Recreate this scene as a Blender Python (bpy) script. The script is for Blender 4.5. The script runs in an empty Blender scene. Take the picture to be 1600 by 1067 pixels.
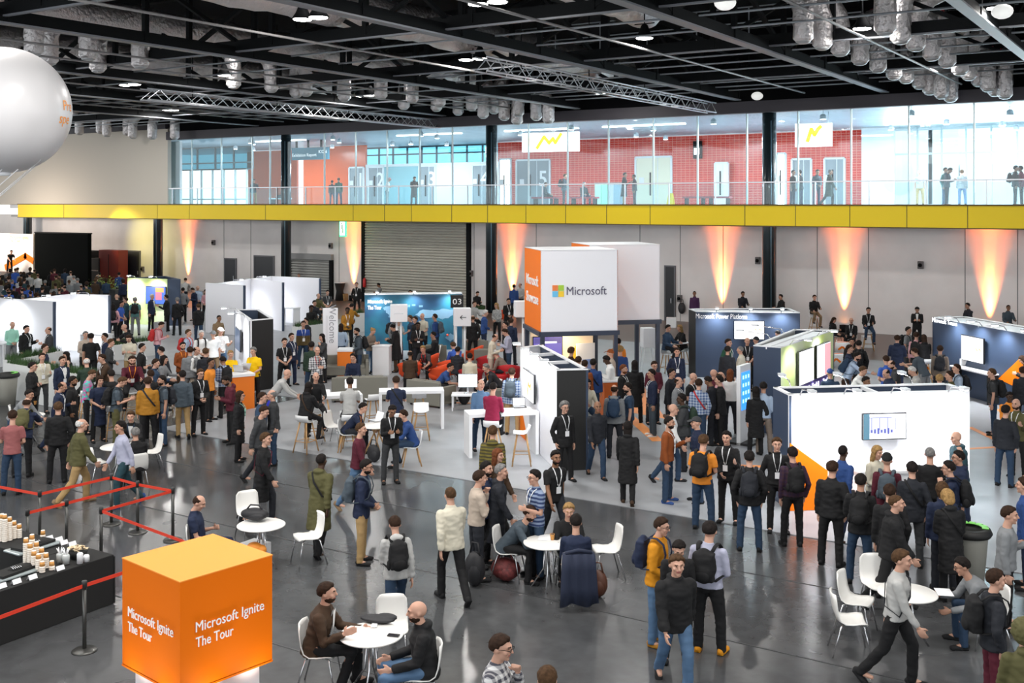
import bpy, bmesh, math, random
from mathutils import Vector, Matrix, Euler, noise
R = math.radians
C = bpy.context.scene.collection
SC = bpy.context.scene
# ---------------------------------------------------------------- camera, world, exposure
CAMH, FPX, CXP, HZ = 6.1, 1700.0, 800.0, 317.0
TH = R(32.67)
cam = bpy.data.cameras.new('camera'); camo = bpy.data.objects.new('camera', cam); C.objects.link(camo)
camo.location = (0, 0, CAMH); camo.rotation_euler = (R(90), 0, TH)
cam.sensor_width = 36; cam.lens = FPX/1600*36; cam.shift_y = -(533.5-HZ)/1600
cam.clip_start = .3; cam.clip_end = 400
SC.camera = camo
SC.view_settings.view_transform = 'Standard'; SC.view_settings.look = 'None'
SC.view_settings.gamma = 1; SC.view_settings.use_curve_mapping = False
SC.view_settings.exposure = 1.12
SC.cycles.use_denoising = True
SC.cycles.max_bounces = 5; SC.cycles.diffuse_bounces = 3; SC.cycles.glossy_bounces = 3
SC.cycles.transparent_max_bounces = 12; SC.cycles.transmission_bounces = 3
SC.cycles.sample_clamp_indirect = 4; SC.cycles.caustics_reflective = False; SC.cycles.caustics_refractive = False
SC.cycles.use_adaptive_sampling = True; SC.cycles.adaptive_threshold = 0.03
W = bpy.data.worlds.new('daylight'); SC.world = W; W.use_nodes = True
W.node_tree.nodes['Background'].inputs[0].default_value = (.93, .97, 1, 1)
W.node_tree.nodes['Background'].inputs[1].default_value = 1.0

def light(name, kind, loc, energy, color=(1, 1, 1), size=.3, to=None, spot=60, blend=.6, size_y=None, rot=None):
    l = bpy.data.lights.new(name, kind); l.energy = energy; l.color = color
    o = bpy.data.objects.new(name, l); C.objects.link(o); o.location = loc
    if kind == 'AREA':
        l.size = size
        if size_y: l.shape = 'RECTANGLE'; l.size_y = size_y
        else: l.shape = 'DISK'
    else: l.shadow_soft_size = size
    if kind == 'SPOT': l.spot_size = R(spot); l.spot_blend = blend
    if to is not None:
        o.rotation_euler = (Vector(to)-Vector(loc)).to_track_quat('-Z', 'Y').to_euler()
    if rot: o.rotation_euler = rot
    return o
# ---------------------------------------------------------------- where things stand
FW = Vector((-math.sin(TH), math.cos(TH), 0)); RT = Vector((math.cos(TH), math.sin(TH), 0))
def P(px, py, z=0.0):
    """the place in the hall, at height z, that the photo shows at px, py"""
    d = FPX*(CAMH-z)/(py-HZ)
    v = FW*d + RT*((px-CXP)/FPX*d); v.z = z
    return v
def onY(px, Y, z=0.0):
    t = (px-CXP)/FPX; d = Y/(math.cos(TH)+t*math.sin(TH))
    v = FW*d + RT*(t*d); v.z = z
    return v
def depth(v): return v.x*FW.x + v.y*FW.y
def zat(py, v): return CAMH - (py-HZ)*depth(v)/FPX
def toward_cam(v):
    """heading (about z) that makes a thing whose front is -Y look at the camera from v"""
    return math.atan2(-v.x, v.y)*1.0
# ---------------------------------------------------------------- materials
MATS = {}
def mat(name, col, rough=.6, metal=0, emit=0, bump=0, bscale=30, spec=.5, vary=0, vscale=3, coat=0):
    if name in MATS: return MATS[name]
    m = bpy.data.materials.new(name); m.use_nodes = True; nt = m.node_tree; b = nt.nodes['Principled BSDF']
    c = (*col, 1) if len(col) == 3 else col
    b.inputs['Base Color'].default_value = c if not name.startswith('screen') else (.02, .02, .02, 1)
    b.inputs['Roughness'].default_value = rough; b.inputs['Metallic'].default_value = metal
    b.inputs['Specular IOR Level'].default_value = spec
    if coat: b.inputs['Coat Weight'].default_value = coat
    if emit:
        b.inputs['Emission Color'].default_value = c; b.inputs['Emission Strength'].default_value = emit
    if bump or vary:
        tc = nt.nodes.new('ShaderNodeTexCoord')
    if bump:
        n = nt.nodes.new('ShaderNodeTexNoise'); n.inputs['Scale'].default_value = bscale
        bp = nt.nodes.new('ShaderNodeBump'); bp.inputs['Strength'].default_value = bump
        nt.links.new(tc.outputs['Object'], n.inputs['Vector'])
        nt.links.new(n.outputs['Fac'], bp.inputs['Height']); nt.links.new(bp.outputs['Normal'], b.inputs['Normal'])
    if vary:
        n = nt.nodes.new('ShaderNodeTexNoise'); n.inputs['Scale'].default_value = vscale; n.inputs['Detail'].default_value = 4
        mr = nt.nodes.new('ShaderNodeMapRange'); mr.inputs[1].default_value = .3; mr.inputs[2].default_value = .7
        mr.inputs[3].default_value = 1-vary; mr.inputs[4].default_value = 1+vary
        hs = nt.nodes.new('ShaderNodeHueSaturation'); hs.inputs['Color'].default_value = c
        nt.links.new(tc.outputs['Object'], n.inputs['Vector']); nt.links.new(n.outputs['Fac'], mr.inputs[0])
        nt.links.new(mr.outputs[0], hs.inputs['Value']); nt.links.new(hs.outputs[0], b.inputs['Base Color'])
    MATS[name] = m
    return m
def ntree(name):
    m = bpy.data.materials.new(name); m.use_nodes = True; MATS[name] = m
    return m, m.node_tree, m.node_tree.nodes['Principled BSDF']
def N(nt, t, **kw):
    n = nt.nodes.new('ShaderNode'+t)
    for k, v in kw.items():
        if k.startswith('_'): setattr(n, k[1:], v)
        else: n.inputs[int(k[1:]) if k[0] == 'i' and k[1:].isdigit() else k.replace('__', ' ')].default_value = v
    return n
def ramp(nt, src, stops):
    r = nt.nodes.new('ShaderNodeValToRGB'); e = r.color_ramp.elements
    while len(e) < len(stops): e.new(.5)
    for k, (p, c) in enumerate(stops): e[k].position = p; e[k].color = (*c, 1)
    nt.links.new(src, r.inputs[0]); return r
def glass_mat(name, tint=(.9, 1, 1), refl=.06):
    m = bpy.data.materials.new(name); m.use_nodes = True; nt = m.node_tree; nt.nodes.clear()
    o = N(nt, 'OutputMaterial'); mx = N(nt, 'MixShader', i0=refl); t = N(nt, 'BsdfTransparent'); g = N(nt, 'BsdfGlossy')
    t.inputs[0].default_value = (*tint, 1); g.inputs['Roughness'].default_value = .02
    nt.links.new(t.outputs[0], mx.inputs[1]); nt.links.new(g.outputs[0], mx.inputs[2]); nt.links.new(mx.outputs[0], o.inputs[0])
    MATS[name] = m; return m
# ---------------------------------------------------------------- mesh builder
class MB:
    def __init__(s): s.v = []; s.f = []; s.m = []; s.cur = 0; s.sm = []
    def mat(s, i): s.cur = i; return s
    def add(s, vs, fs, smooth=False):
        n = len(s.v); s.v += [tuple(p) for p in vs]
        for f in fs: s.f.append([n+i for i in f]); s.m.append(s.cur); s.sm.append(smooth)
        return s
    def box(s, c, d, rz=0, M=None, bev=0):
        x, y, z = d[0]/2, d[1]/2, d[2]/2
        vs = [Vector((a*x, b*y, e*z)) for a in (-1, 1) for b in (-1, 1) for e in (-1, 1)]
        T = Matrix.Translation(c) @ Matrix.Rotation(rz, 4, 'Z')
        if M is not None: T = Matrix.Translation(c) @ M.to_4x4()
        return s.add([T @ p for p in vs], [(0, 1, 3, 2), (4, 6, 7, 5), (0, 4, 5, 1), (2, 3, 7, 6), (0, 2, 6, 4), (1, 5, 7, 3)])
    def bar(s, a, b, w, h=None):
        """square-section bar from a to b"""
        a, b = Vector(a), Vector(b); h = h or w; d = b-a; L = d.length
        q = d.to_track_quat('X', 'Z').to_matrix()
        return s.box((a+b)/2, (L, w, h), M=q)
    def tube(s, pts, r, n=8, cap=True, smooth=True):
        pts = [Vector(p) for p in pts]; k = len(pts)
        rs = r if isinstance(r, (list, tuple)) else [r]*k
        t0 = (pts[1]-pts[0]).normalized(); up = Vector((0, 0, 1)) if abs(t0.z) < .9 else Vector((1, 0, 0))
        a = t0.cross(up).normalized(); vs = []
        for i, p in enumerate(pts):
            t = ((pts[min(i+1, k-1)]-pts[max(i-1, 0)])).normalized()
            a = (a - t*a.dot(t)).normalized(); b = t.cross(a); rr = rs[i]
            rx, ry = rr if isinstance(rr, tuple) else (rr, rr)
            for j in range(n):
                w = 2*math.pi*j/n; vs.append(p + a*(rx*math.cos(w)) + b*(ry*math.sin(w)))
        fs = [(i*n+j, i*n+(j+1) % n, (i+1)*n+(j+1) % n, (i+1)*n+j) for i in range(k-1) for j in range(n)]
        if cap: fs += [tuple(reversed(range(n))), tuple(range((k-1)*n, k*n))]
        return s.add(vs, fs, smooth)
    def lathe(s, c, prof, n=20, smooth=True, ax=None):
        c = Vector(c); vs = []; M = ax or Matrix.Identity(3)
        for r, z in prof:
            for j in range(n):
                w = 2*math.pi*j/n; vs.append(c + M @ Vector((r*math.cos(w), r*math.sin(w), z)))
        k = len(prof)
        fs = [(i*n+j, i*n+(j+1) % n, (i+1)*n+(j+1) % n, (i+1)*n+j) for i in range(k-1) for j in range(n)]
        fs += [tuple(reversed(range(n))), tuple(range((k-1)*n, k*n))]
        return s.add(vs, fs, smooth)
    def ell(s, c, r, n=12, M=None):
        c = Vector(c); vs = []; M = M or Matrix.Identity(3); k = n//2+1
        for i in range(1, k):
            ph = math.pi*i/k
            for j in range(n):
                w = 2*math.pi*j/n
                vs.append(c + M @ Vector((r[0]*math.sin(ph)*math.cos(w), r[1]*math.sin(ph)*math.sin(w), -r[2]*math.cos(ph))))
        m = k-1
        fs = [(i*n+j, i*n+(j+1) % n, (i+1)*n+(j+1) % n, (i+1)*n+j) for i in range(m-1) for j in range(n)]
        b = len(vs); vs += [c + M @ Vector((0, 0, -r[2])), c + M @ Vector((0, 0, r[2]))]
        fs += [(b, (j+1) % n, j) for j in range(n)] + [(b+1, (m-1)*n+j, (m-1)*n+(j+1) % n) for j in range(n)]
        return s.add(vs, fs, True)
    def prism(s, poly, z0, z1):
        n = len(poly); vs = [(x, y, z0) for x, y in poly]+[(x, y, z1) for x, y in poly]
        return s.add(vs, [tuple(reversed(range(n))), tuple(range(n, 2*n))]+[(i, (i+1) % n, n+(i+1) % n, n+i) for i in range(n)])
    def quad(s, a, b, c, d): return s.add([a, b, c, d], [(0, 1, 2, 3)])
    def mesh(s, name, mats):
        me = bpy.data.meshes.new(name); me.from_pydata(s.v, [], s.f)
        for m in (mats if isinstance(mats, (list, tuple)) else [mats]): me.materials.append(m)
        me.polygons.foreach_set('material_index', s.m); me.polygons.foreach_set('use_smooth', s.sm)
        bm = bmesh.new(); bm.from_mesh(me); bmesh.ops.recalc_face_normals(bm, faces=bm.faces); bm.to_mesh(me); bm.free()
        return me
    def build(s, name, mats, parent=None, bevel=0, loc=None):
        me = s.mesh(name, mats)
        o = bpy.data.objects.new(name, me); C.objects.link(o)
        if parent: o.parent = parent
        if loc is not None: o.location = loc
        if bevel:
            b = o.modifiers.new('edge', 'BEVEL'); b.width = bevel; b.segments = 2; b.limit_method = 'ANGLE'
        return o
def tag(o, label, cat, group=None):
    o['label'] = label; o['category'] = cat
    if group: o['group'] = group
    return o
def thing(name, label, cat, loc=(0, 0, 0), rz=0, group=None):
    o = bpy.data.objects.new(name, None); C.objects.link(o); o.location = loc; o.rotation_euler = (0, 0, rz)
    o.empty_display_size = .1
    return tag(o, label, cat, group)
def struct(name, mb, m, kind='structure', parent=None):
    o = mb.build(name, m, parent)
    if not parent: o['kind'] = kind
    return o
def dup(root, loc, rz, label=None, group=None):
    r = root.copy(); C.objects.link(r); r.location = loc; r.rotation_euler = (0, 0, rz)
    if label: r['label'] = label
    if group: r['group'] = group
    for ch in list(root.children):
        c = ch.copy(); C.objects.link(c); c.parent = r
        for g in ch.children:
            d = g.copy(); C.objects.link(d); d.parent = c
    return r
DG = None
def text_mesh(txt, size, m, name='lettering', ext=.004, align='CENTER', bold=0, space=1.0):
    cu = bpy.data.curves.new(name, 'FONT'); cu.body = txt; cu.size = size; cu.extrude = ext; cu.align_x = align; cu.align_y = 'CENTER'
    cu.offset = bold; cu.space_line = .95; cu.space_character = space; cu.resolution_u = 3
    o = bpy.data.objects.new(name, cu); C.objects.link(o)
    dg = bpy.context.evaluated_depsgraph_get(); me = bpy.data.meshes.new_from_object(o.evaluated_get(dg))
    bpy.data.objects.remove(o); me.materials.clear(); me.materials.append(m); me.name = name
    return me
def put_text(txt, size, m, origin, right, up, parent=None, name='lettering', fit=None, **kw):
    """lettering lying in the plane spanned by right and up, centred on origin (parent frame)"""
    me = text_mesh(txt, size, m, name, **kw)
    if fit:
        xs = [v.co.x for v in me.vertices]; ys = [v.co.y for v in me.vertices]; fx = fit[0]/(max(xs)-min(xs)); fy = fit[1]/(max(ys)-min(ys)); x0 = min(xs) if kw.get('align') == 'LEFT' else (max(xs)+min(xs))/2; y0 = (max(ys)+min(ys))/2
        for v in me.vertices: v.co.x = (v.co.x-x0)*fx; v.co.y = (v.co.y-y0)*fy
    o = bpy.data.objects.new(name, me); C.objects.link(o)
    r = Vector(right).normalized(); u = Vector(up).normalized(); n = r.cross(u)
    M = Matrix((r, u, n)).transposed().to_4x4(); M.translation = Vector(origin); o.matrix_local = M
    if parent: o.parent = parent
    return o
def box_frame(p0, p1):
    """unit vector p0->p1 on the plan, its left normal, and length"""
    d = Vector((p1.x-p0.x, p1.y-p0.y, 0)); L = d.length; d.normalize()
    return d, Vector((-d.y, d.x, 0)), L
# ---------------------------------------------------------------- lights of the hall
YW, YD, ZD = 51.8, 49.8, 5.98          # back wall, deck edge, deck level
lamp_px = [(485, 28, 2), (739, 92, 2), (571, 149, 2), (203, 132, 2), (266, 172, 2), (300, 201, 2), (350, 117, 1), (436, 189, 2), (615, 192, 2), (559, 202, 1),
           (762, 4, 2), (1007, 59, 1), (940, 146, 1), (1068, 169, 1), (890, 184, 1), (1170, 118, 1), (1347, 44, 1), (1458, 100, 1), (1523, 138, 1), (1271, 145, 1),
           (130, 186, 2), (60, 92, 2), (1558, 12, 1)]
LAMPZ = 11.4
m_black = mat('black_steel', (.004, .005, .006), .75, spec=.2)
m_chord = mat('painted_flange', (.20, .21, .235), .45)
m_lamp = mat('lamp_glow', (1, .97, .92), emit=14)
m_alu = mat('aluminium', (.62, .64, .67), .35, .8)
def ceiling_lamp(p, n, label, grp):
    t = thing('ceiling_lamp', label, 'ceiling lamp', p, 0, grp)
    for k in range(n):
        dx = (k-(n-1)/2)*.62
        b = MB(); b.lathe((dx, 0, 0), [(.04, .45), (.1, .4), (.2, .16), (.3, .02), (.3, -.02), (.27, 0)], 16); b.build('shade', m_black, t)
        b = MB(); b.lathe((dx, 0, 0), [(.26, .03), (.26, -.03), (.12, -.06)], 16); b.build('diffuser', m_lamp, t)
    b = MB(); b.tube([(0, 0, .3), (0, 0, 1.6)], .02, 6); b.bar((-.35, 0, .45), (.35, 0, .45), .03); b.build('hanger', m_black, t)
    return t
for k, (x, y, n) in enumerate(lamp_px):
    p = P(x, y, LAMPZ)
    ceiling_lamp(p, n, 'twin round high-bay lamps hanging side by side from the black roof steel' if n == 2 else 'single round high-bay lamp hanging from the black roof steel', 'twin high-bay lamps' if n == 2 else 'single high-bay lamps')
    light('lamp_light', 'AREA', (p.x, p.y, LAMPZ-.12), 75*n, (1, .97, .93), .6, to=(p.x, p.y, 0))
    if k % 2 == 0: light('lamp_spill', 'POINT', (p.x+.5, p.y, LAMPZ+.75), 24, (1, .96, .95), .3)  # added point lights above every other lamp to brighten the ducts
# unseen lamps above and beside the camera, widened to soften their floor reflections
for X, Y in [(-26, 7), (-18, 6), (-10, 8), (-2, 7), (-22, 13), (-8, 15), (0, 16), (-30, 14), (6, 12), (-14, 11)]:
    light('lamp_light', 'AREA', (X, Y, LAMPZ), 230, (1, .97, .93), 2.4, to=(X, Y, 0))
# ---------------------------------------------------------------- floor
m, nt, b = ntree('polished_concrete')
tc = N(nt, 'TexCoord'); n1 = N(nt, 'TexNoise', Scale=.35, Detail=2.5, Roughness=.5); n2 = N(nt, 'TexNoise', Scale=4.0, Detail=8.0)
sep = N(nt, 'SeparateXYZ'); wv = N(nt, 'TexWave', Scale=.16, Distortion=.4, Detail=2.0)
for n in (n1, n2, wv): nt.links.new(tc.outputs['Object'], n.inputs['Vector'])
r1 = ramp(nt, n1.outputs[0], [(.3, (.056, .058, .061)), (.7, (.082, .085, .089))])
mx = N(nt, 'MixRGB', _blend_type='MULTIPLY', i0=.5); r2 = ramp(nt, n2.outputs[0], [(.35, (.7, .7, .7)), (.65, (1.15, 1.15, 1.15))])
nt.links.new(r1.outputs[0], mx.inputs[1]); nt.links.new(r2.outputs[0], mx.inputs[2]); nt.links.new(mx.outputs[0], b.inputs['Base Color'])
r3 = ramp(nt, n1.outputs[0], [(.35, (.19, .19, .19)), (.65, (.30, .30, .30))]); nt.links.new(r3.outputs[0], b.inputs['Roughness'])
b.inputs['Specular IOR Level'].default_value = .5
m_floor = m
m, nt, b = ntree('grey_event_carpet')
tc = N(nt, 'TexCoord'); n1 = N(nt, 'TexNoise', Scale=1.2, Detail=5.0); nt.links.new(tc.outputs['Object'], n1.inputs['Vector'])
r1 = ramp(nt, n1.outputs[0], [(.3, (.27, .28, .295)), (.7, (.315, .325, .345))]); nt.links.new(r1.outputs[0], b.inputs['Base Color']); b.inputs['Roughness'].default_value = .42
m_carpet = m
MB().box((-25, 25, -.1), (150, 60, .2)).build('floor', m_floor)['kind'] = 'structure'
YC = 19.6
struct('floor_rear', MB().box((-25, 47.4, .005), (150, 8.8, .01)), mat('rear_floor_brown', (.115, .085, .07), .35))
cb = MB(); xl = P(262, 667).x
cb.box((50, (YC+43)/2, .006), (2*(50-xl), 43-YC, .012)); cb.box(((xl-75)/2, 34.0, .006), (75+xl, 18, .012))
o = cb.build('floor_carpet', m_carpet); o['kind'] = 'structure'
# cable channel lines cut in the concrete
g = MB()
for Y in (7.2, 10.9, 14.4, 17.2): g.box((-22, Y, .002), (70, .03, .004))
for X in (-24,): g.box((X, 12, .002), (.02, 15.2, .004))
o = g.build('trim_1', mat('floor_joint', (.045, .047, .05), .5)); o['kind'] = 'structure'
m_tape = mat('orange_tape', (.9, .33, .09), .5)
def strip(a, b, w=.12):
    mb = MB(); a = P(*a); b = P(*b); d, n, L = box_frame(a, b); n = n*w/2
    mb.add([(a-n)+Vector((0, 0, .017)), (b-n)+Vector((0, 0, .017)), (b+n)+Vector((0, 0, .017)), (a+n)+Vector((0, 0, .017)), a-n, b-n, b+n, a+n],
           [(0, 1, 2, 3), (0, 4, 5, 1), (1, 5, 6, 2), (2, 6, 7, 3), (3, 7, 4, 0)])
    o = mb.build('floor_stripe', m_tape); return o
for k, (a, b, w, l) in enumerate([((520, 622), (815, 634), .12, 'orange stripe on the carpet passing under the white high tables'),
        ((984, 652), (1028, 690), .3, 'orange stripe on the carpet beside the black-ended booth'), ((1120, 727), (1225, 731), .2, 'orange stripe on the carpet in front of the screen totem'),
        ((1515, 668), (1556, 688), .16, 'slanting orange stripe on the carpet beyond the white booth'), ((1514, 702), (1560, 699), .14, 'level orange stripe on the carpet beyond the white booth'),
        ((1560, 640), (1600, 668), .16, 'orange stripe on the carpet under the man with the olive jacket')]):
    tag(strip(a, b, w), l, 'floor stripe')
bm_ = MB(); a, b_, c = P(975, 643), P(1040, 655), P(1005, 603)
bm_.prism([(a.x, a.y), (b_.x, b_.y), (c.x, c.y)], .012, .016)
tag(bm_.build('floor_sticker', m_tape), 'large orange triangle laid into the carpet among the crowd', 'floor sticker')
# ---------------------------------------------------------------- back wall below the deck
m_wall = mat('grey_plaster_wall', (.80, .765, .75), .75, vary=.06, vscale=.6)
m_dark = mat('dark_door_paint', (.02, .022, .026), .45)
def rect_on_wall(x0, x1, y0, y1, Y=YW):
    """X range and z range on the plane Y=const for a pixel rectangle"""
    a = onY(x0, Y); b = onY(x1, Y); c = (a+b)/2
    return a.x, b.x, zat(y1, c), zat(y0, c)
w = MB(); xs0, xs1 = -95, 30
w.box(((xs0+xs1)/2, YW+.15, 2.6), (xs1-xs0, .3, 5.2)); struct('wall_back', w, m_wall)
xa = onY(262, YD).x
struct('wall_upper', MB().box(((xs0+xa)/2, YD+.15, 8.6), (xa-xs0, .3, 5.3)), mat('cream_plaster_wall', (.68, .63, .55), .75))
j = MB()
for px in (350, 392, 530, 741, 838, 1000, 1063, 1130, 1277, 1357, 1508, 1590):
    j.box((onY(px, YW).x, YW-.004, 2.6), (.035, .012, 5.2))
o = j.build('trim_2', mat('panel_joint', (.2, .2, .2), .7)); o['kind'] = 'structure'
def wall_door(n, px, ph=True):
    x0, x1, z0, z1 = rect_on_wall(*px)
    b = MB(); b.box(((x0+x1)/2, YW-.03, (z1+0)/2), (x1-x0, .08, z1)); o = b.build('door_%d' % n, m_dark); o['kind'] = 'structure'
    b = MB(); cx, dx = (x0+x1)/2, x1-x0
    b.box((x0-.04, YW-.03, z1/2), (.08, .12, z1)); b.box((x1+.04, YW-.03, z1/2), (.08, .12, z1)); b.box((cx, YW-.03, z1+.04), (dx+.16, .12, .08))
    b.build('door_frame', mat('door_frame_grey', (.12, .12, .13), .5), o)
    MB().box((x1-.15, YW-.1, 1.05), (.04, .06, .25)).build('door_handle', m_alu, o)
wall_door(1, (201, 219, 393, 440)); wall_door(2, (353, 369, 405, 440)); wall_door(3, (399, 428, 401, 440)); wall_door(4, (1041, 1054, 417, 500))
# roller shutters
def shutter(name, label, px, m):
    x0, x1, z0, z1 = rect_on_wall(*px); t = thing(name, label, 'roller shutter', ((x0+x1)/2, YW, 0)); w = x1-x0
    b = MB(); n = int(z1/.16)
    for k in range(n): b.lathe((-w/2, -.06, (k+.5)*z1/n), [(.075, 0), (.075, w)], 8, False, ax=Matrix(((0, 0, 1), (0, 1, 0), (-1, 0, 0))))
    b.build('shutter_curtain', m, t)
    b = MB(); [b.box((s*(w/2+.12), -.08, z1/2), (.24, .2, z1)) for s in (-1, 1)]; b.build('guide_rail', m_black, t)
    MB().box((0, -.12, z1+.18), (w+.48, .3, .36)).build('shutter_box', mat('shutter_box_grey', (.3, .3, .3), .6), t)
    return t
shutter('roller_shutter', 'wide ribbed grey roller shutter beside the round black column', (572, 731, 344, 480), mat('shutter_grey', (.52, .50, .43), .45))
shutter('roller_shutter', 'small pale roller shutter low in the wall right of a black column', (457, 517, 405, 470), mat('shutter_pale', (.42, .42, .40), .5, .1))
# columns
def column(px, label, lab, Y=YD+.55, r=.32):
    p = onY(px, Y); t = thing('round_column', label, 'column', (p.x, Y, 0))
    MB().lathe((0, 0, 0), [(r, 0), (r, 10.5)], 28).build('shaft', mat('column_black', (.012, .022, .028), .28, coat=.4), t)
    MB().lathe((0, 0, 0), [(r+.1, 0), (r+.1, .12), (r+.02, .14)], 28).build('base_ring', m_black, t)
    MB().tube([(r*.6, -r*.95, 0), (r*.6, -r*.95, 10)], .035, 8).build('downpipe', mat('pipe_blue_grey', (.12, .2, .25), .3, .5), t)
column(43, 'round black column behind the stage screen', 1); column(247, 'round black column by the narrow orange-lit wall', 1)
column(447, 'round black column standing by the pale low shutter', 1)
column(768, 'round black column between the wide shutter and the orange-lit wall', 1); column(1202, 'round black column behind the navy booth', 1, r=.33)
# wall fittings
def wall_box(px, py, label, w=.25, h=.35, m=None):
    p = onY(px, YW); z = zat(py, p); t = thing('wall_unit', label, 'wall unit', (p.x, YW, z))
    MB().box((0, -.08, 0), (w, .16, h)).build('casing', m or mat('unit_grey', (.12, .11, .11), .5), t, .02)
    MB().lathe((0, -.16, 0), [(.07, 0), (.09, .05)], 12, ax=Matrix(((1, 0, 0), (0, 0, -1), (0, 1, 0)))).build('lens', m_black, t)
for px, py, l in [(335, 379, 'small grey wall unit left of the twin dark doors'), (518, 384, 'small wall unit above the low shutter edge'), (1185, 407, 'small wall unit beside the column behind the navy booth'),
                  (1439, 414, 'small wall unit high between two orange uplights'), (224, 420, 'small dark wall unit beside the narrow dark door'), (1063, 466, 'twin sockets on the wall near the dark doorway'), (737, 427, 'small dark wall unit beside the wide shutter')]:
    wall_box(px, py, l)
# hanging exit sign
p = onY(536, YD+1); z = zat(357, p); t = thing('exit_sign', 'green and white lit escape sign hanging below the yellow band', 'exit sign', (p.x, p.y, z))
MB().box((0, 0, 0), (.5, .12, 1.0)).build('sign_box', mat('exit_green', (.05, .75, .2), emit=1.5), t)
b = MB(); b.box((0, -.07, 0), (.36, .02, .8)); b.build('lit_panel', mat('exit_white', (1, 1, .9), emit=2.5), t)
b = MB(); b.box((.0, -.085, .1), (.1, .01, .3), .3); b.box((.05, -.085, -.15), (.07, .01, .3), 0); b.box((-.06, -.085, .3), (.09, .01, .09)); b.build('running_figure', mat('exit_green'.replace('green', 'figure'), (.02, .5, .15)), t)
MB().tube([(0, 0, .5), (0, 0, .75)], .02).build('rod', m_black, t)
# orange uplights
for k, (px, l) in enumerate([(290, 'orange uplight at the wall beside the first black column'), (549, 'orange uplight at the wall left of the wide shutter'), (797, 'orange uplight at the wall behind the orange showcase cube'),
                 (1126, 'orange uplight at the wall behind the navy booth'), (1317, 'orange uplight at the wall behind the seated pair'), (1545, 'orange uplight at the wall behind the far blue booth')]):
    p = onY(px, YW-.24)
    t = thing('uplight', l, 'uplight', (p.x, p.y, 0))
    MB().lathe((0, 0, .05), [(.12, 0), (.16, .05), (.16, .3), (.13, .3), (.12, .22)], 16).build('lamp_can', m_black, t)
    MB().lathe((0, 0, .27), [(.12, 0), (.12, .01)], 16).build('lens', mat('uplight_lens', (1, .35, .08), emit=8), t)
    MB().box((0, 0, .03), (.3, .2, .04)).build('foot_plate', m_black, t)
    light('uplight_beam', 'SPOT', (p.x, p.y, .35), 3600, (1, .21, .05), .05, to=(p.x, YW, 5.2), spot=30, blend=1)
    light('uplight_core', 'SPOT', (p.x, p.y, .35), 330, (1, .42, .11), .04, to=(p.x, YW, 2.0), spot=13, blend=.7)
    light('uplight_core', 'SPOT', (p.x, p.y, .35), 1700, (1, .42, .11), .04, to=(p.x, YW, 4.4), spot=11, blend=.8)
# ---------------------------------------------------------------- deck: yellow band, slab, rail, glass front
x0 = onY(28, YD).x; x1 = 28
m_yel = mat('yellow_band_paint', (1, .72, .0), .5)
t = MB().box(((x0+x1)/2, YD+.05, (5.02+ZD)/2), (x1-x0, .12, ZD-5.02)).build('trim_3', m_yel); t['kind'] = 'structure'
j = MB()
for px in (100, 246, 296, 415, 552, 601, 643, 706, 762, 822, 884, 948, 1016, 1164, 1243, 1328, 1417, 1512):
    j.box((onY(px, YD).x, YD-.014, (5.02+ZD)/2), (.03, .01, ZD-5.02))
j.box(((x0+x1)/2, YD-.02, ZD+.02), (x1-x0, .1, .06)); j.box(((x0+x1)/2, YD, 5.0), (x1-x0, .1, .05))
o = j.build('trim_4', mat('band_joint', (.12, .08, .02), .6)); o['kind'] = 'structure'
struct('floor_deck', MB().box((-20, YD+9, ZD-.15), (116, 18, .28)), mat('deck_floor', (.55, .56, .58), .3))
struct('wall_soffit', MB().box((-20, YD+1.1, 5.1), (116, 2.0, .12)), mat('soffit_grey', (.35, .35, .35), .7))
ZB = 10.38                                                       # top of the glass front
struct('trim_5', MB().box(((xa+x1)/2, YD+.1, ZB+.28), (x1-xa, .5, .55)).box(((xs0+xa)/2, YD+.0, 11.35), (xa-xs0, .4, .4)), mat('bulkhead', (.05, .045, .055), .6))
# glass panes and their joints
gl = glass_mat('front_glass', (.88, .97, 1.0), .05)
pj = [262, 300, 346, 394, 422, 507, 556, 605, 656, 707, 767, 826, 887, 951, 1021, 1090, 1167, 1247, 1330, 1420, 1522, 1636]
for k in range(len(pj)-1):
    a, b_ = onY(pj[k], YD+.35).x, onY(pj[k+1], YD+.35).x
    o = MB().box(((a+b_)/2, YD+.35, (ZD+ZB)/2), (b_-a-.03, .03, ZB-ZD)).build('window_%d' % (k+1), gl); o['kind'] = 'structure'
    MB().box((b_, YD+.36, (ZD+ZB)/2), (.07, .1, ZB-ZD)).build('window_frame', mat('mullion', (.5, .6, .62), .3, .6), o)
# rail
t = thing('guard_rail', 'long steel and glass guard rail along the edge of the upper deck', 'railing', (0, YD+.08, ZD))
b = MB(); b.bar((xa, 0, 1.1), (x1, 0, 1.1), .06); b.build('handrail', m_alu, t)
X = xa+.4
while X < 22:
    MB().box((X, 0, .55), (.05, .08, 1.1)).build('post', m_alu, t); X += 2.45
MB().box(((xa+x1)/2, .04, .55), (x1-xa, .012, .95)).build('glass_infill', glass_mat('rail_glass', (.9, .98, 1), .04), t)
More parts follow.
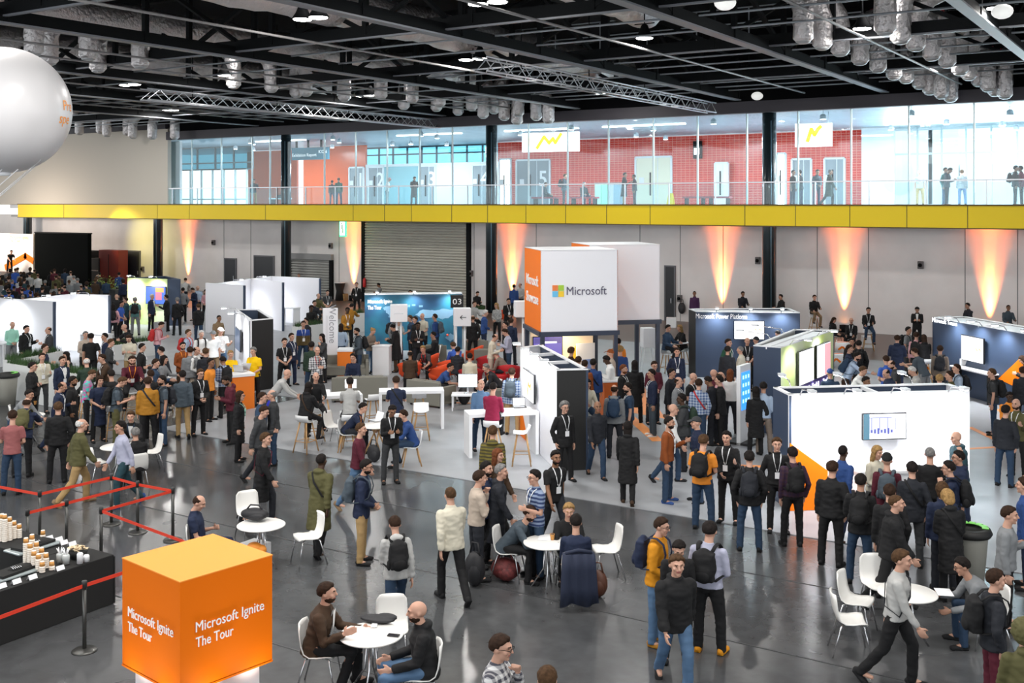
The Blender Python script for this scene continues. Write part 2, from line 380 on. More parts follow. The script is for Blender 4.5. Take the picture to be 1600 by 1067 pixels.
# deck interior
YI = 64.5
m_wht = mat('white_interior_wall', (.82, .84, .85), .6)
struct('ceiling_deck', MB().box((-20, (YD+YI)/2+1.9, ZB+.1), (116, YI-YD+3, .1)), mat('deck_ceiling', (.34, .43, .50), .4))
m, nt, b = ntree('red_tile')
tc = N(nt, 'TexCoord'); br = N(nt, 'TexBrick', _offset=0.0, Scale=1.0); br.inputs['Brick Width'].default_value = .3; br.inputs['Row Height'].default_value = .15
br.inputs['Mortar Size'].default_value = .012; br.inputs['Color1'].default_value = (.66, .022, .012, 1); br.inputs['Color2'].default_value = (.74, .04, .02, 1); br.inputs['Mortar'].default_value = (.85, .28, .2, 1)
cmb = N(nt, 'CombineXYZ'); sp = N(nt, 'SeparateXYZ'); nt.links.new(tc.outputs['Object'], sp.inputs[0]); nt.links.new(sp.outputs[0], cmb.inputs[0]); nt.links.new(sp.outputs[2], cmb.inputs[1])
nt.links.new(cmb.outputs[0], br.inputs['Vector']); nt.links.new(br.outputs[0], b.inputs['Base Color']); b.inputs['Roughness'].default_value = .18
m_red = m
def inner(name, px0, px1, m, Y=YI, z0=ZD, z1=ZB, th=.2):
    a, b_ = onY(px0, Y).x, onY(px1, Y).x
    return struct(name, MB().box(((a+b_)/2, Y+th/2, (z0+z1)/2), (b_-a, th, z1-z0)), m)
inner('wall_red', 778, 1346, m_red); inner('wall_red_short', 474, 571, mat('orange_tile', (.85, .13, .03), .2), YI-2.5); inner('wall_red_lobby', 386, 464, mat('orange_tile', (.85, .13, .03)), YI)
inner('wall_white', 571, 779, m_wht, YI-2.5, ZD, ZD+2.95); inner('wall_corner', 1346, 1397, m_wht, YI-1)
inner('wall_entry', 262, 281, m_wht, YD+1.0)
# glazed ends of the lobby: frames with panes in front of daylight
def glazing(n, px0, px1, Y, cols, z0=ZD, z1=ZB, rows=(2.7,), m=None, tint=(.8, .95, 1)):
    a, b_ = onY(px0, Y).x, onY(px1, Y).x; m = m or mat('glazing_frame', (.10, .16, .18), .4, .3)
    g_ = MB()
    for k in range(cols+1): g_.box((a+(b_-a)*k/cols, Y, (z0+z1)/2), (.09, .14, z1-z0))
    for r in (0, *rows, z1-z0): g_.box(((a+b_)/2, Y, z0+r), (b_-a, .12, .1))
    o = MB().box(((a+b_)/2, Y, (z0+z1)/2), (b_-a, .03, z1-z0)).build('window_%d' % n, glass_mat('lobby_glass_%d' % n, tint, .05)); o['kind'] = 'structure'
    g_.build('window_frame', m, o)
glazing(40, 281, 395, YI-6, 4, ZD+2.7, tint=(.2, .42, .48), rows=(.5,)); glazing(43, 281, 386, YI-6, 6, ZD, ZD+2.7, tint=(.93, 1, 1), rows=(.4,), m=mat('light_frame', (.55, .68, .70), .4)); glazing(41, 1397, 1760, YI, 9, rows=(2.9,), m=MATS['light_frame'], tint=(.97, 1, 1)); glazing(42, 571, 779, YI+1.5, 9, ZD+2.95, ZB, (.9,), tint=(.45, .75, .85))
# pale building seen through the lobby windows
m_fac = mat('pale_facade', (.80, .86, .88), .7)
for px, w in ((1432, 3.0), (1480, 2.2), (1560, 5.0)):
    c = onY(px, 90); o = struct('exterior_building', MB().box((c.x, 90, 4.5 if w > 4 else 7), (w, 3, 9 if w > 4 else 14)), m_fac)
# doors on the deck
m_dg = mat('deck_door_grey', (.27, .31, .34), .5)
def deck_door(n, px0, px1, Y, num, h=2.75, m=None):
    a, b_ = onY(px0, Y).x, onY(px1, Y).x; w = b_-a; cx = (a+b_)/2
    o = MB().box((cx, Y-.04, ZD+h/2), (w, .08, h)).build('door_%d' % n, m or m_dg); o['kind'] = 'structure'
    f = MB(); f.box((a, Y-.06, ZD+h/2), (.12, .14, h)); f.box((b_, Y-.06, ZD+h/2), (.12, .14, h)); f.box((cx, Y-.06, ZD+h), (w, .14, .12))
    f.box((cx+w*.12, Y-.09, ZD+h/2), (.04, .05, h)); f.build('door_frame', mat('white_frame', (.8, .82, .84), .4), o)
    MB().box((cx-w*.08, Y-.12, ZD+1.35), (.08, .06, 1.5)).build('door_handle', m_black, o)
    if num: put_text(num, 1.5, mat('white_lettering', (.95, .95, .95), .5), (cx+w*.3, Y-.1, ZD+1.75), (1, 0, 0), (0, 0, 1), o, 'door_number', bold=.02)
    b = MB(); b.box((cx-w*.33, Y-.1, ZD+1.6), (.35, .03, .35)); b.build('door_plate', mat('white_frame', (.8, .82, .84)), o)
Yq = YI-2.5
deck_door(11, 547, 569, Yq-.05, '1'); deck_door(12, 577, 600, Yq, '2'); deck_door(13, 656, 681, Yq, '3'); deck_door(14, 739, 764, Yq, '4')
deck_door(15, 808, 860, YI, '5', 3.1); deck_door(16, 1238, 1268, YI, ''); deck_door(17, 1289, 1320, YI, '')
deck_door(18, 994, 1050, YI, '', 3.1, mat('cream_door', (.85, .8, .62), .5)); deck_door(19, 782, 799, YI, '', 3.2, mat('bright_doorway', (1, .98, .9), emit=1.6))
deck_door(20, 1118, 1138, YI-.5, '', 2.6, mat('white_door', (.9, .9, .9), .5)); deck_door(21, 1215, 1228, YI-.5, '', 3.1, mat('bright_doorway', (1, .98, .9)))
b = MB(); a, b_ = onY(600, Yq).x, onY(656, Yq).x; b.box(((a+b_)/2, Yq-.03, ZD+1.4), (b_-a, .04, 2.7)); o = b.build('window_60', mat('teal_door_glass', (.25, .5, .55), .1)); o['kind'] = 'structure'
# lights of the lobby
LOB = [(onY(px, YD+yy).x, YD+yy) for px, yy in ((330, 4), (430, 8), (520, 5), (640, 8), (730, 5), (840, 7), (950, 4), (1060, 8), (1160, 5), (1260, 8), (1340, 4), (1450, 7), (1540, 5), (1580, 10))]
for X, Y in LOB: light('lobby_light', 'AREA', (X, Y, ZB-.35), 190, (.93, .98, 1), 1.4, to=(X, Y, 0))
light('daylight_in', 'AREA', (onY(1560, YI-2).x, YI-1.0, 8.6), 600, (.95, .99, 1), 12, size_y=3.5, to=(onY(1500, 50).x, 52, 6.5))
m_dl = mat('downlight_glow', (1, .98, .95), emit=9)
for px, py in [(391, 214), (396, 226), (396, 235), (368, 233), (520, 216), (530, 223), (519, 231), (658, 210), (683, 216), (613, 227), (642, 226), (698, 227), (813, 211), (893, 198), (1021, 204), (994, 214), (1115, 190), (1286, 182), (1424, 178), (1479, 194), (1566, 197), (1578, 180), (1392, 203), (1588, 205), (1040, 218), (1422, 210)]:
    z = 10.0; p = P(px, py, z)
    if p.y > YI-.5 or p.y < YD+.6: p = onY(px, min(max(p.y, YD+.8), YI-.8))
    t = thing('pendant_lamp', 'small bright pendant spot under the ceiling of the glazed upper lobby', 'pendant lamp', (p.x, p.y, z), 0, 'lobby pendant spots')
    MB().lathe((0, 0, 0), [(.06, .26), (.14, .2), (.16, 0), (.13, 0)], 12).build('housing', mat('lamp_housing_white', (.85, .87, .9), .4), t)
    MB().lathe((0, 0, -.02), [(.12, .03), (.12, 0)], 12).build('diffuser', m_dl, t)
    MB().tube([(0, 0, .2), (0, 0, .42)], .015, 6).build('rod', m_alu, t)
for px in (435, 670, 845, 1005, 1470):
    p = onY(px, YD+5); tag(MB().box((p.x, p.y, ZB+.02), (5, .25, .06)).build('strip_light', mat('strip_glow', (1, .98, .92), emit=5)), 'long flat strip light set in the lobby ceiling', 'strip light', 'lobby strip lights')
# hanging signs of the deck
m_lit = mat('lit_sign_white', (1, 1, .98), emit=1.1); m_logo = mat('logo_amber', (1, .55, .05), .5, emit=.8)
def zigzag(mb, pts, w, th, o, rx, up):
    """a ribbon of slanting strokes: the arrow-like event mark, drawn in the plane rx/up from o"""
    n = rx.cross(up)
    for a, b_ in zip(pts, pts[1:]):
        A, B = o+rx*a[0]+up*a[1], o+rx*b_[0]+up*b_[1]; d = B-A; d.normalize()
        q = Matrix((d, n.cross(d), n)).transposed(); mb.box((A+B)/2, ((B-A).length+w*.7, w, th), M=q)
def hang_sign(px0, px1, pyc, h, label, pts, Y=YD+1.6):
    a, b_ = onY(px0, Y), onY(px1, Y); c = (a+b_)/2; z = zat(pyc, c); w = (b_-a).length*.97
    t = thing('hanging_sign', label, 'hanging sign', (c.x, c.y, z), R(8))
    MB().box((0, 0, 0), (w, .25, h)).build('sign_box', m_lit, t); mb = MB()
    zigzag(mb, [(x*w/2, y*h/2) for x, y in pts], .17, .03, Vector((0, -.14, 0)), Vector((1, 0, 0)), Vector((0, 0, 1))); mb.build('emblem', m_logo, t)
    for s in (-1, 1): MB().tube([(s*w*.4, 0, h/2), (s*w*.4, 0, ZB-z+.08)], .02).build('rod', m_alu, t)
    return t
hang_sign(819, 903, 222, 1.05, 'white lit sign with an amber zigzag mark hanging behind the glass near the middle column', [(-.45, -.6), (-.2, .55), (-.02, -.1), (.12, .35), (.2, -.1), (.4, .8)])
hang_sign(1243, 1300, 211, 1.1, 'white lit sign with an amber zigzag mark hanging in front of the two grey doors', [(-.3, -.5), (-.1, .5), (.08, .0), (.25, .45), (.4, .7)])
p = onY(485, YD+6); z = zat(240, p); t = thing('direction_sign', 'dark blue direction sign hung on three rods under the lobby ceiling', 'hanging sign', (p.x, p.y, z))
MB().box((0, 0, 0), (3.4, .15, .85)).build('sign_board', mat('sign_navy', (.02, .09, .13), .4), t)
put_text('Exhibition Report', .32, mat('white_lettering', (.95, .95, .95)), (-.5, -.085, -.1), (1, 0, 0), (0, 0, 1), t); put_text('ICON', .3, MATS['white_lettering'], (1.2, -.085, .1), (1, 0, 0), (0, 0, 1), t)
for s in (-1.3, -.2, 1): MB().box((s, 0, (.42+ZB-z+.06)/2), (.12, .1, ZB-z+.06-.42)).build('rod', m_black, t)
# lobby furniture: bins, benches
for k, (px, col, l) in enumerate([(937, (.35, .62, .5), 'pale green recycling bin on the deck, first in its row'), (947, (.25, .65, .4), 'green recycling bin on the deck, second in its row'), (957, (.4, .42, .45), 'grey recycling bin on the deck, third in its row'), (966, (.2, .3, .36), 'slate recycling bin on the deck, last in its row')]):
    p = onY(px, YI-5); t = thing('recycling_bin', l, 'bin', (p.x, p.y, ZD), 0, 'recycling bins on the deck')
    MB().box((0, 0, .65), (.42, .5, 1.3)).build('bin_body', mat('bin_colour_%d' % k, col, .5), t, .03); MB().box((0, 0, 1.32), (.46, .54, .08)).build('lid', mat('bin_lid', (.2, .22, .22), .5), t)
m_bench = mat('bench_red', (.3, .02, .03), .5)
for px, l in [(438, 'low pale bench beside the black column on the deck'), (853, 'dark bench beside the man with a backpack on the deck'), (913, 'dark bench under the seated person on the deck'), (1092, 'red and blue bench against the red tiles'), (1118, 'short bench near the yellow floor sign')]:
    p = onY(px, YD+5); t = thing('bench', l, 'bench', (p.x, p.y, ZD))
    MB().box((0, 0, .42), (1.7, .5, .1)).build('bench_seat', m_bench if px > 600 else m_wht, t)
    for s in (-1, 1): MB().box((s*.7, 0, .2), (.08, .4, .4)).build('leg', m_black, t)
p = onY(1048, YD+4); t = thing('wet_floor_sign', 'yellow folding floor sign standing on the deck', 'floor sign', (p.x, p.y, ZD)); b = MB()
for s in (-1, 1): b.add([(-.17, s*.18, 0), (.17, s*.18, 0), (.12, s*.01, .62), (-.12, s*.01, .62), (-.17, s*.2, 0), (.17, s*.2, 0), (.12, s*.04, .64), (-.12, s*.04, .64)], [(0, 1, 2, 3), (4, 5, 6, 7), (0, 1, 5, 4), (3, 2, 6, 7), (0, 3, 7, 4), (1, 2, 6, 5)])
b.build('board', mat('sign_yellow', (.95, .7, .02), .5), t)
p = onY(1021, YD+8); z = zat(235, p); t = thing('wall_screen', 'small black unit with a white screen high on the red tiles', 'wall screen', (p.x, YI-.2, z+.3)); MB().box((0, 0, 0), (.5, .3, 1.1)).build('casing', m_black, t); MB().box((0, -.17, -.1), (.35, .02, .4)).build('display', m_lit, t)
# ---------------------------------------------------------------- roof
struct('wall_parapet', MB().box((-25, YD+.45, 12.6), (150, .2, 4.2)), mat('roof_black', (.005, .005, .006), .9, spec=.1))
struct('ceiling', MB().box((-25, 22, 14.6), (150, 70, .2)), mat('roof_black', (.005, .005, .006), .9, spec=.1))
ZC = 11.0
XB = [-51, -43.5, -36.3, -27.7, -18.95, -12.1, -5.2, 2.0]
YB = [9.3, 17.5, 25.9, 34.3, 42.8]
def truss(name, a, b, label, seg, fw=.34, grp='roof trusses'):
    a = Vector(a); b = Vector(b); t = thing(name, label, 'roof truss', a, 0, grp); d = b-a; L = d.length; u = d.normalized(); n = int(L/seg)
    side = Vector((-u.y, u.x, 0))
    m = MB(); m.bar((0, 0, .5), d+Vector((0, 0, .5)), .10, .36)
    m.bar((0, 0, 2.5), d+Vector((0, 0, 2.5)), .3, .3); m.build('chord', m_black, t)
    m = MB(); m.bar((0, 0, .3), d+Vector((0, 0, .3)), fw, .05); m.build('bottom_flange', m_chord, t)
    m = MB()
    for k in range(n+1):
        q = u*(L*k/n); m.bar(q+Vector((0, 0, .4)), q+Vector((0, 0, 2.5)), .16)
        if k < n:
            q2 = u*(L*(k+1)/n); lo, hi = (q, q2) if k % 2 else (q2, q); m.bar(lo+Vector((0, 0, .5)), hi+Vector((0, 0, 2.45)), .13)
    m.build('lattice', m_black, t)
for X in XB: truss('roof_truss', (X, 4, ZC-.3), (X, YD-.3, ZC-.3), 'long black roof truss with a pale underside running towards the glazed deck', 4.2, grp='long roof trusses')
for Y in YB: truss('cross_truss', (-66, Y, ZC-.1), (10, Y, ZC-.1), 'black cross truss running parallel to the yellow band under the roof', 4.0, .12, grp='cross roof trusses')
pm = mat('pipe_grey', (.34, .37, .40), .4, .3)
for k, Y in enumerate([28.5, 31, 36.6, 38.6, 40.7, 44.8, 46.6, 48.2]):
    z = ZC+.35
    tag(MB().tube([(-66, Y, z), (10, Y, z)], .035, 6).build('ceiling_rail', pm), 'thin grey rail under the roof parallel to the yellow band', 'ceiling rail', 'thin ceiling rails')
for k, X in enumerate([-48, -46, -40, -33.5, -31, -23.5, -15.5, -8.8, -1.8]):
    tag(MB().tube([(X, 6, ZC+.1), (X, YD-1, ZC+.1)], .04, 6).build('sprinkler_pipe', mat('sprinkler_pipe', (.30, .29, .29), .5)), 'thin pipe under the roof running towards the glazed deck', 'pipe', 'sprinkler pipes')
# lighting trusses of aluminium tube
def box_truss(a, b, label, w=.45, loc=None):
    a, b = Vector(a), Vector(b); t = thing('lighting_truss', label, 'lighting truss', a); d = b-a; L = d.length; u = d.normalized(); s = Vector((-u.y, u.x, 0)).normalized() if abs(u.z) < .9 else Vector((1, 0, 0)); v = u.cross(s)
    m = MB()
    for i in (-1, 1):
        for k in (-1, 1): m.tube([s*i*w/2+v*k*w/2, d+s*i*w/2+v*k*w/2], .035, 6)
    m.build('chord', m_alu, t); m = MB(); n = int(L/.6)
    for k in range(n):
        for i in (-1, 1):
            q, q2 = u*(L*k/n), u*(L*(k+1)/n); f = 1 if k % 2 else -1
            m.bar(q+s*i*w/2+v*f*w/2, q2+s*i*w/2-v*f*w/2, .025); m.bar(q+v*i*w/2+s*f*w/2, q2+v*i*w/2-s*f*w/2, .025)
    m.build('brace', m_alu, t)
    if a.z > 9:
        for k in range(4): MB().tube([u*(L*(k+.5)/4), u*(L*(k+.5)/4)+Vector((0, 0, 14.52-a.z))], .02, 6).build('hanger_rod', m_black, t)
    return t
a, b_ = P(225, 147, 10.6), P(640, 196, 10.6); box_truss(a, (a.x, b_.y, 10.6), 'long aluminium lighting truss hanging left of the silver droppers')
a, b_ = P(752, 100, 10.6), P(1085, 170, 10.6); box_truss(a, (a.x, b_.y, 10.6), 'long aluminium lighting truss hanging above the middle of the hall')
# foil ducts
m, nt, b = ntree('foil'); b.inputs['Metallic'].default_value = .7; b.inputs['Roughness'].default_value = .3; b.inputs['Base Color'].default_value = (.72, .69, .69, 1)
tc = N(nt, 'TexCoord'); n1 = N(nt, 'TexNoise', Scale=7.0, Detail=6.0); bp = N(nt, 'Bump', Strength=1.0); bp.inputs['Distance'].default_value = .1
nt.links.new(tc.outputs['Object'], n1.inputs['Vector']); nt.links.new(n1.outputs[0], bp.inputs['Height']); nt.links.new(bp.outputs[0], b.inputs['Normal']); m_foil = m
def duct(X, y0, y1, z, r, label):
    k = int((y1-y0)/.5); pts = [(X+.04*math.sin(i*1.7), y0+(y1-y0)*i/k, z+.05*math.sin(i*.9)) for i in range(k+1)]
    tag(MB().tube(pts, [r*(1+.05*(i % 2)) for i in range(k+1)], 18).build('foil_duct', m_foil), label, 'duct')
duct(-23.2, 12, 46, 12.3, .62, 'fat crinkled silver duct above the twin lamps near the top of the hall'); duct(-31.9, 14, 46, 12.4, .6, 'fat silver duct running above the row of hanging silver droppers')
duct(-15.8, 16, 33, 12.5, .55, 'silver duct in the roof steel over the central lighting truss'); duct(-40.3, 18, 46, 12.5, .6, 'silver duct behind the white balloon'); duct(-1.6, 22, 36, 12.5, .6, 'silver duct over the cluster of bronze-lit droppers')
dr = [(53, 85), (77, 100), (138, 93), (153, 112), (219, 106), (365, 137), (424, 143), (478, 149), (463, 151), (538, 157), (595, 154), (631, 170), (644, 160), (682, 173), (687, 166), (716, 179), (737, 172), (755, 184), (772, 177), (788, 187),
      (810, 181), (808, 194), (838, 187), (857, 192), (124, 210), (157, 208), (167, 213), (199, 211), (207, 216), (238, 217), (273, 217),
      (1255, 66), (1285, 76), (1313, 86), (1383, 53), (1407, 67), (1431, 78), (1344, 100), (1372, 112), (1397, 123), (1416, 129), (1456, 93), (1480, 104), (1500, 116), (1514, 124), (1437, 138), (1453, 147), (1471, 153), (1485, 158), (1530, 134), (1544, 142), (1555, 149), (1570, 153)]
proto = None
for k, (x, y) in enumerate(dr):
    p = P(x, y, 10.95)
    if p.y > YD-1: p = onY(x, YD-1.2-(k % 3)*.3); p.z = zat(y, p)
    l, g_ = (('silver foil air dropper hanging in the long line from the balloon to the middle glass', 'droppers of the long line') if k < 31 else ('bronze-tinted foil air dropper hanging in the cluster over the far booths', 'droppers of the cluster'))
    if proto is None:
        t = proto = thing('air_dropper', l, 'air dropper', p, 0, g_)
        b = MB(); b.tube([(0, 0, .0), (0, 0, .12), (0, 0, .5), (0, 0, .55), (0, 0, .95), (.12, 0, 1.3), (.4, 0, 1.6), (.8, 0, 1.75)], [.2, .31, .3, .325, .31, .31, .3, .28], 16); b.build('foil_sleeve', m_foil, t)
        MB().lathe((0, 0, -.05), [(.12, 0), (.22, .05), (.22, .1)], 16).build('nozzle', mat('nozzle_grey', (.45, .46, .47), .4, .5), t)
        MB().tube([(0, 0, 1.2), (0, 0, 3.58)], .02, 6).build('hanger_rod', m_black, t); MB().box((.55, 0, 1.9), (.08, .5, .12)).build('bracket', mat('bracket_red', (.4, .02, .03), .5), t)
    else: t = dup(proto, p, (k*.7) % 6.28, l, g_)
# security dome and sockets under the roof
for px, py in ((1183, 150), (1566, 18), (1133, 4)):
    p = P(px, py, 11.2); t = thing('dome_light', 'white domed lamp on a short stem under the roof steel', 'dome lamp', p, 0, 'domed roof lamps')
    MB().ell((0, 0, 0), (.28, .28, .2), 14).build('dome', mat('dome_white', (.85, .85, .82), emit=.35), t); MB().tube([(0, 0, .1), (0, 0, .9)], .03).build('stem', m_black, t)
# walkway rails hung in the roof
t = thing('roof_walkway', 'black service walkway with thin handrails hung between the roof trusses', 'walkway', P(1020, 75, 12.0))
b = MB()
for i in range(9): b.bar((-8+2*i*1.0, -.5, 0), (-8+2*i, -.5, 1.1), .04)
for z in (.55, 1.1): b.bar((-8, -.5, z), (8, -.5, z), .04)
b.build('handrail', pm, t); MB().box((0, 0, -.05), (16, 1.0, .08)).build('grating', m_black, t)
# ---------------------------------------------------------------- stands
RW = ['arm lamp from the far end above the screen wall of the middle stand', 'arm lamp from the left over the front of the long white stand', 'arm lamp from the left over the rear of the long white stand', 'arm lamp from the left on top of the navy stand', 'long arm lamp from the far end by the lime stand dark end', 'arm lamp from the left on top of the blue stand', 'arm lamp from the far end above the dark blue screen', 'arm lamp from the left on the small lime stand', 'arm lamp from the left on the world map wall', 'arm lamp from the near end behind the three white bays']
open_rows = RW
WH = 2.32
m_white = mat('white_laminate', (.86, .87, .89), .4); m_gwhite = mat('stand_white', (.88, .88, .92), .55); m_navy = mat('stand_navy', (.035, .055, .10), .45)
m_blk = mat('stand_black', (.012, .012, .012), .6); m_or = mat('event_orange', (.90, .19, .004), .55, spec=.2); m_wood = mat('oak', (.50, .29, .12), .5, vary=.15, vscale=12)
m_chrome = mat('chrome', (.7, .7, .72), .22, 1); m_plast = mat('white_plastic', (.84, .83, .80), .35); m_screen = mat('screen_white', (.95, .97, 1), .3, emit=1.1)
m_bez = mat('bezel', (.012, .012, .014), .25)
def T(x, y): return P(x, y, WH)
def wallpanel(mb, p0, p1, h=WH, th=.06, side=0, z0=0.0):
    d, n, L = box_frame(p0, p1); c = (p0+p1)/2+n*side*th/2
    mb.box((c.x, c.y, (z0+h)/2), (L, th, h-z0), math.atan2(d.y, d.x)); return mb
ARM = {}; ORD = ['first', 'second', 'third', 'fourth']
ROWS = set(open_rows)
def arm_light(parent_name, p, d, label, e=90, on=True, reach=.5, spot=135):
    """little arm lamp fixed on a wall top at p, leaning out along d"""
    d = Vector((d.x, d.y, 0)).normalized(); ARM[label] = ARM.get(label, 0)+1; t = thing('arm_lamp', ORD[ARM[label]-1]+' '+label if label in ROWS else label, 'arm lamp', p)
    q = d*reach+Vector((0, 0, .16))
    MB().tube([(0, 0, -.02), d*.1+Vector((0, 0, .1)), q], .014, 6).build('arm', m_chrome, t)
    MB().box(q, (.2, .12, .05), math.atan2(d.y, d.x)).build('lamp_head', mat('lamp_head_grey', (.7, .72, .75), .4), t)
    MB().box(q-Vector((0, 0, .03)), (.16, .09, .015), math.atan2(d.y, d.x)).build('lens', mat('led_glow', (1, 1, 1), emit=30), t)
    w = Vector(p)+q+Vector((0, 0, -.08)); aim = Vector(p)+d*.12; aim.z = .6
    light('arm_light', 'SPOT', w, e, (.93, .97, 1), .05, to=aim, spot=spot, blend=1)
def hollow_stand(name, label, pts, mats, bars=1):
    """open-topped stand of four walls; pts in order, mats one per wall"""
    t = thing(name, label, 'exhibition stand', (pts[0].x, pts[0].y, 0)); o = Vector((pts[0].x, pts[0].y, 0))
    q = [Vector((p.x, p.y, 0))-o for p in pts]; c = sum(q, Vector())/4
    for i in range(4):
        a, b = q[i], q[(i+1) % 4]; d, n, L = box_frame(a, b); s = 1 if (c-a).dot(n) > 0 else -1
        w = MB(); wallpanel(w, a, b, WH-.03, .05, s); w.build('wall_panel', mats[i], t)
    rim = MB()
    for i in range(4):
        a, b = q[i], q[(i+1) % 4]; d, n, L = box_frame(a, b); s = 1 if (c-a).dot(n) > 0 else -1; wallpanel(rim, a, b, WH, .09, s, WH-.03)
    for k in range(bars):
        f = (k+1)/(bars+1); a = q[0].lerp(q[1], f); b = q[3].lerp(q[2], f); rim.bar(Vector((a.x, a.y, WH-.05)), Vector((b.x, b.y, WH-.05)), .07)
    rim.build('top_rim', m_white, t); return t, q, o
def tv(label, ctr, right, w, h, content=None, th=.06, glow=m_screen):
    """flat screen at ctr (world), right = unit vector along its width"""
    r = Vector((right.x, right.y, 0)).normalized(); t = thing('wall_screen', label, 'television', ctr, math.atan2(r.y, r.x))
    bz = MB().box((0, 0, 0), (w, th, h)).build('bezel', m_bez, t, .01)
    MB().box((0, -th/2-.004, 0), (w-.05, .008, h-.05)).build('display', glow, bz)
    MB().box((0, th/2+.05, 0), (w*.3, .1, h*.3)).build('wall_mount', m_blk, t)
    if content: content(t, w, h, -th/2-.012)
    return t
def onwall(p0, p1, px, py, off=.05):
    """the point of the upright plane through p0,p1 that the photo shows at px,py, moved off it towards the camera"""
    d, n, L = box_frame(p0, p1); k = (px-CXP)/FPX; ray = FW+RT*k
    A = Vector((p0.x, p0.y, 0)); den = ray.dot(n); s = A.dot(n)/den; v = ray*s; v.z = CAMH-(py-HZ)*s/FPX
    return v + n*(-off if n.dot(v) > 0 else off)
def tri(name, pts, m, parent, o, n, th=.006):
    """flat printed shape on a wall: pts world, n = outward normal"""
    v = [Vector(p)-o+n*.004 for p in pts]; k = len(v)
    return MB().add(v+[p+n*th for p in v], [tuple(range(k)), tuple(range(k, 2*k))]+[(i, (i+1) % k, k+(i+1) % k, k+i) for i in range(k)]).build(name, m, parent)
def outn(p0, p1):
    d, n, L = box_frame(p0, p1); return -n if n.dot(Vector((p0.x, p0.y, 0))) > 0 else n
def box_thing(name, label, cat, c, dims, m, rz=0, bevel=0, part='body'):
    t = thing(name, label, cat, (c.x, c.y, 0), rz); MB().box((0, 0, dims[2]/2), dims).build(part, m, t, bevel); return t
# B1 white stand with a black end, middle of the hall
A, B, Cc, D = T(813, 542), T(870, 577), T(919, 576), T(846, 538)
st, q, o1 = hollow_stand('exhibition_stand', 'white open-topped stand with a black end wall, in the middle of the hall', [A, B, Cc, D], [m_gwhite, m_blk, m_navy, m_gwhite], 2)
n1 = outn(A, B); tri('printed_shape', [onwall(A, B, 813, 625, 0), onwall(A, B, 813, 690, 0), onwall(A, B, 822, 700, 0), onwall(A, B, 828, 706, 0)], m_or, st, o1, n1)
def c_mark(t, w, h, y):
    mb = MB(); zigzag(mb, [(-.02*w, -.35*h), (.06*w, .12*h), (.16*w, -.02*h), (.24*w, .1*h), (.3*w, -.05*h)], .055, .01, Vector((0, y, 0)), Vector((1, 0, 0)), Vector((0, 0, 1))); mb.build('emblem', mat('screen_orange', (1, .35, .05), emit=.8), t)
    l = MB(); [l.box((-.32*w, y, h*(.38-.06*k)), (.22*w, .006, .012)) for k in range(4)]; l.build('screen_text', mat('screen_grey', (.4, .4, .42), emit=.6), t)
c = onwall(A, B, 833, 602); d = (B-A).normalized(); tv('flat screen with an orange zigzag mark on the white middle stand', c+n1*.05, d, 1.25, .72, c_mark)
for f in (.12, .38, .64, .9): arm_light('', A.lerp(B, f), n1, RW[0], 40, reach=.2)  # lamps added to light the wall; this stand shows no arm lamps
# B2 big white stand on the right
A, B, Cc, D = T(1233, 616), T(1515, 610), T(1480, 598), T(1208, 604)
st, q, o2 = hollow_stand('exhibition_stand', 'long bright white stand with a dark end and an orange wedge at its foot', [A, B, Cc, D], [m_gwhite, m_gwhite, m_navy, m_navy], 1)
n2 = outn(A, B); g_ = lambda x, y: onwall(A, B, x, y, 0)
z0 = lambda v: Vector((v.x, v.y, .02))
tri('printed_wedge', [z0(g_(1240, 780)), z0(g_(1293, 780)), g_(1293, 735), g_(1234, 692), Vector((*g_(1234, 692).xy, .02))], m_or, st, o2, n2)
put_text('Service', .2, mat('faint_lettering', (.70, .70, .72), .5), onwall(A, B, 1318, 629, .006)-o2, B-A, (0, 0, 1), st)
def c_dash(t, w, h, y):
    MB().box((-.41*w, y, 0), (.13*w, .008, .94*h)).build('side_bar', mat('screen_teal', (.01, .10, .16), emit=1), t)
    p = MB(); p.box((-.08*w, y, .05*h), (.52*w, .006, .6*h)); p.build('screen_picture', mat('screen_lilac', (.42, .44, .68), emit=1), t)
    p = MB(); [p.box((-.3*w+.075*k*w, y-.004, -.17*h), (.04*w, .006, (.1+.06*((k*7) % 3))*h)) for k in range(7)]; p.build('screen_figures', mat('screen_blue', (.02, .03, .25), emit=1), t)
    p = MB(); [p.box((-.3*w+.18*k*w, y-.004, .1*h), (.012*w, .006, .45*h)) for k in range(4)]; p.box((-.1*w, y-.004, .33*h), (.5*w, .006, .02*h)); p.build('screen_lines', mat('screen_slate', (.10, .11, .25), emit=1), t)
c = (onwall(A, B, 1343, 664)+onwall(A, B, 1412, 664))/2; w = (onwall(A, B, 1412, 664)-onwall(A, B, 1343, 664)).length
tv('large flat screen showing a dashboard picture on the long white stand', c+n2*.05, B-A, w, w*.58, c_dash)
for f in (.06, .3, .56, .88): arm_light('', A.lerp(B, f), n2, RW[1], 75, reach=.6)
for f in (.1, .42, .8): arm_light('', D.lerp(Cc, f), -n2, RW[2], 70, reach=.5)
# counter in front of B2
c = (g_(1350, 745)+g_(1420, 745))/2+n2*.75; t = box_thing('demo_counter', 'white demo counter in front of the dashboard screen', 'counter', c, (2.0, .6, .98), m_white, math.atan2((B-A).y, (B-A).x), .01); MB().box((0, 0, 1.0), (2.1, .7, .05)).build('countertop', m_white, t)
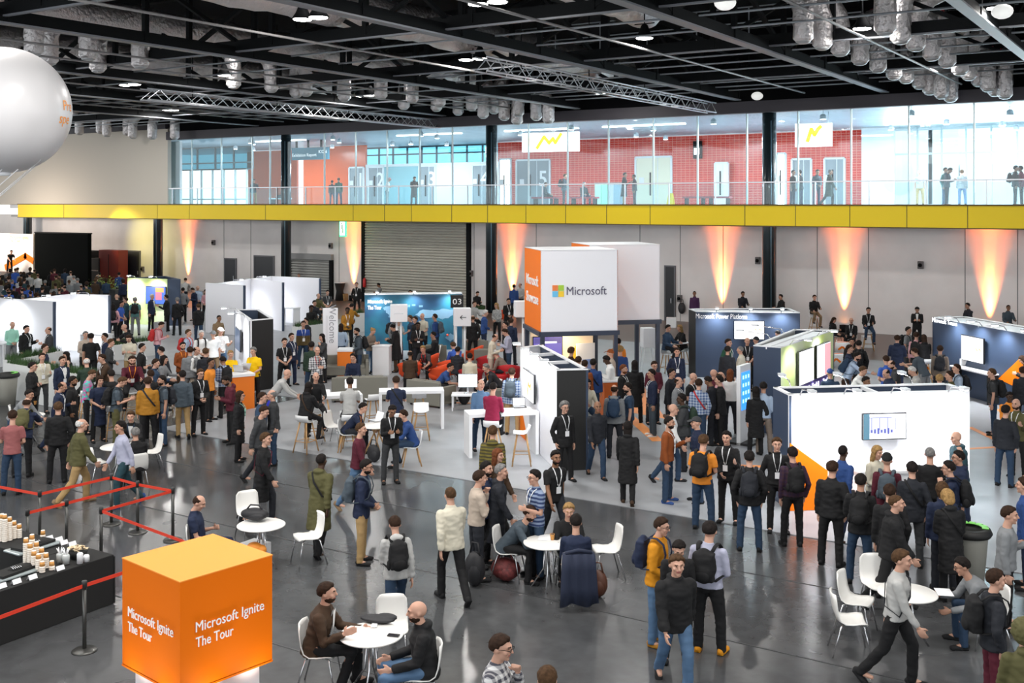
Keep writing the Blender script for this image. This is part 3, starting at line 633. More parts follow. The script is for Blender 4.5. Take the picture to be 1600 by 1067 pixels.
# B4 navy stand
A, B, Cc, D = T(1087, 486), T(1250, 488), T(1232, 481), T(1076, 482)
st, q, o4 = hollow_stand('exhibition_stand', 'navy stand with white lettering and a bright screen below the round black column', [A, B, Cc, D], [m_navy, m_navy, m_navy, m_blk], 0)
MB().box(((q[0]+q[2])/2).xyz+Vector((0, 0, WH-.06)), ((B-A).length-.1, .5, .03), math.atan2((B-A).y, (B-A).x)).build('ceiling_panel', m_white, st)
n4 = outn(A, B); put_text('Microsoft Power Platform', .27, MATS['white_lettering'], onwall(A, B, 1127, 494, .01)-o4, B-A, (0, 0, 1), st, fit=(1.75, .17))
def c_two(t, w, h, y):
    mb = MB(); zigzag(mb, [(.18*w, .0), (.24*w, -.07*h)], .03, .01, Vector((0, y, .05)), Vector((1, 0, 0)), Vector((0, 0, 1))); zigzag(mb, [(.32*w, 0), (.4*w, -.07*h)], .03, .01, Vector((0, y, .05)), Vector((1, 0, 0)), Vector((0, 0, 1))); mb.build('emblem', MATS['screen_orange'], t)
c = (onwall(A, B, 1150, 515)+onwall(A, B, 1190, 515))/2; tv('bright white screen on the navy stand', c+n4*.08, B-A, 1.05, .66, c_two)
for f in (.2, .52, .82): arm_light('', A.lerp(B, f), n4, RW[3], 80, reach=.35)
# B5 lime stand with a dark end
A, B, Cc, D = T(1177, 539), T(1220, 542), T(1303, 515), T(1240, 514)
m, nt, b = ntree('lime_print'); tc = N(nt, 'TexCoord'); sp = N(nt, 'SeparateXYZ'); nt.links.new(tc.outputs['Object'], sp.inputs[0]); n_ = N(nt, 'TexNoise', Scale=.8); nt.links.new(tc.outputs['Object'], n_.inputs[0])
r_ = ramp(nt, n_.outputs[0], [(.35, (.66, .82, .22)), (.65, (.82, .90, .62))]); nt.links.new(r_.outputs[0], b.inputs['Base Color']); b.inputs['Roughness'].default_value = .5; m_lime = m
st, q, o5 = hollow_stand('exhibition_stand', 'lime green stand with a dark end wall beside the long white stand', [A, B, Cc, D], [m_navy, m_lime, m_navy, m_gwhite], 1)
MB().box(((q[0]+q[2])/2).xyz+Vector((0, 0, WH-.06)), (.6, 3.9, .03)).build('ceiling_panel', m_white, st)
n5 = outn(B, Cc); n5 = Vector((1, 0, 0)) if n5.x > 0 else Vector((1, 0, 0)); dd = (Cc-B).normalized()
for x0, x1, ya, l, extra in [(1242, 1265, 575, 'white portrait screen on the lime stand, the nearer of the two', 0), (1270, 1291, 562, 'white and pink portrait screen on the lime stand, the farther of the two', 1)]:
    a, b_ = onwall(B, Cc, x0, ya, 0), onwall(B, Cc, x1, ya, 0); c = (a+b_)/2; w = (b_-a).length
    def c_p(t, w, h, y, e=extra):
        if e: MB().box((.25*w, y, 0), (.45*w, .006, .93*h)).build('pink_field', mat('screen_pink', (.9, .45, .5), emit=.5), t)
    tv(l, Vector((c.x, c.y, 1.60))+n5*.09, dd, w, .95, c_p)
a, b_ = onwall(B, Cc, 1238, 600, 0), onwall(B, Cc, 1297, 600, 0); s_ = MB()
wallpanel(s_, a-o5+n5*.03, b_-o5+n5*.03, 1.1, .02, 0, .78); s_.build('purple_sign', mat('sign_purple', (.20, .14, .55), .5), st)
for f, s in ((.3, 'Track A'), (.55, 'Track B'), (.85, 'Track C')):
    p = a.lerp(b_, f)-o5+n5*.05; p.z = .94; put_text(s, .2, m_lit, p, dd, (0, 0, 1), st)
for f in (.25, .6): arm_light('', D.lerp(Cc, 0).lerp(A, f), Vector((-1, 0, 0)), RW[4], 40, reach=.9)
arm_light('', B.lerp(Cc, .15), n5, 'arm lamp over the nearer portrait screen of the lime stand', 50); arm_light('', B.lerp(Cc, .65), n5, 'arm lamp over the farther portrait screen of the lime stand', 50)
# B3 blue stand far right
A = T(1457, 495); B = A+(T(1600, 520)-A)*1.6; nn = outn(A, B); D = A-nn*1.2; Cc = B-nn*1.2
st, q, o3 = hollow_stand('exhibition_stand', 'blue stand with a tilted-looking screen and white desk behind the long white stand', [A, B, Cc, D], [m_navy, m_navy, m_navy, m_navy], 2)
MB().box(((q[0]+q[2])/2).xyz+Vector((0, 0, WH-.06)), ((B-A).length-.1, 1.1, .03), math.atan2((B-A).y, (B-A).x)).build('ceiling_panel', m_white, st)
tri('printed_wedge', [onwall(A, B, 1560, 592, 0), onwall(A, B, 1599, 555, 0), onwall(A, B, 1599, 610, 0)], m_or, st, o3, nn)
a, b_ = onwall(A, B, 1507, 540, 0), onwall(A, B, 1542, 540, 0); c = (a+b_)/2
tv('white screen with a small orange mark on the blue stand', Vector((c.x, c.y, 1.55))+nn*.09, B-A, (b_-a).length, .8, c_two)
put_text('Microsoft Teams', .2, m_lit, onwall(A, B, 1476, 503, .01)-o3, B-A, (0, 0, 1), st)
for f in (.2, .36, .52, .7): arm_light('', A.lerp(B, f), nn, RW[5], 90, reach=.4)
c = P(1527, 577, .95); t = thing('demo_desk', 'white desk with a dark front holding a laptop below the blue stand screen', 'desk', (c.x, c.y, 0), math.atan2((B-A).y, (B-A).x))
MB().box((0, 0, .93), (1.9, .65, .05)).build('desktop', m_white, t, .01); MB().box((0, .2, .45), (1.8, .04, .9)).build('modesty_panel', m_blk, t)
for s in (-1, 1): MB().box((s*.9, 0, .45), (.04, .6, .9)).build('leg', m_blk, t)
# B6 white screen wall with a black end, left of the middle
A, B, Cc, D = T(367, 483), T(391, 500), T(427, 497), T(405, 483)
st, q, o6 = hollow_stand('exhibition_stand', 'white stand with a black end wall behind the two staff in yellow', [A, B, Cc, D], [m_gwhite, m_blk, m_blk, m_navy], 0)
n6 = outn(A, B); a, b_ = onwall(A, B, 372, 515, 0), onwall(A, B, 382, 515, 0); c = (a+b_)/2
tv('dark blue flat screen on the white stand behind the yellow shirts', Vector((c.x, c.y, 1.45))+n6*.09, B-A, 1.2, .75, None, glow=mat('screen_dark_blue', (.05, .1, .2), .3, emit=.5))
for f in (.25, .75): arm_light('', A.lerp(B, f), n6, RW[6], 70)
# small dark display on the black end
c = onwall(B, Cc, 429, 558, 0); 
# B8 small lime stand
A, B, Cc = T(200, 434), T(262, 436), T(281, 436); bk = Vector((-.5, .9, 0)); D = Cc+(A-B)*.7+Vector((-.8, 1.5, 0))
t = thing('exhibition_stand', 'small pale lime stand with a dark end among the standing crowd by the stage', 'exhibition stand', (A.x, A.y, 0)); o8 = Vector((A.x, A.y, 0)); z3 = lambda v: Vector((v.x, v.y, 0))
wallpanel(MB(), z3(A)-o8, z3(B)-o8, WH, .08).build('wall_panel', m_lime, t); wallpanel(MB(), z3(B)-o8, z3(Cc)-o8, WH, .08).build('end_panel', m_navy, t)
wallpanel(MB(), z3(A)-o8, z3(D)-o8, WH, .08).build('wall_panel', m_navy, t); wallpanel(MB(), z3(Cc)-o8, z3(D)-o8, WH, .08).build('wall_panel', m_navy, t)
n8 = outn(A, B); c = onwall(A, B, 246, 461); tv('colourful flat screen on the small lime stand', c+n8*.05, B-A, 1.25, .9, lambda t, w, h, y: (MB().box((.15*w, y, -.05*h), (.3*w, .006, .4*h)).build('screen_pink_shape', mat('screen_magenta', (.9, .2, .3), emit=.6), t), MB().box((.2*w, y-.003, .3*h), (.4*w, .006, .25*h)).build('screen_orange_shape', MATS['screen_orange'], t)), glow=mat('screen_blue_art', (.05, .15, .6), emit=.7))
for f in (.2, .75): arm_light('', A.lerp(B, f), n8, RW[7], 130)
# B10 world map wall
A, B = T(570, 461), T(722, 459); nn = outn(A, B); t = thing('map_wall', 'teal wall printed with a pale world map and white lettering', 'exhibition stand', (A.x, A.y, 0)); o_ = Vector((A.x, A.y, 0)); dm = (z3(B)-z3(A)).normalized(); Lm = (z3(B)-z3(A)).length
m, nt, b = ntree('map_print'); tc = N(nt, 'TexCoord'); n_ = N(nt, 'TexNoise', Scale=.9, Detail=2.0); nt.links.new(tc.outputs['Object'], n_.inputs[0])
r_ = ramp(nt, n_.outputs[0], [(.35, (.012, .06, .13)), (.7, (.02, .20, .28))]); nt.links.new(r_.outputs[0], b.inputs['Base Color']); b.inputs['Roughness'].default_value = .5
wallpanel(MB(), Vector(), z3(B)-o_, WH, .5, 1 if box_frame(A, B)[1].dot(nn) < 0 else -1).build('wall_panel', m, t)
wallpanel(MB(), Vector(), z3(B)-o_, WH+.04, .54, 1 if box_frame(A, B)[1].dot(nn) < 0 else -1, WH).build('top_rim', m_white, t)
m_land = mat('map_land', (.16, .30, .42), .5)
def land(poly, u0, v0, su, sv):
    rnd = random.Random(len(poly)+int(u0*10)); pts = []
    for i in range(len(poly)):
        (x, y), (x2, y2) = poly[i], poly[(i+1) % len(poly)]
        for f in (0, .2, .4, .6, .8): pts.append((x+(x2-x)*f+rnd.uniform(-.04, .04), y+(y2-y)*f+rnd.uniform(-.06, .06)))
    v = [dm*(u0+x*su)+Vector((0, 0, v0+y*sv)) + nn*.004 for x, y in pts]; k = len(v)
    return [p for p in v]
lands = [([(0, .8), (.25, .95), (.6, 1), (1, .95), (.8, .6), (.6, .45), (.5, .2), (.3, .1), (.2, .4)], .75, 1.35, .85, .55), ([(0, .9), (.5, 1), (1, .7), (.7, .2), (.5, -.2), (.3, .2)], 1.1, .5, .45, .7), ([(0, .6), (.3, 1), (.6, .9), (1, 1), (1.5, .85), (1.3, .5), (1, .1), (.7, .3), (.3, .3)], 2.05, 1.2, 1.2, .5),
         ([(0, .8), (.5, 1), (1, .7), (.8, .2), (.5, -.3), (.3, .2)], 2.0, .45, .5, .75), ([(0, .5), (.5, 1), (1, .5), (.5, 0)], 3.3, .35, .45, .35)]
for pl, u0, v0, su, sv in lands:
    v = land(pl, u0, v0, su, sv); k = len(v); mb = MB(); mb.add(v+[p+nn*.006 for p in v], [tuple(range(k)), tuple(range(k, 2*k))]); mb.build('map_land', m_land, t)
for u, v, s in ((1.75, 1.85, .1), (2.0, 1.88, .07), (2.3, 1.83, .08), (1.3, .9, .06)): MB().box(dm*u+Vector((0, 0, v))+nn*.008, (s*2, .006, s), math.atan2(dm.y, dm.x)).build('map_island', m_land, t)
MB().ell(dm*3.4+Vector((0, 0, .62))+nn*.01, (.05, .05, .05)).build('map_pin', mat('pin_red', (.8, .1, .05)), t)
put_text('Microsoft Ignite', .25, MATS['white_lettering'], dm*.62+Vector((0, 0, 2.03))+nn*.012, dm, (0, 0, 1), t, bold=.006, fit=(1.0, .2)); put_text('The Tour', .25, MATS['white_lettering'], dm*.4+Vector((0, 0, 1.80))+nn*.012, dm, (0, 0, 1), t, bold=.006, fit=(.56, .16))
for f in (.12, .5, .86): arm_light('', A.lerp(B, f), nn, RW[8], 60, reach=.4)
# partition booths
def partitions(label, segs, dark_ends=True):
    o = None
    for k, (a, b) in enumerate(segs):
        a, b = T(*a), T(*b)
        if o is None: o = z3(a); t = thing('partition_booth', label, 'exhibition stand', o)
        wallpanel(MB(), z3(a)-o, z3(b)-o, WH, .07).build('wall_panel', m_gwhite, t)
        wallpanel(MB(), z3(a)-o, z3(b)-o, WH+.02, .09, 0, WH).build('top_rim', m_white, t)
        if dark_ends:
            d = (z3(b)-z3(a)).normalized(); wallpanel(MB(), z3(b)-o, z3(b)-o+d*.07, WH, .1).build('end_strip', m_navy, t)
    return t
partitions('white partition booth in three bays left of the black-ended stand', [((322, 442.6), (381, 446)), ((385, 435.5), (441.7, 441.3)), ((424, 432), (499, 435))])
a, b_ = T(338, 443.3), T(424, 432); 
t = thing('partition_wall', 'long white rear wall joining the three partition bays', 'exhibition stand', z3(a)); wallpanel(MB(), Vector(), z3(b_)-z3(a), WH, .07).build('wall_panel', m_gwhite, t); wallpanel(MB(), Vector(), z3(b_)-z3(a), WH+.02, .09, 0, WH).build('top_rim', m_white, t)
for f in (.28, .7): arm_light('', a.lerp(b_, f), Vector((1, -.3, 0)), RW[9], 110, reach=.9)
partitions('white partition booth nearest the tall grass planters', [((-60, 463), (84, 471.5)), ((110, 460), (170, 461.5))])
a, b_ = T(38, 468), T(110, 460); t = thing('partition_wall', 'white side wall linking the two bays by the grass planters', 'exhibition stand', z3(a)); wallpanel(MB(), Vector(), z3(b_)-z3(a), WH, .07).build('wall_panel', m_gwhite, t); wallpanel(MB(), Vector(), z3(b_)-z3(a), WH+.02, .09, 0, WH).build('top_rim', m_white, t)
for f, l in ((.35, 'arm lamp on the side wall by the grass planters'),): arm_light('', a.lerp(b_, f), Vector((1, -.3, 0)), l, 100, reach=.9)
pp = T(20, 468); arm_light('', pp, Vector((.2, -1, 0)), 'arm lamp over the first bay by the grass planters', 90, reach=.9); pp = T(140, 461); arm_light('', pp, Vector((.2, -1, 0)), 'arm lamp over the second bay by the grass planters', 80, reach=.9)
# ---------------------------------------------------------------- the two lifted cubes
def lifted_cube(label, pf, z1, z0, s, vp, left=None, front=None, orange_back=False):
    """pf = world plan point of the front-left corner; vp = pixel (rel. centre) the sides run to"""
    sd = (FW*FPX+RT*vp).normalized(); rt = Vector((sd.y, -sd.x, 0)); h = z1-z0
    t = thing('lifted_cube', label, 'display cube', (pf.x, pf.y, 0), math.atan2(rt.y, rt.x))   # local x = right, y = away
    e = .012
    MB().box((s/2, s/2, (z0+z1)/2), (s-.04, s-.04, h-.02)).build('core', m_gwhite, t)
    MB().box((s/2, .01, (z0+z1)/2), (s, .02, h)).build('front_panel', m_gwhite, t); MB().box((.01, s/2, (z0+z1)/2), (.02, s, h)).build('side_panel', m_or, t)
    MB().box((s-.01, s/2, (z0+z1)/2), (.02, s, h)).build('side_panel', m_or if orange_back else m_gwhite, t); MB().box((s/2, s/2, z1), (s, s, .03)).build('top_panel', m_white, t)
    fr = MB(); w = .12
    for a, b in (((0, 0), (s, 0)), ((s, 0), (s, s)), ((s, s), (0, s)), ((0, s), (0, 0))): fr.bar((*a, z0-.07), (*b, z0-.07), w, .13)
    fr.build('steel_frame', mat('frame_slate', (.03, .04, .07), .4), t)
    for a in ((w/2, w/2), (s-w/2, w/2), (w/2, s-w/2), (s-w/2, s-w/2)): MB().box((*a, (z0-.1)/2), (w, w, z0-.1)).build('post', MATS['frame_slate'], t)
    return t, rt, sd
zt, zb, S1 = 4.7, 2.31, 2.35
pf = P(845, 391.5, zt); cube, rt, sd = lifted_cube('big white cube with a four-colour square logo and an orange side, raised on dark posts', pf, zt, zb, S1, -330, orange_back=True)
hc = (zt+zb)/2
for dx, dz, c in ((-.09, .09, (.85, .22, .05)), (.09, .09, (.40, .65, .05)), (-.09, -.09, (.15, .55, .85)), (.09, -.09, (.95, .62, .03))):
    MB().box((.52+dx, -.012, hc+dz), (.165, .02, .165)).build('logo_square', mat('logo_%d' % int(c[0]*100), c, .5), cube)
put_text('Microsoft', .36, mat('logo_grey', (.10, .09, .14), .5), (1.39, -.012, hc), (1, 0, 0), (0, 0, 1), cube, fit=(1.22, .25))
put_text('Microsoft', .40, mat('white_lettering', (.95, .95, .95)), (-.012, S1*.5, hc+.26), (0, -1, 0), (0, 0, 1), cube, fit=(1.75, .32), bold=.004); put_text('Showcase', .40, MATS['white_lettering'], (-.012, S1*.5, hc-.28), (0, -1, 0), (0, 0, 1), cube, fit=(1.75, .32), bold=.004)
pf2 = P(921, 383.2, zt+.05); cube2, _, _ = lifted_cube('plain white cube raised on dark posts behind the logo cube', pf2, zt+.05, zb+.03, S1, -330)
# under the cubes: a cream wall with screen, poster, counter
o_ = Vector((pf.x, pf.y, 0)); L_ = lambda x, y, z=0: o_+rt*x+sd*y+Vector((0, 0, z)); az = math.atan2(rt.y, rt.x)
t = thing('showcase_wall', 'cream display wall with an amber wedge under the logo cube', 'exhibition stand', L_(.1, 1.9), az)
MB().box((1.0, .04, 1.1), (2.0, .08, 2.2)).build('wall_panel', mat('cream_panel', (.90, .74, .55), .5), t)
MB().add([(.9, -.005, .75), (1.45, -.005, 1.65), (1.45, -.005, .2), (.9, -.005, .2), (.9, 0, .75), (1.45, 0, 1.65), (1.45, 0, .2), (.9, 0, .2)], [(0, 1, 2, 3), (4, 5, 6, 7), (0, 1, 5, 4)]).build('printed_wedge', mat('amber_print', (.95, .5, .03), .5), t)
tv('screen with a purple and blue picture under the logo cube', L_(.62, 1.83, 1.62), rt, .95, .66, lambda t, w, h, y: (MB().box((0, y, .3*h), (.9*w, .006, .25*h)).build('screen_dark_band', mat('screen_navy', (.08, .06, .3), emit=.5), t), MB().box((.1*w, y-.003, .22*h), (.4*w, .006, .08*h)).build('screen_white_shape', m_screen, t)), glow=mat('screen_purple', (.14, .11, .5), emit=.5))
t = thing('poster_board', 'white poster board leaning under the logo cube beside the amber wedge', 'poster board', L_(1.75, 1.5), az+.15)
MB().box((0, 0, 1.25), (.62, .04, 1.0)).build('board', m_white, t); MB().box((.03, -.025, 1.1), (.3, .01, .3)).build('print', mat('print_blue', (.2, .3, .6), .5), t)
for s in (-1, 1): MB().tube([(s*.25, 0, .8), (s*.28, .1, 0)], .015).build('leg', m_blk, t)
t = thing('info_counter', 'orange-fronted counter with a white top under the logo cube', 'counter', L_(1.95, -1.1), az); MB().box((0, 0, .5), (.8, .5, 1.0)).build('body', mat('counter_red_orange', (.62, .13, .02), .5), t); MB().box((0, 0, 1.03), (.9, .6, .06)).build('countertop', m_white, t)
light('showcase_lamp', 'AREA', L_(1.0, 1.2, 2.15), 16, (1, .8, .55), .8, to=L_(1.0, 1.4, 0))
# white cabinet on legs under the plain cube
c = P(1012, 512, 1.6); t = thing('display_cabinet', 'white box cabinet on thin splayed legs under the plain cube', 'cabinet', (c.x, c.y, 0), az)
MB().box((0, 0, 1.25), (.45, .4, .7)).build('body', m_white, t, .02)
for a in (-1, 1):
    for b_ in (-1, 1): MB().tube([(a*.17, b_*.15, .92), (a*.25, b_*.2, 0)], .012).build('leg', m_white, t)
c = P(1058, 535, 1.05); t = thing('bistro_table', 'white high table on crossed wooden legs behind the man in a navy suit', 'table', (c.x, c.y, 0))
MB().lathe((0, 0, 1.03), [(.4, 0), (.42, .02), (.4, .04)], 24).build('tabletop', m_white, t)
for k in range(3): a = k*2.1; MB().tube([(.05*math.cos(a), .05*math.sin(a), 1.03), (.32*math.cos(a), .32*math.sin(a), 0)], .022).build('leg', m_wood, t)
# ---------------------------------------------------------------- foreground cube
s, Tz = 1.2, 2.06
pf = P(281, 910, Tz); a1 = P(190, 872, Tz); az = math.atan2((pf-a1).y, (pf-a1).x)
t = thing('welcome_cube', 'orange cube with white event lettering on a lit white pedestal', 'display cube', (pf.x, pf.y, 0), az)   # local x runs away from a1, so the cube fills -x, +y
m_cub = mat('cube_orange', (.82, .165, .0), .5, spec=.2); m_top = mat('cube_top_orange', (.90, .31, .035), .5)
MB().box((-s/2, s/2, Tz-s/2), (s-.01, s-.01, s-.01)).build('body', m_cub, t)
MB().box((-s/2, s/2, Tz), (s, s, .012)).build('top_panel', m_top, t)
MB().box((-s/2, s/2, .42), (s*.82, s*.82, .84)).build('pedestal', m_white, t); MB().box((-s/2, s/2, Tz-s-.01), (s, s, .02)).build('underside', m_cub, t)
tw = mat('white_lettering', (.95, .95, .95))
for i, (l1, hgt, fw, fh) in enumerate((('Microsoft Ignite', 0, .93, .145), ('The Tour', -.15, .50, .108))):
    put_text(l1, .165, tw, (-s+.15, -.006, Tz-.58+hgt), (1, 0, 0), (0, 0, 1), t, align='LEFT', fit=(fw, fh)); put_text(l1, .175, tw, (.006, .19, Tz-.55+hgt), (0, 1, 0), (0, 0, 1), t, align='LEFT', fit=(fw*.95, fh))
M_ = t.matrix_basis
for lx, ly in ((-s*.25, -.18), (-s*.8, -.18), (.18, s*.3), (.18, s*.8)):
    w = Matrix.Translation((pf.x, pf.y, 0)) @ Matrix.Rotation(az, 4, 'Z')
    p = w @ Vector((lx, ly, .45)); q_ = w @ Vector((lx*.9, ly*.5 if ly < 0 else ly, Tz-s+.15)) if ly < 0 else w @ Vector((.06, ly, Tz-s+.15))
    b = MB(); b.lathe((lx, ly, .35), [(.05, 0), (.06, .02), (.06, .1)], 12); b.tube([(lx, ly, 0), (lx, ly, .36)], .02); b.build('uplighter', m_blk, t)
    light('cube_uplight', 'SPOT', p, 26, (1, .93, .85), .04, to=q_+Vector((0, 0, .2)), spot=95, blend=1)
# ---------------------------------------------------------------- balloon
c = P(8, 400, 0); zc = 7.95; d = 21.7; bp = FW*d+RT*((8-CXP)/FPX*d); rb = 1.25
t = thing('balloon', 'big white inflated balloon with orange lettering, tied down by thin cords', 'balloon', (bp.x, bp.y, zc), TH)
mb = MB(); n = 72; pr = []
for i in range(37):
    ph = math.pi*i/36; pr.append((max(.002, rb*math.sin(ph)), -rb*math.cos(ph)))
mb.lathe((0, 0, 0), pr, n); ob = mb.build('envelope', mat('balloon_vinyl', (.62, .61, .62), .32, bump=.0), t)
me = ob.data
for v in me.vertices:
    a = math.atan2(v.co.y, v.co.x); dd_ = ((a+.62) % (2*math.pi)); dd_ = min(dd_, 2*math.pi-dd_)
    if dd_ < .22 and abs(v.co.z) < .75: v.co *= 1-.012*(.5+.5*math.sin(v.co.z*70))*(1-dd_/.22)
def ball_text(s, size, lon, lat):
    tm = text_mesh(s, size, mat('balloon_orange', (.9, .30, .01), .5), ext=.0, align='LEFT'); o = bpy.data.objects.new('lettering', tm)
    bm = bmesh.new(); bm.from_mesh(tm); bmesh.ops.subdivide_edges(bm, edges=bm.edges, cuts=2); bm.to_mesh(tm); bm.free()
    for v in tm.vertices:
        a = lon+v.co.x/rb; b_ = lat+v.co.y/rb; v.co = Vector((math.cos(a)*math.cos(b_), math.sin(a)*math.cos(b_), math.sin(b_)))*(rb+.008)
    C.objects.link(o); o.parent = t
ball_text('Pre', .29, -.16, .06); ball_text('spe', .29, -.24, -.15)
b = MB(); b.lathe((0, 0, -rb-.06), [(.1, 0), (.12, .08)], 12); b.build('neck', m_white, t)
an = P(-30, 640, 0)-Vector((bp.x, bp.y, zc)); k = 0
for ax, ay in ((.35, -.2), (.75, -.1), (-.35, -.3), (.5, .2), (.1, -.35)):
    pt = Vector((ax, ay, -math.sqrt(rb*rb-ax*ax-ay*ay))); MB().tube([pt, pt.lerp(an, .5), an+Vector((.1*k, 0, 0))], .009, 5).build('cord', m_white, t); k += 1
t = box_thing('balloon_anchor', 'white weight block on the floor holding the balloon cords', 'weight', P(-30, 640, 0), (.5, .5, .25), m_white)
# ---------------------------------------------------------------- stage on the far left
Ys = 47
def onplane(px, py): p = onY(px, Ys); p.z = zat(py, p); return p
a, b_, c_ = onplane(-60, 363), onplane(52, 363), onplane(57.5, 363)
t = thing('stage_wall', 'white stage wall with an orange roof-shaped chevron behind the desk', 'stage wall', (b_.x, Ys, 0))
MB().box(((a.x-b_.x)/2, .1, a.z/2), (b_.x-a.x, .2, a.z)).build('wall_panel', mat('stage_white', (.88, .78, .72), .5), t)
mb = MB(); zz = [onplane(10, 417), onplane(40, 400), onplane(52, 407)]
zigzag(mb, [(p.x-b_.x, p.z) for p in zz[:2]]+[(-.1, zz[2].z)], .42, .03, Vector((0, -.02, 0)), Vector((1, 0, 0)), Vector((0, 0, 1))); mb.build('chevron', m_or, t)
put_text('Microsoft Ignite', .36, mat('stage_orange_text', (.95, .55, .2), .5), (onplane(30, 371).x-b_.x, -.01, onplane(30, 371).z), (1, 0, 0), (0, 0, 1), t); put_text('The Tour', .36, MATS['stage_orange_text'], (onplane(23, 376).x-b_.x, -.01, onplane(23, 376).z), (1, 0, 0), (0, 0, 1), t)
e = onplane(140, 363)
t = thing('stage_backdrop', 'large black stage backdrop beside the white chevron wall', 'backdrop screen', ((c_.x+e.x)/2, Ys, 0)); MB().box((0, 0, c_.z/2), (e.x-c_.x, .3, c_.z)).build('drape', mat('stage_black', (.004, .005, .005), .95, spec=.05), t); MB().box((0, 0, c_.z), (e.x-c_.x+.1, .36, .08)).build('top_rail', m_black, t)
a, b_ = onplane(0, 421), onplane(28, 421); t = thing('stage_desk', 'white stage desk with an amber zigzag on its front', 'desk', ((a.x+b_.x)/2, Ys-2.2, 0)); MB().box((0, 0, (a.z+1.1)/2), (b_.x-a.x+1.5, .8, a.z-1.1)).build('body', m_white, t)
mb = MB(); zigzag(mb, [(-1, 1.0), (-.4, 1.45), (.1, 1.05), (.5, 1.5)], .16, .03, Vector((0, -.42, -.2)), Vector((1, 0, 0)), Vector((0, 0, 1))); mb.build('emblem', mat('amber_print', (.95, .5, .03)), t)
light('stage_light', 'AREA', onplane(20, 355)-Vector((0, 3.5, -1)), 260, (1, .85, .72), 1.5, to=onplane(25, 400))
light('stage_yellow', 'SPOT', (onplane(120, 300).x, YW-4.5, 5.0), 380, (1, .85, .2), .1, to=(onplane(150, 360).x, YW, 3.2), spot=80, blend=1)
p0 = onplane(-60, 350); p0.y -= 6; box_truss((p0.x, p0.y, 4.9), (onplane(50, 350).x+2.2, p0.y, 4.9), 'pale aluminium truss above the stage beside the balloon cords', .42)
st_ = MB().box(((onplane(-40, 400).x+c_.x)/2, Ys-2.3, .55), (c_.x-onplane(-40, 400).x, 4.2, 1.1)).build('stage_platform', m_blk); tag(st_, 'black raised stage platform under the white chevron wall', 'stage')
t = thing('stage_projector', 'black projector clamped under the pale stage truss', 'projector', (onplane(27, 350).x, p0.y, 4.55)); MB().box((0, 0, 0), (.35, .5, .3)).build('body', m_blk, t, .02); MB().tube([(0, 0, .1), (0, 0, .4)], .03).build('clamp', m_blk, t)
for s, l in ((0, 'black stack of crates against the yellow-lit wall'), (1, 'black flight case against the yellow-lit wall')):
    c = onY(143+s*13, YW-1.2); t = box_thing('flight_case', l, 'crate', c, (1.1, 1, 2.6-s*.5), m_blk, 0, .03); MB().box((0, -.51, 1.2), (1.0, .02, .06)).build('strap', m_chrome, t)
c = onY(177, YW-1.2); t = box_thing('red_cabinet', 'dull red cabinet standing by the yellow-lit wall', 'cabinet', c, (2.2, .8, 2.7), mat('dull_red', (.22, .02, .015), .5)); MB().box((0, -.41, 1.3), (.04, .02, 2.2)).build('door_gap', m_blk, t)
# ---------------------------------------------------------------- signs
p = P(722, 575, 0); hz = lambda y, v: zat(y, v)
v = p; t = thing('direction_cube', 'white sign cube with a black left-pointing arrow on two white poles', 'sign', (v.x, v.y, 0), TH+.1); u = depth(v)/FPX
zc = (hz(481, v)+hz(509, v))/2
MB().box((0, 0, zc), (27*u, .4, 28*u)).build('sign_box', m_white, t, .02)
for x in (-.22, .1): MB().tube([(x, 0, 0), (x, 0, zc-14*u)], .035).build('pole', m_white, t)
b = MB(); b.bar((-.08*1, -.215, zc), (.14, -.215, zc), .012, .02); b.bar((-.08, -.215, zc), (-.0, -.215, zc+.08), .012, .02); b.bar((-.08, -.215, zc), (0, -.215, zc-.08), .012, .02); b.build('arrow', m_black, t)
v = P(714, 560, 0); u = depth(v)/FPX; t = thing('number_sign', 'square black sign reading 03 on a thin pole', 'sign', (v.x, v.y, 0), TH+.1); za, zb_ = hz(461, v), hz(481, v)
MB().box((0, 0, (za+zb_)/2), (20*u, .12, za-zb_)).build('sign_box', m_blk, t); MB().tube([(-.1, .0, 0), (-.1, 0, zb_)], .03).build('pole', m_white, t); put_text('03', .27, MATS['white_lettering'], (0, -.065, (za+zb_)/2), (1, 0, 0), (0, 0, 1), t, fit=(.34, .22))
v = P(597, 585, 0); u = depth(v)/FPX; t = thing('sign_cube', 'blank white sign cube above a white counter by the map wall', 'sign', (v.x+.2, v.y+.7, 0), TH+.1); za, zb_ = hz(479, v), hz(503, v)
MB().box((0, 0, (za+zb_)/2), (27*u, .5, za-zb_+.06)).build('sign_box', m_white, t, .02); MB().box((0, -.255, (za+zb_)/2), (14*u, .01, .02)).build('printed_line', mat('screen_grey', (.4, .4, .42), emit=.6), t)
for x in (-.08, .08): MB().tube([(x, 0, 0), (x, 0, zb_)], .035).build('pole', m_white, t)
v = P(597, 585, 0); t = box_thing('white_counter', 'tall white box counter with papers under the blank sign cube', 'counter', v, (26*u, .5, 1.02), m_white, TH-.1, .01); MB().box((0, 0, 1.03), (26*u+.04, .54, .03)).build('countertop', m_white, t)
v = P(812, 600, 0); u = depth(v)/FPX; t = thing('sign_cube', 'blank white sign cube on one pole beside the orange showcase face', 'sign', (v.x-.3, v.y+.6, 0), TH+.2); v = t.location; u = depth(v)/FPX; za, zb_ = hz(470, v), hz(495, v)
MB().box((0, 0, (za+zb_)/2), (22*u, .4, za-zb_)).build('sign_box', m_white, t, .02); MB().tube([(.05, 0, 0), (.05, 0, zb_)], .04).build('pole', m_white, t)
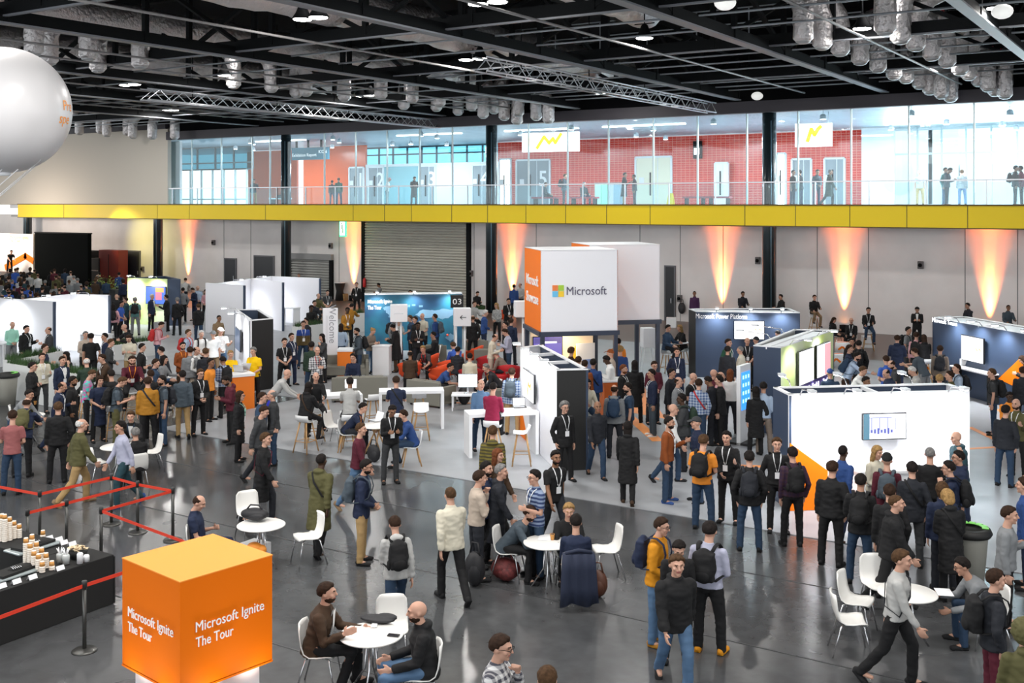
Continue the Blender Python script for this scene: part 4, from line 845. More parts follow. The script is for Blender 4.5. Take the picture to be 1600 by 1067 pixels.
v = P(516, 588, 0); u = depth(v)/FPX; t = thing('welcome_totem', 'tall white totem with upright Welcome lettering', 'sign', (v.x, v.y, 0), TH+.25); MB().box((0, 0, 1.2), (23*u, .2, 2.4)).build('panel', m_gwhite, t, .01); MB().box((0, 0, .03), (23*u+.2, .5, .05)).build('base_plate', m_white, t)
put_text('Welcome', .34, mat('totem_grey', (.35, .35, .38), .5), (.06, -.108, 1.85), (0, 0, -1), (1, 0, 0), t); b = MB(); [b.box((-.1-.05*k, -.106, 1.6), (.012, .01, 1.1)) for k in range(2)]; b.build('small_print', mat('totem_line', (.6, .6, .62)), t)
A, B = P(1153.7, 572, 2.0), P(1170, 567, 2.0); az = math.atan2((B-A).y, (B-A).x); t = thing('screen_totem', 'white totem with a blue screen standing in the crowd', 'totem', (((A+B)/2).x, ((A+B)/2).y, 0), az); w = (B-A).length
MB().box((0, 0, 1.0), (w, .1, 2.0)).build('panel', m_white, t); MB().box((0.0, -.056, 1.35), (w*.8, .01, .95)).build('display', mat('totem_screen', (.02, .15, .55), .3, emit=1.2), t)
b = MB(); [b.box((-.25*w+.25*w*i, -.064, 1.1+.2*k), (.1*w, .006, .09)) for i in range(3) for k in range(4)]; b.build('screen_tiles', mat('screen_cyan', (.4, .8, 1), emit=1.0), t); MB().box((0, 0, .04), (w, .7, .06)).build('foot', m_blk, t)
# ---------------------------------------------------------------- furniture kinds
def shell_mesh(W_=.44, seat=.45, back=.83, th=.014, low=False):
    mb = MB(); cols = 9
    prof = [(-.21, seat-.035), (-.19, seat-.005), (-.1, seat), (0, seat-.012), (.1, seat-.01), (.17, seat+.03), (.205, seat+.12), (.225, seat+.22), (.24, back-.06), (.25, back)]
    if low: prof = [(-.2, seat-.03), (-.17, seat), (-.06, seat-.01), (.06, seat-.01), (.14, seat+.02), (.18, seat+.09), (.2, seat+.17)]
    wd = [.8, .95, 1, 1, 1, .98, .97, .96, .92, .72]; top = []; bot = []
    for i, (y, z) in enumerate(prof):
        for j in range(cols):
            u = (j/(cols-1)-.5)*2; w = wd[i if not low else min(i, 9)]*W_/2; lift = .035*abs(u)**3
            f = i/(len(prof)-1); top.append((u*w, y - lift*f*1.2, z+lift*(1-f))); 
    k = len(prof)
    nrm = []
    for i in range(k):
        a, b = prof[max(0, i-1)], prof[min(k-1, i+1)]; dy, dz = b[0]-a[0], b[1]-a[1]; L = math.hypot(dy, dz); nrm.append((dz/L, -dy/L))
    bot = [(p[0], p[1]+nrm[i//cols][0]*th, p[2]+nrm[i//cols][1]*th) for i, p in enumerate(top)]
    fs = []; n = k*cols
    for i in range(k-1):
        for j in range(cols-1):
            a = i*cols+j; fs += [(a, a+1, a+cols+1, a+cols), (n+a, n+a+cols, n+a+cols+1, n+a+1)]
    for i in range(k-1):
        a = i*cols; fs += [(a, a+cols, n+a+cols, n+a)]; a = i*cols+cols-1; fs += [(a, n+a, n+a+cols, a+cols)]
    for j in range(cols-1):
        fs += [(j, n+j, n+j+1, j+1)]; a = (k-1)*cols+j; fs += [(a, a+1, n+a+1, n+a)]
    mb.add(top+bot, fs, True); return mb
PROT = {}
def proto_chair(kind):
    if kind in PROT: return PROT[kind], False
    t = thing('cafe_chair' if kind == 'cafe' else 'shell_chair' if kind == 'woodchair' else 'bar_stool', 'x y z w', 'chair' if kind != 'stool' else 'stool')
    if kind == 'cafe':
        shell_mesh().build('seat_shell', m_plast, t)
        for a in (-1, 1):
            MB().tube([(a*.12, -.1, .43), (a*.17, -.16, .42), (a*.21, -.24, 0)], .011, 8).build('leg', m_chrome, t); MB().tube([(a*.12, .1, .42), (a*.17, .14, .41), (a*.21, .26, 0)], .011, 8).build('leg', m_chrome, t)
        MB().tube([(-.12, -.1, .43), (.12, -.1, .43)], .011, 8).build('crossbar', m_chrome, t)
    elif kind == 'woodchair':
        shell_mesh(.52, .45, .80).build('seat_shell', mat('shell_white', (.86, .87, .88), .4), t)
        for a in (-1, 1):
            for b_ in (-1, 1): MB().tube([(a*.12, b_*.12, .44), (a*.22, b_*.22, 0)], [.02, .014], 8).build('leg', m_wood, t)
    else:
        shell_mesh(.4, .75, .95, low=True).build('seat_shell', mat('shell_white', (.86, .87, .88), .4), t)
        for a in (-1, 1):
            for b_ in (-1, 1): MB().tube([(a*.1, b_*.1, .74), (a*.22, b_*.22, 0)], [.02, .015], 8).build('leg', m_wood, t)
        q_ = .18; MB().tube([(-q_, -q_, .28), (q_, -q_, .28), (q_, q_, .28), (-q_, q_, .28), (-q_, -q_, .28)], .011, 6).build('footrest', m_wood, t)
    PROT[kind] = t; return t, True
def seat(kind, px, py, face, label, group=None, z=None):
    """face: the way it faces, seen in the photo: 0 to the camera, 90 to the right, 180 away, 270 to the left"""
    v = P(px, py, z or {'cafe': .45, 'woodchair': .45, 'stool': .75}[kind]); v.z = 0; rz = facing(v, face)
    t, new = proto_chair(kind)
    if new: t.location = v; t.rotation_euler.z = rz; t['label'] = label; return t
    return dup(t, v, rz, label, group)
def facing(v, deg): return math.atan2(-v.x, v.y)+R(deg)      # for things whose front is local -Y
for a in [('cafe', 482, 838, 290, 'empty white chair alone on the open floor behind the green-coated man'), ('cafe', 392, 803, 20, 'empty white chair behind the small table with the black bag'),
           ('cafe', 612, 982, 0, 'empty white chair between the two talking men'), 
            ('cafe', 948, 858, 285, 'empty white chair to the right of the man in the navy jumper'), 
          ('cafe', 1338, 938, 75, 'empty white chair turned to the table, the upper of a close pair'), ('cafe', 1328, 968, 100, 'empty white chair, the lower of a close pair'), ('cafe', 1372, 912, 20, 'wide-looking empty white chair behind the table, facing the camera'), 
          ('cafe', 236, 706, 285, 'empty white chair beside the man with short grey hair'),  ('cafe', 152, 722, 120, 'white chair behind the walking man in khaki trousers'), ('cafe', 30, 655, 90, 'white chair under the man leaning in the grey shirt'),
          ('cafe', 523, 666, 60, 'white chair with dark legs by the first high table'),   ('cafe', 618, 666, 280, 'white chair on the far side of the small lounge table')]:
    seat(*a)
for px, py, f, l in [ (543, 650, 180, 'white stool under the man in the pale grey polo shirt'), (583, 624, 200, 'empty white stool between the two white high tables'), (655, 621, 180, 'empty white stool at the second high table, tucked against it'),
                     (658, 641, 0, 'empty white stool in front of the second high table'),  (815, 676, 270, 'white stool with thin wooden legs in front of the third high table'),  (505, 620, 0, 'stool under the bald man in black at the first high table')]:
    seat('stool', px, py, f, l)
def high_table(a, b, label, dep=.6, h=1.05):
    a, b = P(*a, h), P(*b, h); d, n, L = box_frame(a, b); n = n if n.dot(Vector((a.x, a.y, 0))) > 0 else -n; c = (a+b)/2+n*dep/2
    t = thing('high_table', label, 'table', (c.x, c.y, 0), math.atan2(d.y, d.x))
    MB().box((0, 0, h-.04), (L, dep, .08)).build('tabletop', m_white, t, .006)
    for s in (-1, 1): MB().box((s*(L/2-.04), 0, (h-.08)/2), (.08, dep, h-.08)).build('side_slab', m_white, t, .004)
    return t
high_table((490, 620), (567, 616), 'white slab-sided high table where the bald man in black leans'); high_table((592, 612), (694, 610), 'white slab-sided high table with two stools beside it'); high_table((733, 648), (842, 643), 'white slab-sided high table at which the crimson jumper sits', .65)
def round_table(px, py, label, r=.4, h=.73, kind='metal'):
    v = P(px, py, h); t = thing('round_table', label, 'table', (v.x, v.y, 0))
    MB().lathe((0, 0, h-.025), [(r-.01, 0), (r, .008), (r, .018), (r-.01, .025)], 40).build('tabletop', m_plast, t)
    if kind == 'metal':
        for k in range(4): a = k*1.57+.4; MB().tube([(.05*math.cos(a), .05*math.sin(a), h-.02), (.08*math.cos(a), .08*math.sin(a), .3), (.28*math.cos(a), .28*math.sin(a), 0)], .014, 8).build('leg', m_chrome, t)
    else:
        for k in range(4): a = k*1.57+.4; MB().tube([(.1*math.cos(a+2), .1*math.sin(a+2), h-.02), (.3*math.cos(a), .3*math.sin(a), 0)], .02, 8).build('leg', m_wood, t)
    return t
round_table(408, 819, 'small round white table with a black bag on it'); round_table(580, 990, 'round white table between two men talking, phones on it'); round_table(857, 846, 'round white table with papers and a paper cup, men around it'); round_table(1418, 925, 'round white table beside the walking man in pale grey')
round_table(186, 697, 'small round white table by the man with short grey hair'); round_table(44, 648, 'round white table with a paper cup at which the grey shirt leans'); round_table(588, 664, 'round white lounge table on crossed wooden legs with a laptop', .4, .73, 'wood'); round_table(768, 559+34, 'low white round table among the orange tub chairs', .35, .5)
# sofas and tub chairs
m_sofa = mat('sofa_grey', (.20, .195, .165), .85, bump=.3, bscale=60); m_tub = mat('tub_orange', (.72, .07, .01), .7); m_tubr = mat('tub_red', (.45, .01, .015), .7)
def sofa(px, py, face, w, label, z=.4):
    v = P(px, py, z); t = thing('sofa', label, 'sofa', (v.x, v.y, 0), facing(v, face))
    MB().box((0, 0, .27), (w, .75, .22)).build('base', m_sofa, t, .02); n = 2 if w > 1.2 else 1
    for k in range(n): MB().box(((k-(n-1)/2)*(w-.24)/n, -.05, .42), ((w-.26)/n, .62, .12)).build('seat_cushion', m_sofa, t, .03); MB().box(((k-(n-1)/2)*(w-.24)/n, .24, .62), ((w-.26)/n, .14, .34)).build('back_cushion', m_sofa, t, .03)
    MB().box((0, .36, .42), (w, .1, .7)).build('backrest', m_sofa, t, .02)
    for s in (-1, 1): MB().box((s*(w/2-.06), 0, .36), (.12, .8, .52)).build('armrest', m_sofa, t, .02)
    for a in (-1, 1):
        for b_ in (-1, 1): MB().box((a*(w/2-.1), b_*.3, .08), (.04, .04, .16)).build('leg', m_blk, t)
    return t
sofa(562, 605, 180, 1.7, 'grey two-seat sofa seen from behind beside the welcome totem'); sofa(540, 573, 0, 1.6, 'grey sofa facing the camera behind the men in navy'); sofa(674, 612, 140, 1.3, 'grey sofa under the man in blue at the big monitor')
sofa(787, 625, 200, .9, 'grey armchair back beside the man in blue and the crimson jumper'); sofa(679, 553, 180, .9, 'grey armchair in the row behind the orange tub chairs'); sofa(745, 545, 180, .9, 'grey armchair behind the orange tub chairs, beside the arrow sign'); sofa(760, 560, 180, .9, 'grey armchair among the seats near the men standing in pale shirts')
def tub(px, py, face, label, m=None, z=.42):
    v = P(px, py, z); t = thing('tub_chair', label, 'chair', (v.x, v.y, 0), facing(v, face)); m = m or m_tub
    pts = []; mb = MB(); n = 15; rows = [(0.30, .22), (.36, .40), (.40, .58), (.43, .74)]
    vs = []
    for k, (r, z_) in enumerate(rows):
        for i in range(n):
            a = R(-205+i*230/(n-1))+R(180)-R(0); a = R(-25+i*230/(n-1)); hh = z_ if k < 3 else .5+.26*math.sin(max(0, math.pi*(i/(n-1)))); vs.append((r*math.cos(a), r*math.sin(a), hh))
    m_ = len(vs); vs += [(x*.82, y*.82, z_) for x, y, z_ in vs]; fs = []
    for k in range(3):
        for i in range(n-1): a = k*n+i; fs += [(a, a+1, a+n+1, a+n), (m_+a, m_+a+n, m_+a+n+1, m_+a+1)]
    for i in range(n-1): fs += [(i, m_+i, m_+i+1, i+1), (3*n+i, 3*n+i+1, m_+3*n+i+1, m_+3*n+i)]
    for k in range(3):
        a = k*n; fs += [(a, a+n, m_+a+n, m_+a)]; a += n-1; fs += [(a, m_+a, m_+a+n, a+n)]
    mb.add(vs, fs, True); mb.build('back_shell', m, t)
    MB().lathe((0, -.04, .24), [(.3, 0), (.36, .04), (.37, .16), (.33, .2)], 24).build('seat_cushion', m, t)
    for a in (-1, 1):
        for b_ in (-1, 1): MB().tube([(a*.15, b_*.15, .24), (a*.27, b_*.27, 0)], .012).build('leg', m_chrome, t)
    return t
tub(640, 578, 180, 'orange tub chair seen from behind under the man in the brown jumper'); tub(668, 566, 250, 'orange tub chair beside the blond man in grey'); tub(700, 575, 200, 'orange tub chair under the man in the bright blue shirt'); tub(738, 553, 250, 'empty orange tub chair behind the man in white'); tub(688, 583, 220, 'low orange tub chair in front of the blue shirt')
tub(736, 588, 180, 'red tub chair behind the big monitor', m_tubr); tub(762, 567, 200, 'red tub chair beside the round low table', m_tubr); tub(795, 583, 180, 'red tub chair at the feet of the man in the lilac shirt', m_tubr); tub(775, 585, 60, 'red tub chair under the bent man in the taupe jumper', m_tubr); tub(790, 492, 200, 'orange tub chair by the wall beside the thick column')
# monitor desk in the lounge
v = P(731, 602, .72); t = thing('monitor_desk', 'low white table carrying the big monitor', 'table', (v.x, v.y, 0), TH); MB().box((0, 0, .46), (.95, .6, .04)).build('tabletop', m_white, t, .004)
for a in (-1, 1):
    for b_ in (-1, 1): MB().box((a*.44, b_*.27, .22), (.04, .04, .45)).build('leg', m_white, t)
v2 = v; t = thing('monitor', 'big white-glowing monitor on the low lounge table', 'monitor', (v2.x, v2.y, .48), TH+.02); MB().box((0, 0, .38), (.58, .05, .4)).build('bezel', m_bez, t, .005); MB().box((0, -.03, .38), (.55, .01, .37)).build('display', mat('monitor_glow', (.8, .9, 1), emit=1.3), t); MB().box((0, .04, .12), (.06, .04, .24)).build('stand', m_chrome, t); MB().box((0, .02, .01), (.24, .18, .015)).build('foot', m_chrome, t)
# registration counters
def reg_counter(a, b, label, h=1.05, dep=.6, m=None, bottom=None):
    a, b = P(*a, h), P(*b, h); d, n, L = box_frame(a, b); n = n if n.dot(Vector((a.x, a.y, 0))) > 0 else -n; c = (a+b)/2+n*dep/2
    t = thing('registration_counter', label, 'counter', (c.x, c.y, 0), math.atan2(d.y, d.x)); MB().box((0, 0, (h-.08)/2), (L-.04, dep-.04, h-.08)).build('body', m or mat('counter_orange', (.85, .20, .01), .5), t); MB().box((0, 0, h-.04), (L, dep, .08)).build('countertop', m_white, t, .005)
    return t, c, math.atan2(d.y, d.x)
reg_counter((363, 586), (399, 583), 'orange counter with a white top staffed by the two yellow shirts'); reg_counter((526, 546), (551, 546), 'orange-fronted counter behind the welcome totem')
def laptop(c, rz, label, lid=mat('laptop_silver', (.6, .61, .63), .3, .6), glow=None):
    t = thing('laptop', label, 'laptop', c, rz); MB().box((0, 0, .01), (.32, .22, .016)).build('keyboard_base', lid, t)
    MB().box((0, .14, .11), (.32, .012, .21), M=Matrix.Rotation(-.35, 3, 'X')).build('lid', lid, t); MB().box((0, .131, .11), (.29, .006, .18), M=Matrix.Rotation(-.35, 3, 'X')).build('display', glow or m_screen, t); return t
v = P(376, 580, 1.06); laptop(v, facing(v, 150), 'open laptop on the orange counter nearer the white top edge'); v = P(387, 577, 1.06); laptop(v, facing(v, 170), 'open laptop on the orange counter before the man in yellow')
v = P(586, 657, .74); laptop(v, facing(v, 300), 'open laptop with a lit screen on the lounge table'); v = P(1508, 570, .97); laptop(v, facing(v, 180), 'white laptop open on the desk of the blue stand', m_white); v = P(812, 636, 1.06); laptop(v, facing(v, 10), 'dark laptop on the third high table', m_bez)
v = P(548, 606, 1.06); laptop(v, facing(v, 0), 'open laptop in front of the pale grey polo shirt'); v = P(1385, 748, 1.05); laptop(v, facing(v, 180), 'laptop on the white demo counter')
for px, py, z, w, l in [(1030, 0, 0, 0, '')][:0]: pass
# small white cubes and stools by the far wall
for px, py, l in [(1356, 526, 'plain white cube seat on the brown floor by the wall'), (1049, 497, 'pale box seat near the wall under a hanging dark bag')]:
    v = P(px, py, .45); box_thing('cube_seat', l, 'seat', v, (.48, .48, .48), m_white, .4, .01)
def print_seat(px, py, l):
    v = P(px, py, .45); t = thing('printed_stool', l, 'seat', (v.x, v.y, 0), facing(v, 0)); MB().lathe((0, 0, 0), [(.3, 0), (.3, .44), (.28, .46)], 24).build('body', m_white, t)
    mb = MB(); [mb.box((x, -.29, .25), (.2, .06, .07), M=Matrix.Rotation(a, 3, 'Y')) for x, a in ((-.1, -.7), (.05, .7))]; mb.build('zigzag_print', m_or, t); MB().box((0, 0, .465), (.5, .07, .01), .6).build('top_stripe', m_or, t)
print_seat(1317, 535, 'white drum seat with an orange stripe in front of the seated pair'); print_seat(1308, 553, 'white drum seat with an orange zigzag, the lower of two'); print_seat(1446, 563, 'white drum seat with an orange zigzag beside the blue stand')
def pouf(px, py, l, w=.5, m=None): v = P(px, py, .45); box_thing('wooden_pouf', l, 'seat', v, (w, .45, .42), m or m_wood, 0, .02)
pouf(537, 458, 'low wooden pouf glowing orange by the wall')
v = P(531, 442, 1.1); t = thing('poseur_table', 'black-draped high table in front of the orange uplight by the shutter', 'table', (v.x, v.y, 0)); MB().lathe((0, 0, 0), [(.3, 0), (.22, .6), (.32, 1.05), (.34, 1.1)], 20).build('drape', m_blk, t); MB().lathe((0, 0, 1.1), [(.36, 0), (.36, .03)], 24).build('tabletop', m_white, t)
v = onY(567, YW-.4); t = thing('fire_extinguisher', 'red fire extinguisher on the wall next to the wide shutter', 'fire extinguisher', (v.x, YW-.25, .9)); MB().lathe((0, 0, 0), [(.08, 0), (.1, .03), (.1, .5), (.03, .58)], 14).build('cylinder', mat('extinguisher_red', (.6, .02, .02), .4), t); MB().tube([(0, 0, .55), (.12, 0, .5), (.13, 0, .1)], .015).build('hose', m_blk, t)
# white desks in the bays
for px, py, w, l in [(150, 521, 1.3, 'white desk in the bay nearest the grass planters'), (4, 535, .8, 'white desk under the man in the mint shirt'), (452, 480, 1.0, 'white high desk in the third bay where a man sits'), (398, 490, .9, 'small white desk in the middle partition bay')]:
    v = P(px, py, .95); t = thing('bay_desk', l, 'desk', (v.x, v.y, 0), .1); MB().box((0, 0, .93), (w, .55, .05)).build('desktop', m_white, t)
    for s in (-1, 1): MB().box((s*(w/2-.05), 0, .45), (.05, .5, .9)).build('leg', m_white, t)
v = P(250, 503, .5); box_thing('grey_cube', 'small grey cube between the two men at the lime stand', 'seat', v, (.4, .4, .5), mat('cube_grey', (.4, .4, .42), .5))
# ---------------------------------------------------------------- planters with grass
m_gr = mat('grass_blades', (.035, .085, .02), .6, vary=.4, vscale=3)
def planter(a, b, h, label, dep=.4, blade=.22):
    a, b = P(*a, h), P(*b, h); d, n, L = box_frame(a, b); n = n if n.dot(Vector((a.x, a.y, 0))) > 0 else -n; c = (a+b)/2+n*dep/2
    t = thing('planter', label, 'planter', (c.x, c.y, 0), math.atan2(d.y, d.x)); MB().box((0, 0, h/2), (L, dep, h)).build('box', mat('planter_white', (.72, .73, .72), .5), t, .01); g_ = MB(); rn = random.Random(int(a.x*7))
    for k in range(int(L*420)):
        x, y = rn.uniform(-L/2+.03, L/2-.03), rn.uniform(-dep/2+.03, dep/2-.03); hh = blade*rn.uniform(.6, 1.2); dx, dy = rn.uniform(-.06, .06), rn.uniform(-.06, .06); w = .008; ang = rn.uniform(0, 3.14); cx, cy = w*math.cos(ang), w*math.sin(ang)
        g_.add([(x-cx, y-cy, h-.01), (x+cx, y+cy, h-.01), (x+dx, y+dy, h+hh)], [(0, 1, 2)])
    for k in range(int(L/.55)):
        g_.mat(0)
    o = g_.build('grass', m_gr, t); o['kind'] = 'stuff'
    if L > 1.6:
        j = MB(); j.box((0, -dep/2-.001, h/2), (.01, .006, h)); j.build('panel_seam', mat('seam_grey', (.3, .3, .3)), t)
    return t
planter((6, 567), (152, 590), 1.1, 'long tall white planter with dark grass beside the bin and the crowd'); planter((20, 563), (100, 548), .9, 'long white grass planter running back along the bays'); planter((178, 540), (249, 531), .6, 'low white grass planter beside the man with the red backpack', .5)
planter((466, 511), (506, 506), .9, 'white grass planter in front of three seated men by the totem'); planter((553, 490), (571, 489), .9, 'short white grass planter beside the map wall'); planter((742, 484), (758, 484), .8, 'short white planter near the woman in the patterned top')
v = P(165, 446, 1.2); v.z = 0; t = thing('plant', 'leafy yellow-green plants in the middle of the far crowd', 'plant', (v.x, v.y, 0)); box = MB().box((0, 0, .5), (2.4, .5, 1.0)).build('trough', mat('trough_dark', (.05, .05, .05)), t); g_ = MB(); rn = random.Random(5)
for k in range(500):
    x, y, z = rn.gauss(0, .6), rn.gauss(0, .2), 1+abs(rn.gauss(.25, .2)); s = .09; a = rn.uniform(0, 6.3); u = Vector((math.cos(a), math.sin(a), rn.uniform(-.3, .9)))*s; w = Vector((-math.sin(a), math.cos(a), 0))*s*.4; c = Vector((x, y, z)); g_.add([c, c+u*.5+w, c+u, c+u*.5-w], [(0, 1, 2, 3)])
g_.build('leaves', mat('leaf_lime', (.22, .36, .03), .5), t)
# ---------------------------------------------------------------- bins
def bin_(px, py, label, z=.95, r=.3):
    v = P(px, py, z); t = thing('waste_bin', label, 'bin', (v.x, v.y, 0)); MB().lathe((0, 0, 0), [(r*.72, 0), (r*.95, z-.12), (r*.98, z-.1)], 28).build('bin_body', mat('bin_stone', (.42, .41, .36), .6), t)
    MB().lathe((0, 0, z-.12), [(r+.02, 0), (r+.05, .05), (r+.02, .12), (r-.06, .13), (r-.1, .06), (.05, .05)], 28).build('rim', m_blk, t); b = MB()
    for k in range(5): a = k*.45+.2; b.box((math.cos(a)*(r-.06), math.sin(a)*(r-.06), z+.015), (.1, .09, .012), a)
    b.build('green_label', mat('label_green', (.25, .75, .15), .5), t); return t
bin_(12, 583, 'round stone-grey waste bin with a black rim at the end of the long planter'); bin_(1514, 824, 'round stone-grey waste bin with a green label beside the blonde woman in black')
# ---------------------------------------------------------------- belt posts
posts = {'a': (132, 908), 'b': (43, 796), 'c': (62, 767), 'd': (104, 781), 'e': (158, 793), 'f': (174, 741), 'g': (215, 752), 'h': (270, 762), 'z': (-60, 745), 'y': (-75, 985), 'x': (330, 856), 'w': (255, 868)}
PH = .95; m_post = mat('post_dark', (.10, .10, .095), .32, .7); m_belt = mat('belt_red', (.75, .05, .02), .6)
lab = {'a': 'belt post standing alone in front of the black catering table', 'b': 'belt post behind the tall cup stacks, the shorter-looking of two', 'c': 'belt post at the corner nearest the walking man in khaki', 'd': 'belt post in the middle of the long red belt by the catering tables', 'e': 'belt post behind the corner of the catering table', 'f': 'farthest belt post, at the top of the zigzag', 'g': 'belt post where three red belts meet', 'h': 'belt post at the outer corner of the zigzag', 'z': 'belt post at the frame edge before the red shirt', 'y': 'belt post beyond the near end of the catering table', 'x': 'belt post behind the orange cube', 'w': 'belt post hidden beside the orange cube'}
pp = {k: P(x, y, PH) for k, (x, y) in posts.items()}
def belt_post(k, to=()):
    v = pp[k]; t = thing('belt_post', lab[k], 'belt post', (v.x, v.y, 0)); MB().lathe((0, 0, 0), [(.17, 0), (.17, .012), (.15, .025), (.03, .04)], 28).build('base', m_post, t); MB().lathe((0, 0, .03), [(.028, 0), (.028, PH-.12)], 16).build('pole', m_post, t)
    MB().lathe((0, 0, PH-.1), [(.036, 0), (.036, .1), (.03, .11)], 16).build('belt_head', mat('post_head', (.03, .03, .03), .4), t)
    for q_ in to:
        w = pp[q_]-v; d = Vector((w.x, w.y, 0)).normalized(); a = d*.036; b_ = Vector((w.x, w.y, 0))-d*.036; m = MB(); m.bar(a+Vector((0, 0, PH-.06)), b_+Vector((0, 0, PH-.06)), .004, .05); m.build('belt', m_belt, t)
belt_post('a', 'yw'); belt_post('b', 'd'); belt_post('c', 'zf'); belt_post('d', 'g'); belt_post('e', 'hx'); belt_post('f', 'g'); belt_post('g', 'h'); belt_post('h'); belt_post('w')
# ---------------------------------------------------------------- catering tables
m_drape = mat('black_drape', (.012, .012, .012), .9)
K = P(178, 866, .75); E = P(0, 924, .75); Bk = P(35, 826, .75); d1 = (z3(E)-z3(K)).normalized(); d2 = Vector((-d1.y, d1.x, 0)); d2 = d2 if d2.dot(z3(Bk)-z3(K)) > 0 else -d2; dpt = .8
def drape(o, u, L, v, W_, label):
    t = thing('catering_table', label, 'table', (o.x, o.y, 0)); c = u*L/2+v*W_/2; az = math.atan2(u.y, u.x)
    mb = MB(); mb.box(c+Vector((0, 0, .375)), (L, W_, .75), az); mb.build('tablecloth', m_drape, t, .01)
    f = MB(); [f.bar(u*(L*k/ max(1, int(L/1.6)))+v*-.004+Vector((0, 0, .72)), u*(L*k/max(1, int(L/1.6)))-v*.012+Vector((0, 0, .02)), .02) for k in range(int(L/1.6)+1)]; f.build('cloth_fold', m_drape, t)
    return t
drape(z3(K), d1, 4.2, d2, dpt, 'long black-draped catering table with white labels and tall cup stacks'); L2 = (z3(Bk)-z3(K)).dot(d2); drape(z3(K)+d2*(dpt+.01), d2, max(1.2, L2-dpt+1.0), d1, dpt*.9, 'black-draped catering table set at a right angle, carrying the far cups')
m_cup = mat('cup_kraft', (.62, .30, .08), .6); m_cupw = mat('cup_white', (.88, .80, .70), .6)
b = MB(); b.lathe((0, 0, 0), [(.041, 0), (.042, .006), (.038, .03)], 14); b.mat(1); b.lathe((0, 0, .03), [(.038, 0), (.031, .062)], 14); b.mat(0); b.lathe((0, 0, .092), [(.031, 0), (.030, .008), (.02, .004)], 14)
cup_me = b.mesh('paper_cup', [m_cupw, m_cup])
def cup(v, label, grp):
    o = bpy.data.objects.new('paper_cup', cup_me); C.objects.link(o); o.location = v; tag(o, label, 'cup', grp)
for px, py, top in [(40.5, 886, 838), (47, 888, 847), (53, 890, 857), (60, 892, 865), (66, 894, 876), (50, 880, 833), (57, 882, 845), (65, 885, 853), (72, 887, 862), (81, 890, 874), (3, 845, 800), (7.5, 846, 802), (15, 844, 807), (22, 841, 811), (30, 840, 816), (67, 838, 828)]:
    v = P(px, py, .76); n = max(1, int((zat(top, v)-.76-.1)/.03)+1)
    for k in range(min(n, 14)): cup(v+Vector((0, 0, .03*k)), 'upturned paper cup in the near block of stacks on the catering table' if px > 35 and top > 830 else 'upturned paper cup in the far row of stacks behind the black trays', 'near cup stacks' if px > 35 and top > 830 else 'far cup stacks')
for px, py, l in [(93, 890, 'white folded label beside the shortest cup stack'), (25, 911, 'white label card at the table edge by the first tray'), (50, 904, 'white label card at the table edge below the cups'), (2, 918, 'white label card at the very edge of the frame'), (76, 843, 'white label card behind the cups, first of the far row'), (91, 845, 'white label card behind the trays, second of the far row'), (99, 850, 'white label card behind the jars, third of the far row'), (112, 852, 'white label card beside the black basket')]:
    v = P(px, py, .76); t = thing('label_card', l, 'card', v, math.atan2(d1.y, d1.x)); b = MB(); b.box((0, -.012, .03), (.13, .003, .07), M=Matrix.Rotation(-.5, 3, 'X')); b.build('card_front', m_white, t); MB().box((0, .022, .03), (.13, .003, .07), M=Matrix.Rotation(.5, 3, 'X')).build('card_back', m_white, t)
for px, py, l in [(22, 897, 'glass tray with black cloths and cutlery at the near table edge'), (52, 856, 'glass tray with black cloths behind the cup stacks')]:
    v = P(px, py, .76); t = thing('serving_tray', l, 'tray', v, math.atan2(d1.y, d1.x)); MB().box((0, 0, .02), (.75, .4, .03)).build('tray', mat('tray_glass', (.35, .40, .41), .15), t, .01); b = MB(); b.box((0, 0, .05), (.6, .28, .05), .1); b.ell((-.1, 0, .07), (.2, .12, .04)); b.build('cloth', m_drape, t); b = MB(); [b.tube([(-.1+.03*k, -.05, .1), (-.05+.03*k, .1, .11)], .006) for k in range(5)]; b.build('cutlery', m_chrome, t)
for px, py, l in [(94, 879, 'clear glass jar with paper straws, nearer the cups'), (103, 881, 'clear glass jar with paper straws, nearer the white tin')]:
    v = P(px, py, .76); t = thing('glass_jar', l, 'jar', v); MB().lathe((0, 0, 0), [(.05, 0), (.055, .12), (.045, .14)], 16).build('jar', mat('jar_glass', (.55, .58, .58), .1), t); b = MB(); [b.tube([(0, 0, .1), (.05*math.cos(k), .05*math.sin(k), .22)], .006, 5) for k in range(8)]; b.build('straws', m_white, t)
v = P(122, 871, .76); t = thing('basket', 'black basket piled with sugar sachets on the catering table', 'basket', v); MB().lathe((0, 0, 0), [(.1, 0), (.14, .12), (.15, .12), (.11, .0)], 20).build('basket', m_drape, t); b = MB(); rn = random.Random(3); [b.box((rn.uniform(-.09, .09), rn.uniform(-.09, .09), .12+rn.uniform(0, .05)), (.07, .04, .01), M=Euler((rn.uniform(-.6, .6), rn.uniform(-.6, .6), rn.uniform(0, 3))).to_matrix()) for _ in range(26)]; o = b.build('sachets', mat('sachet', (.75, .6, .4)), t); o['kind'] = 'stuff'
for px, py, h, l in [(125, 880, .14, 'white round tin standing beside the basket'), (135, 877, .08, 'white tin lying beside the standing tin')]:
    v = P(px, py, .76); t = thing('tin', l, 'tin', v); MB().lathe((0, 0, 0), [(.045, 0), (.045, h), (.03, h+.02)], 16).build('body', m_white, t)
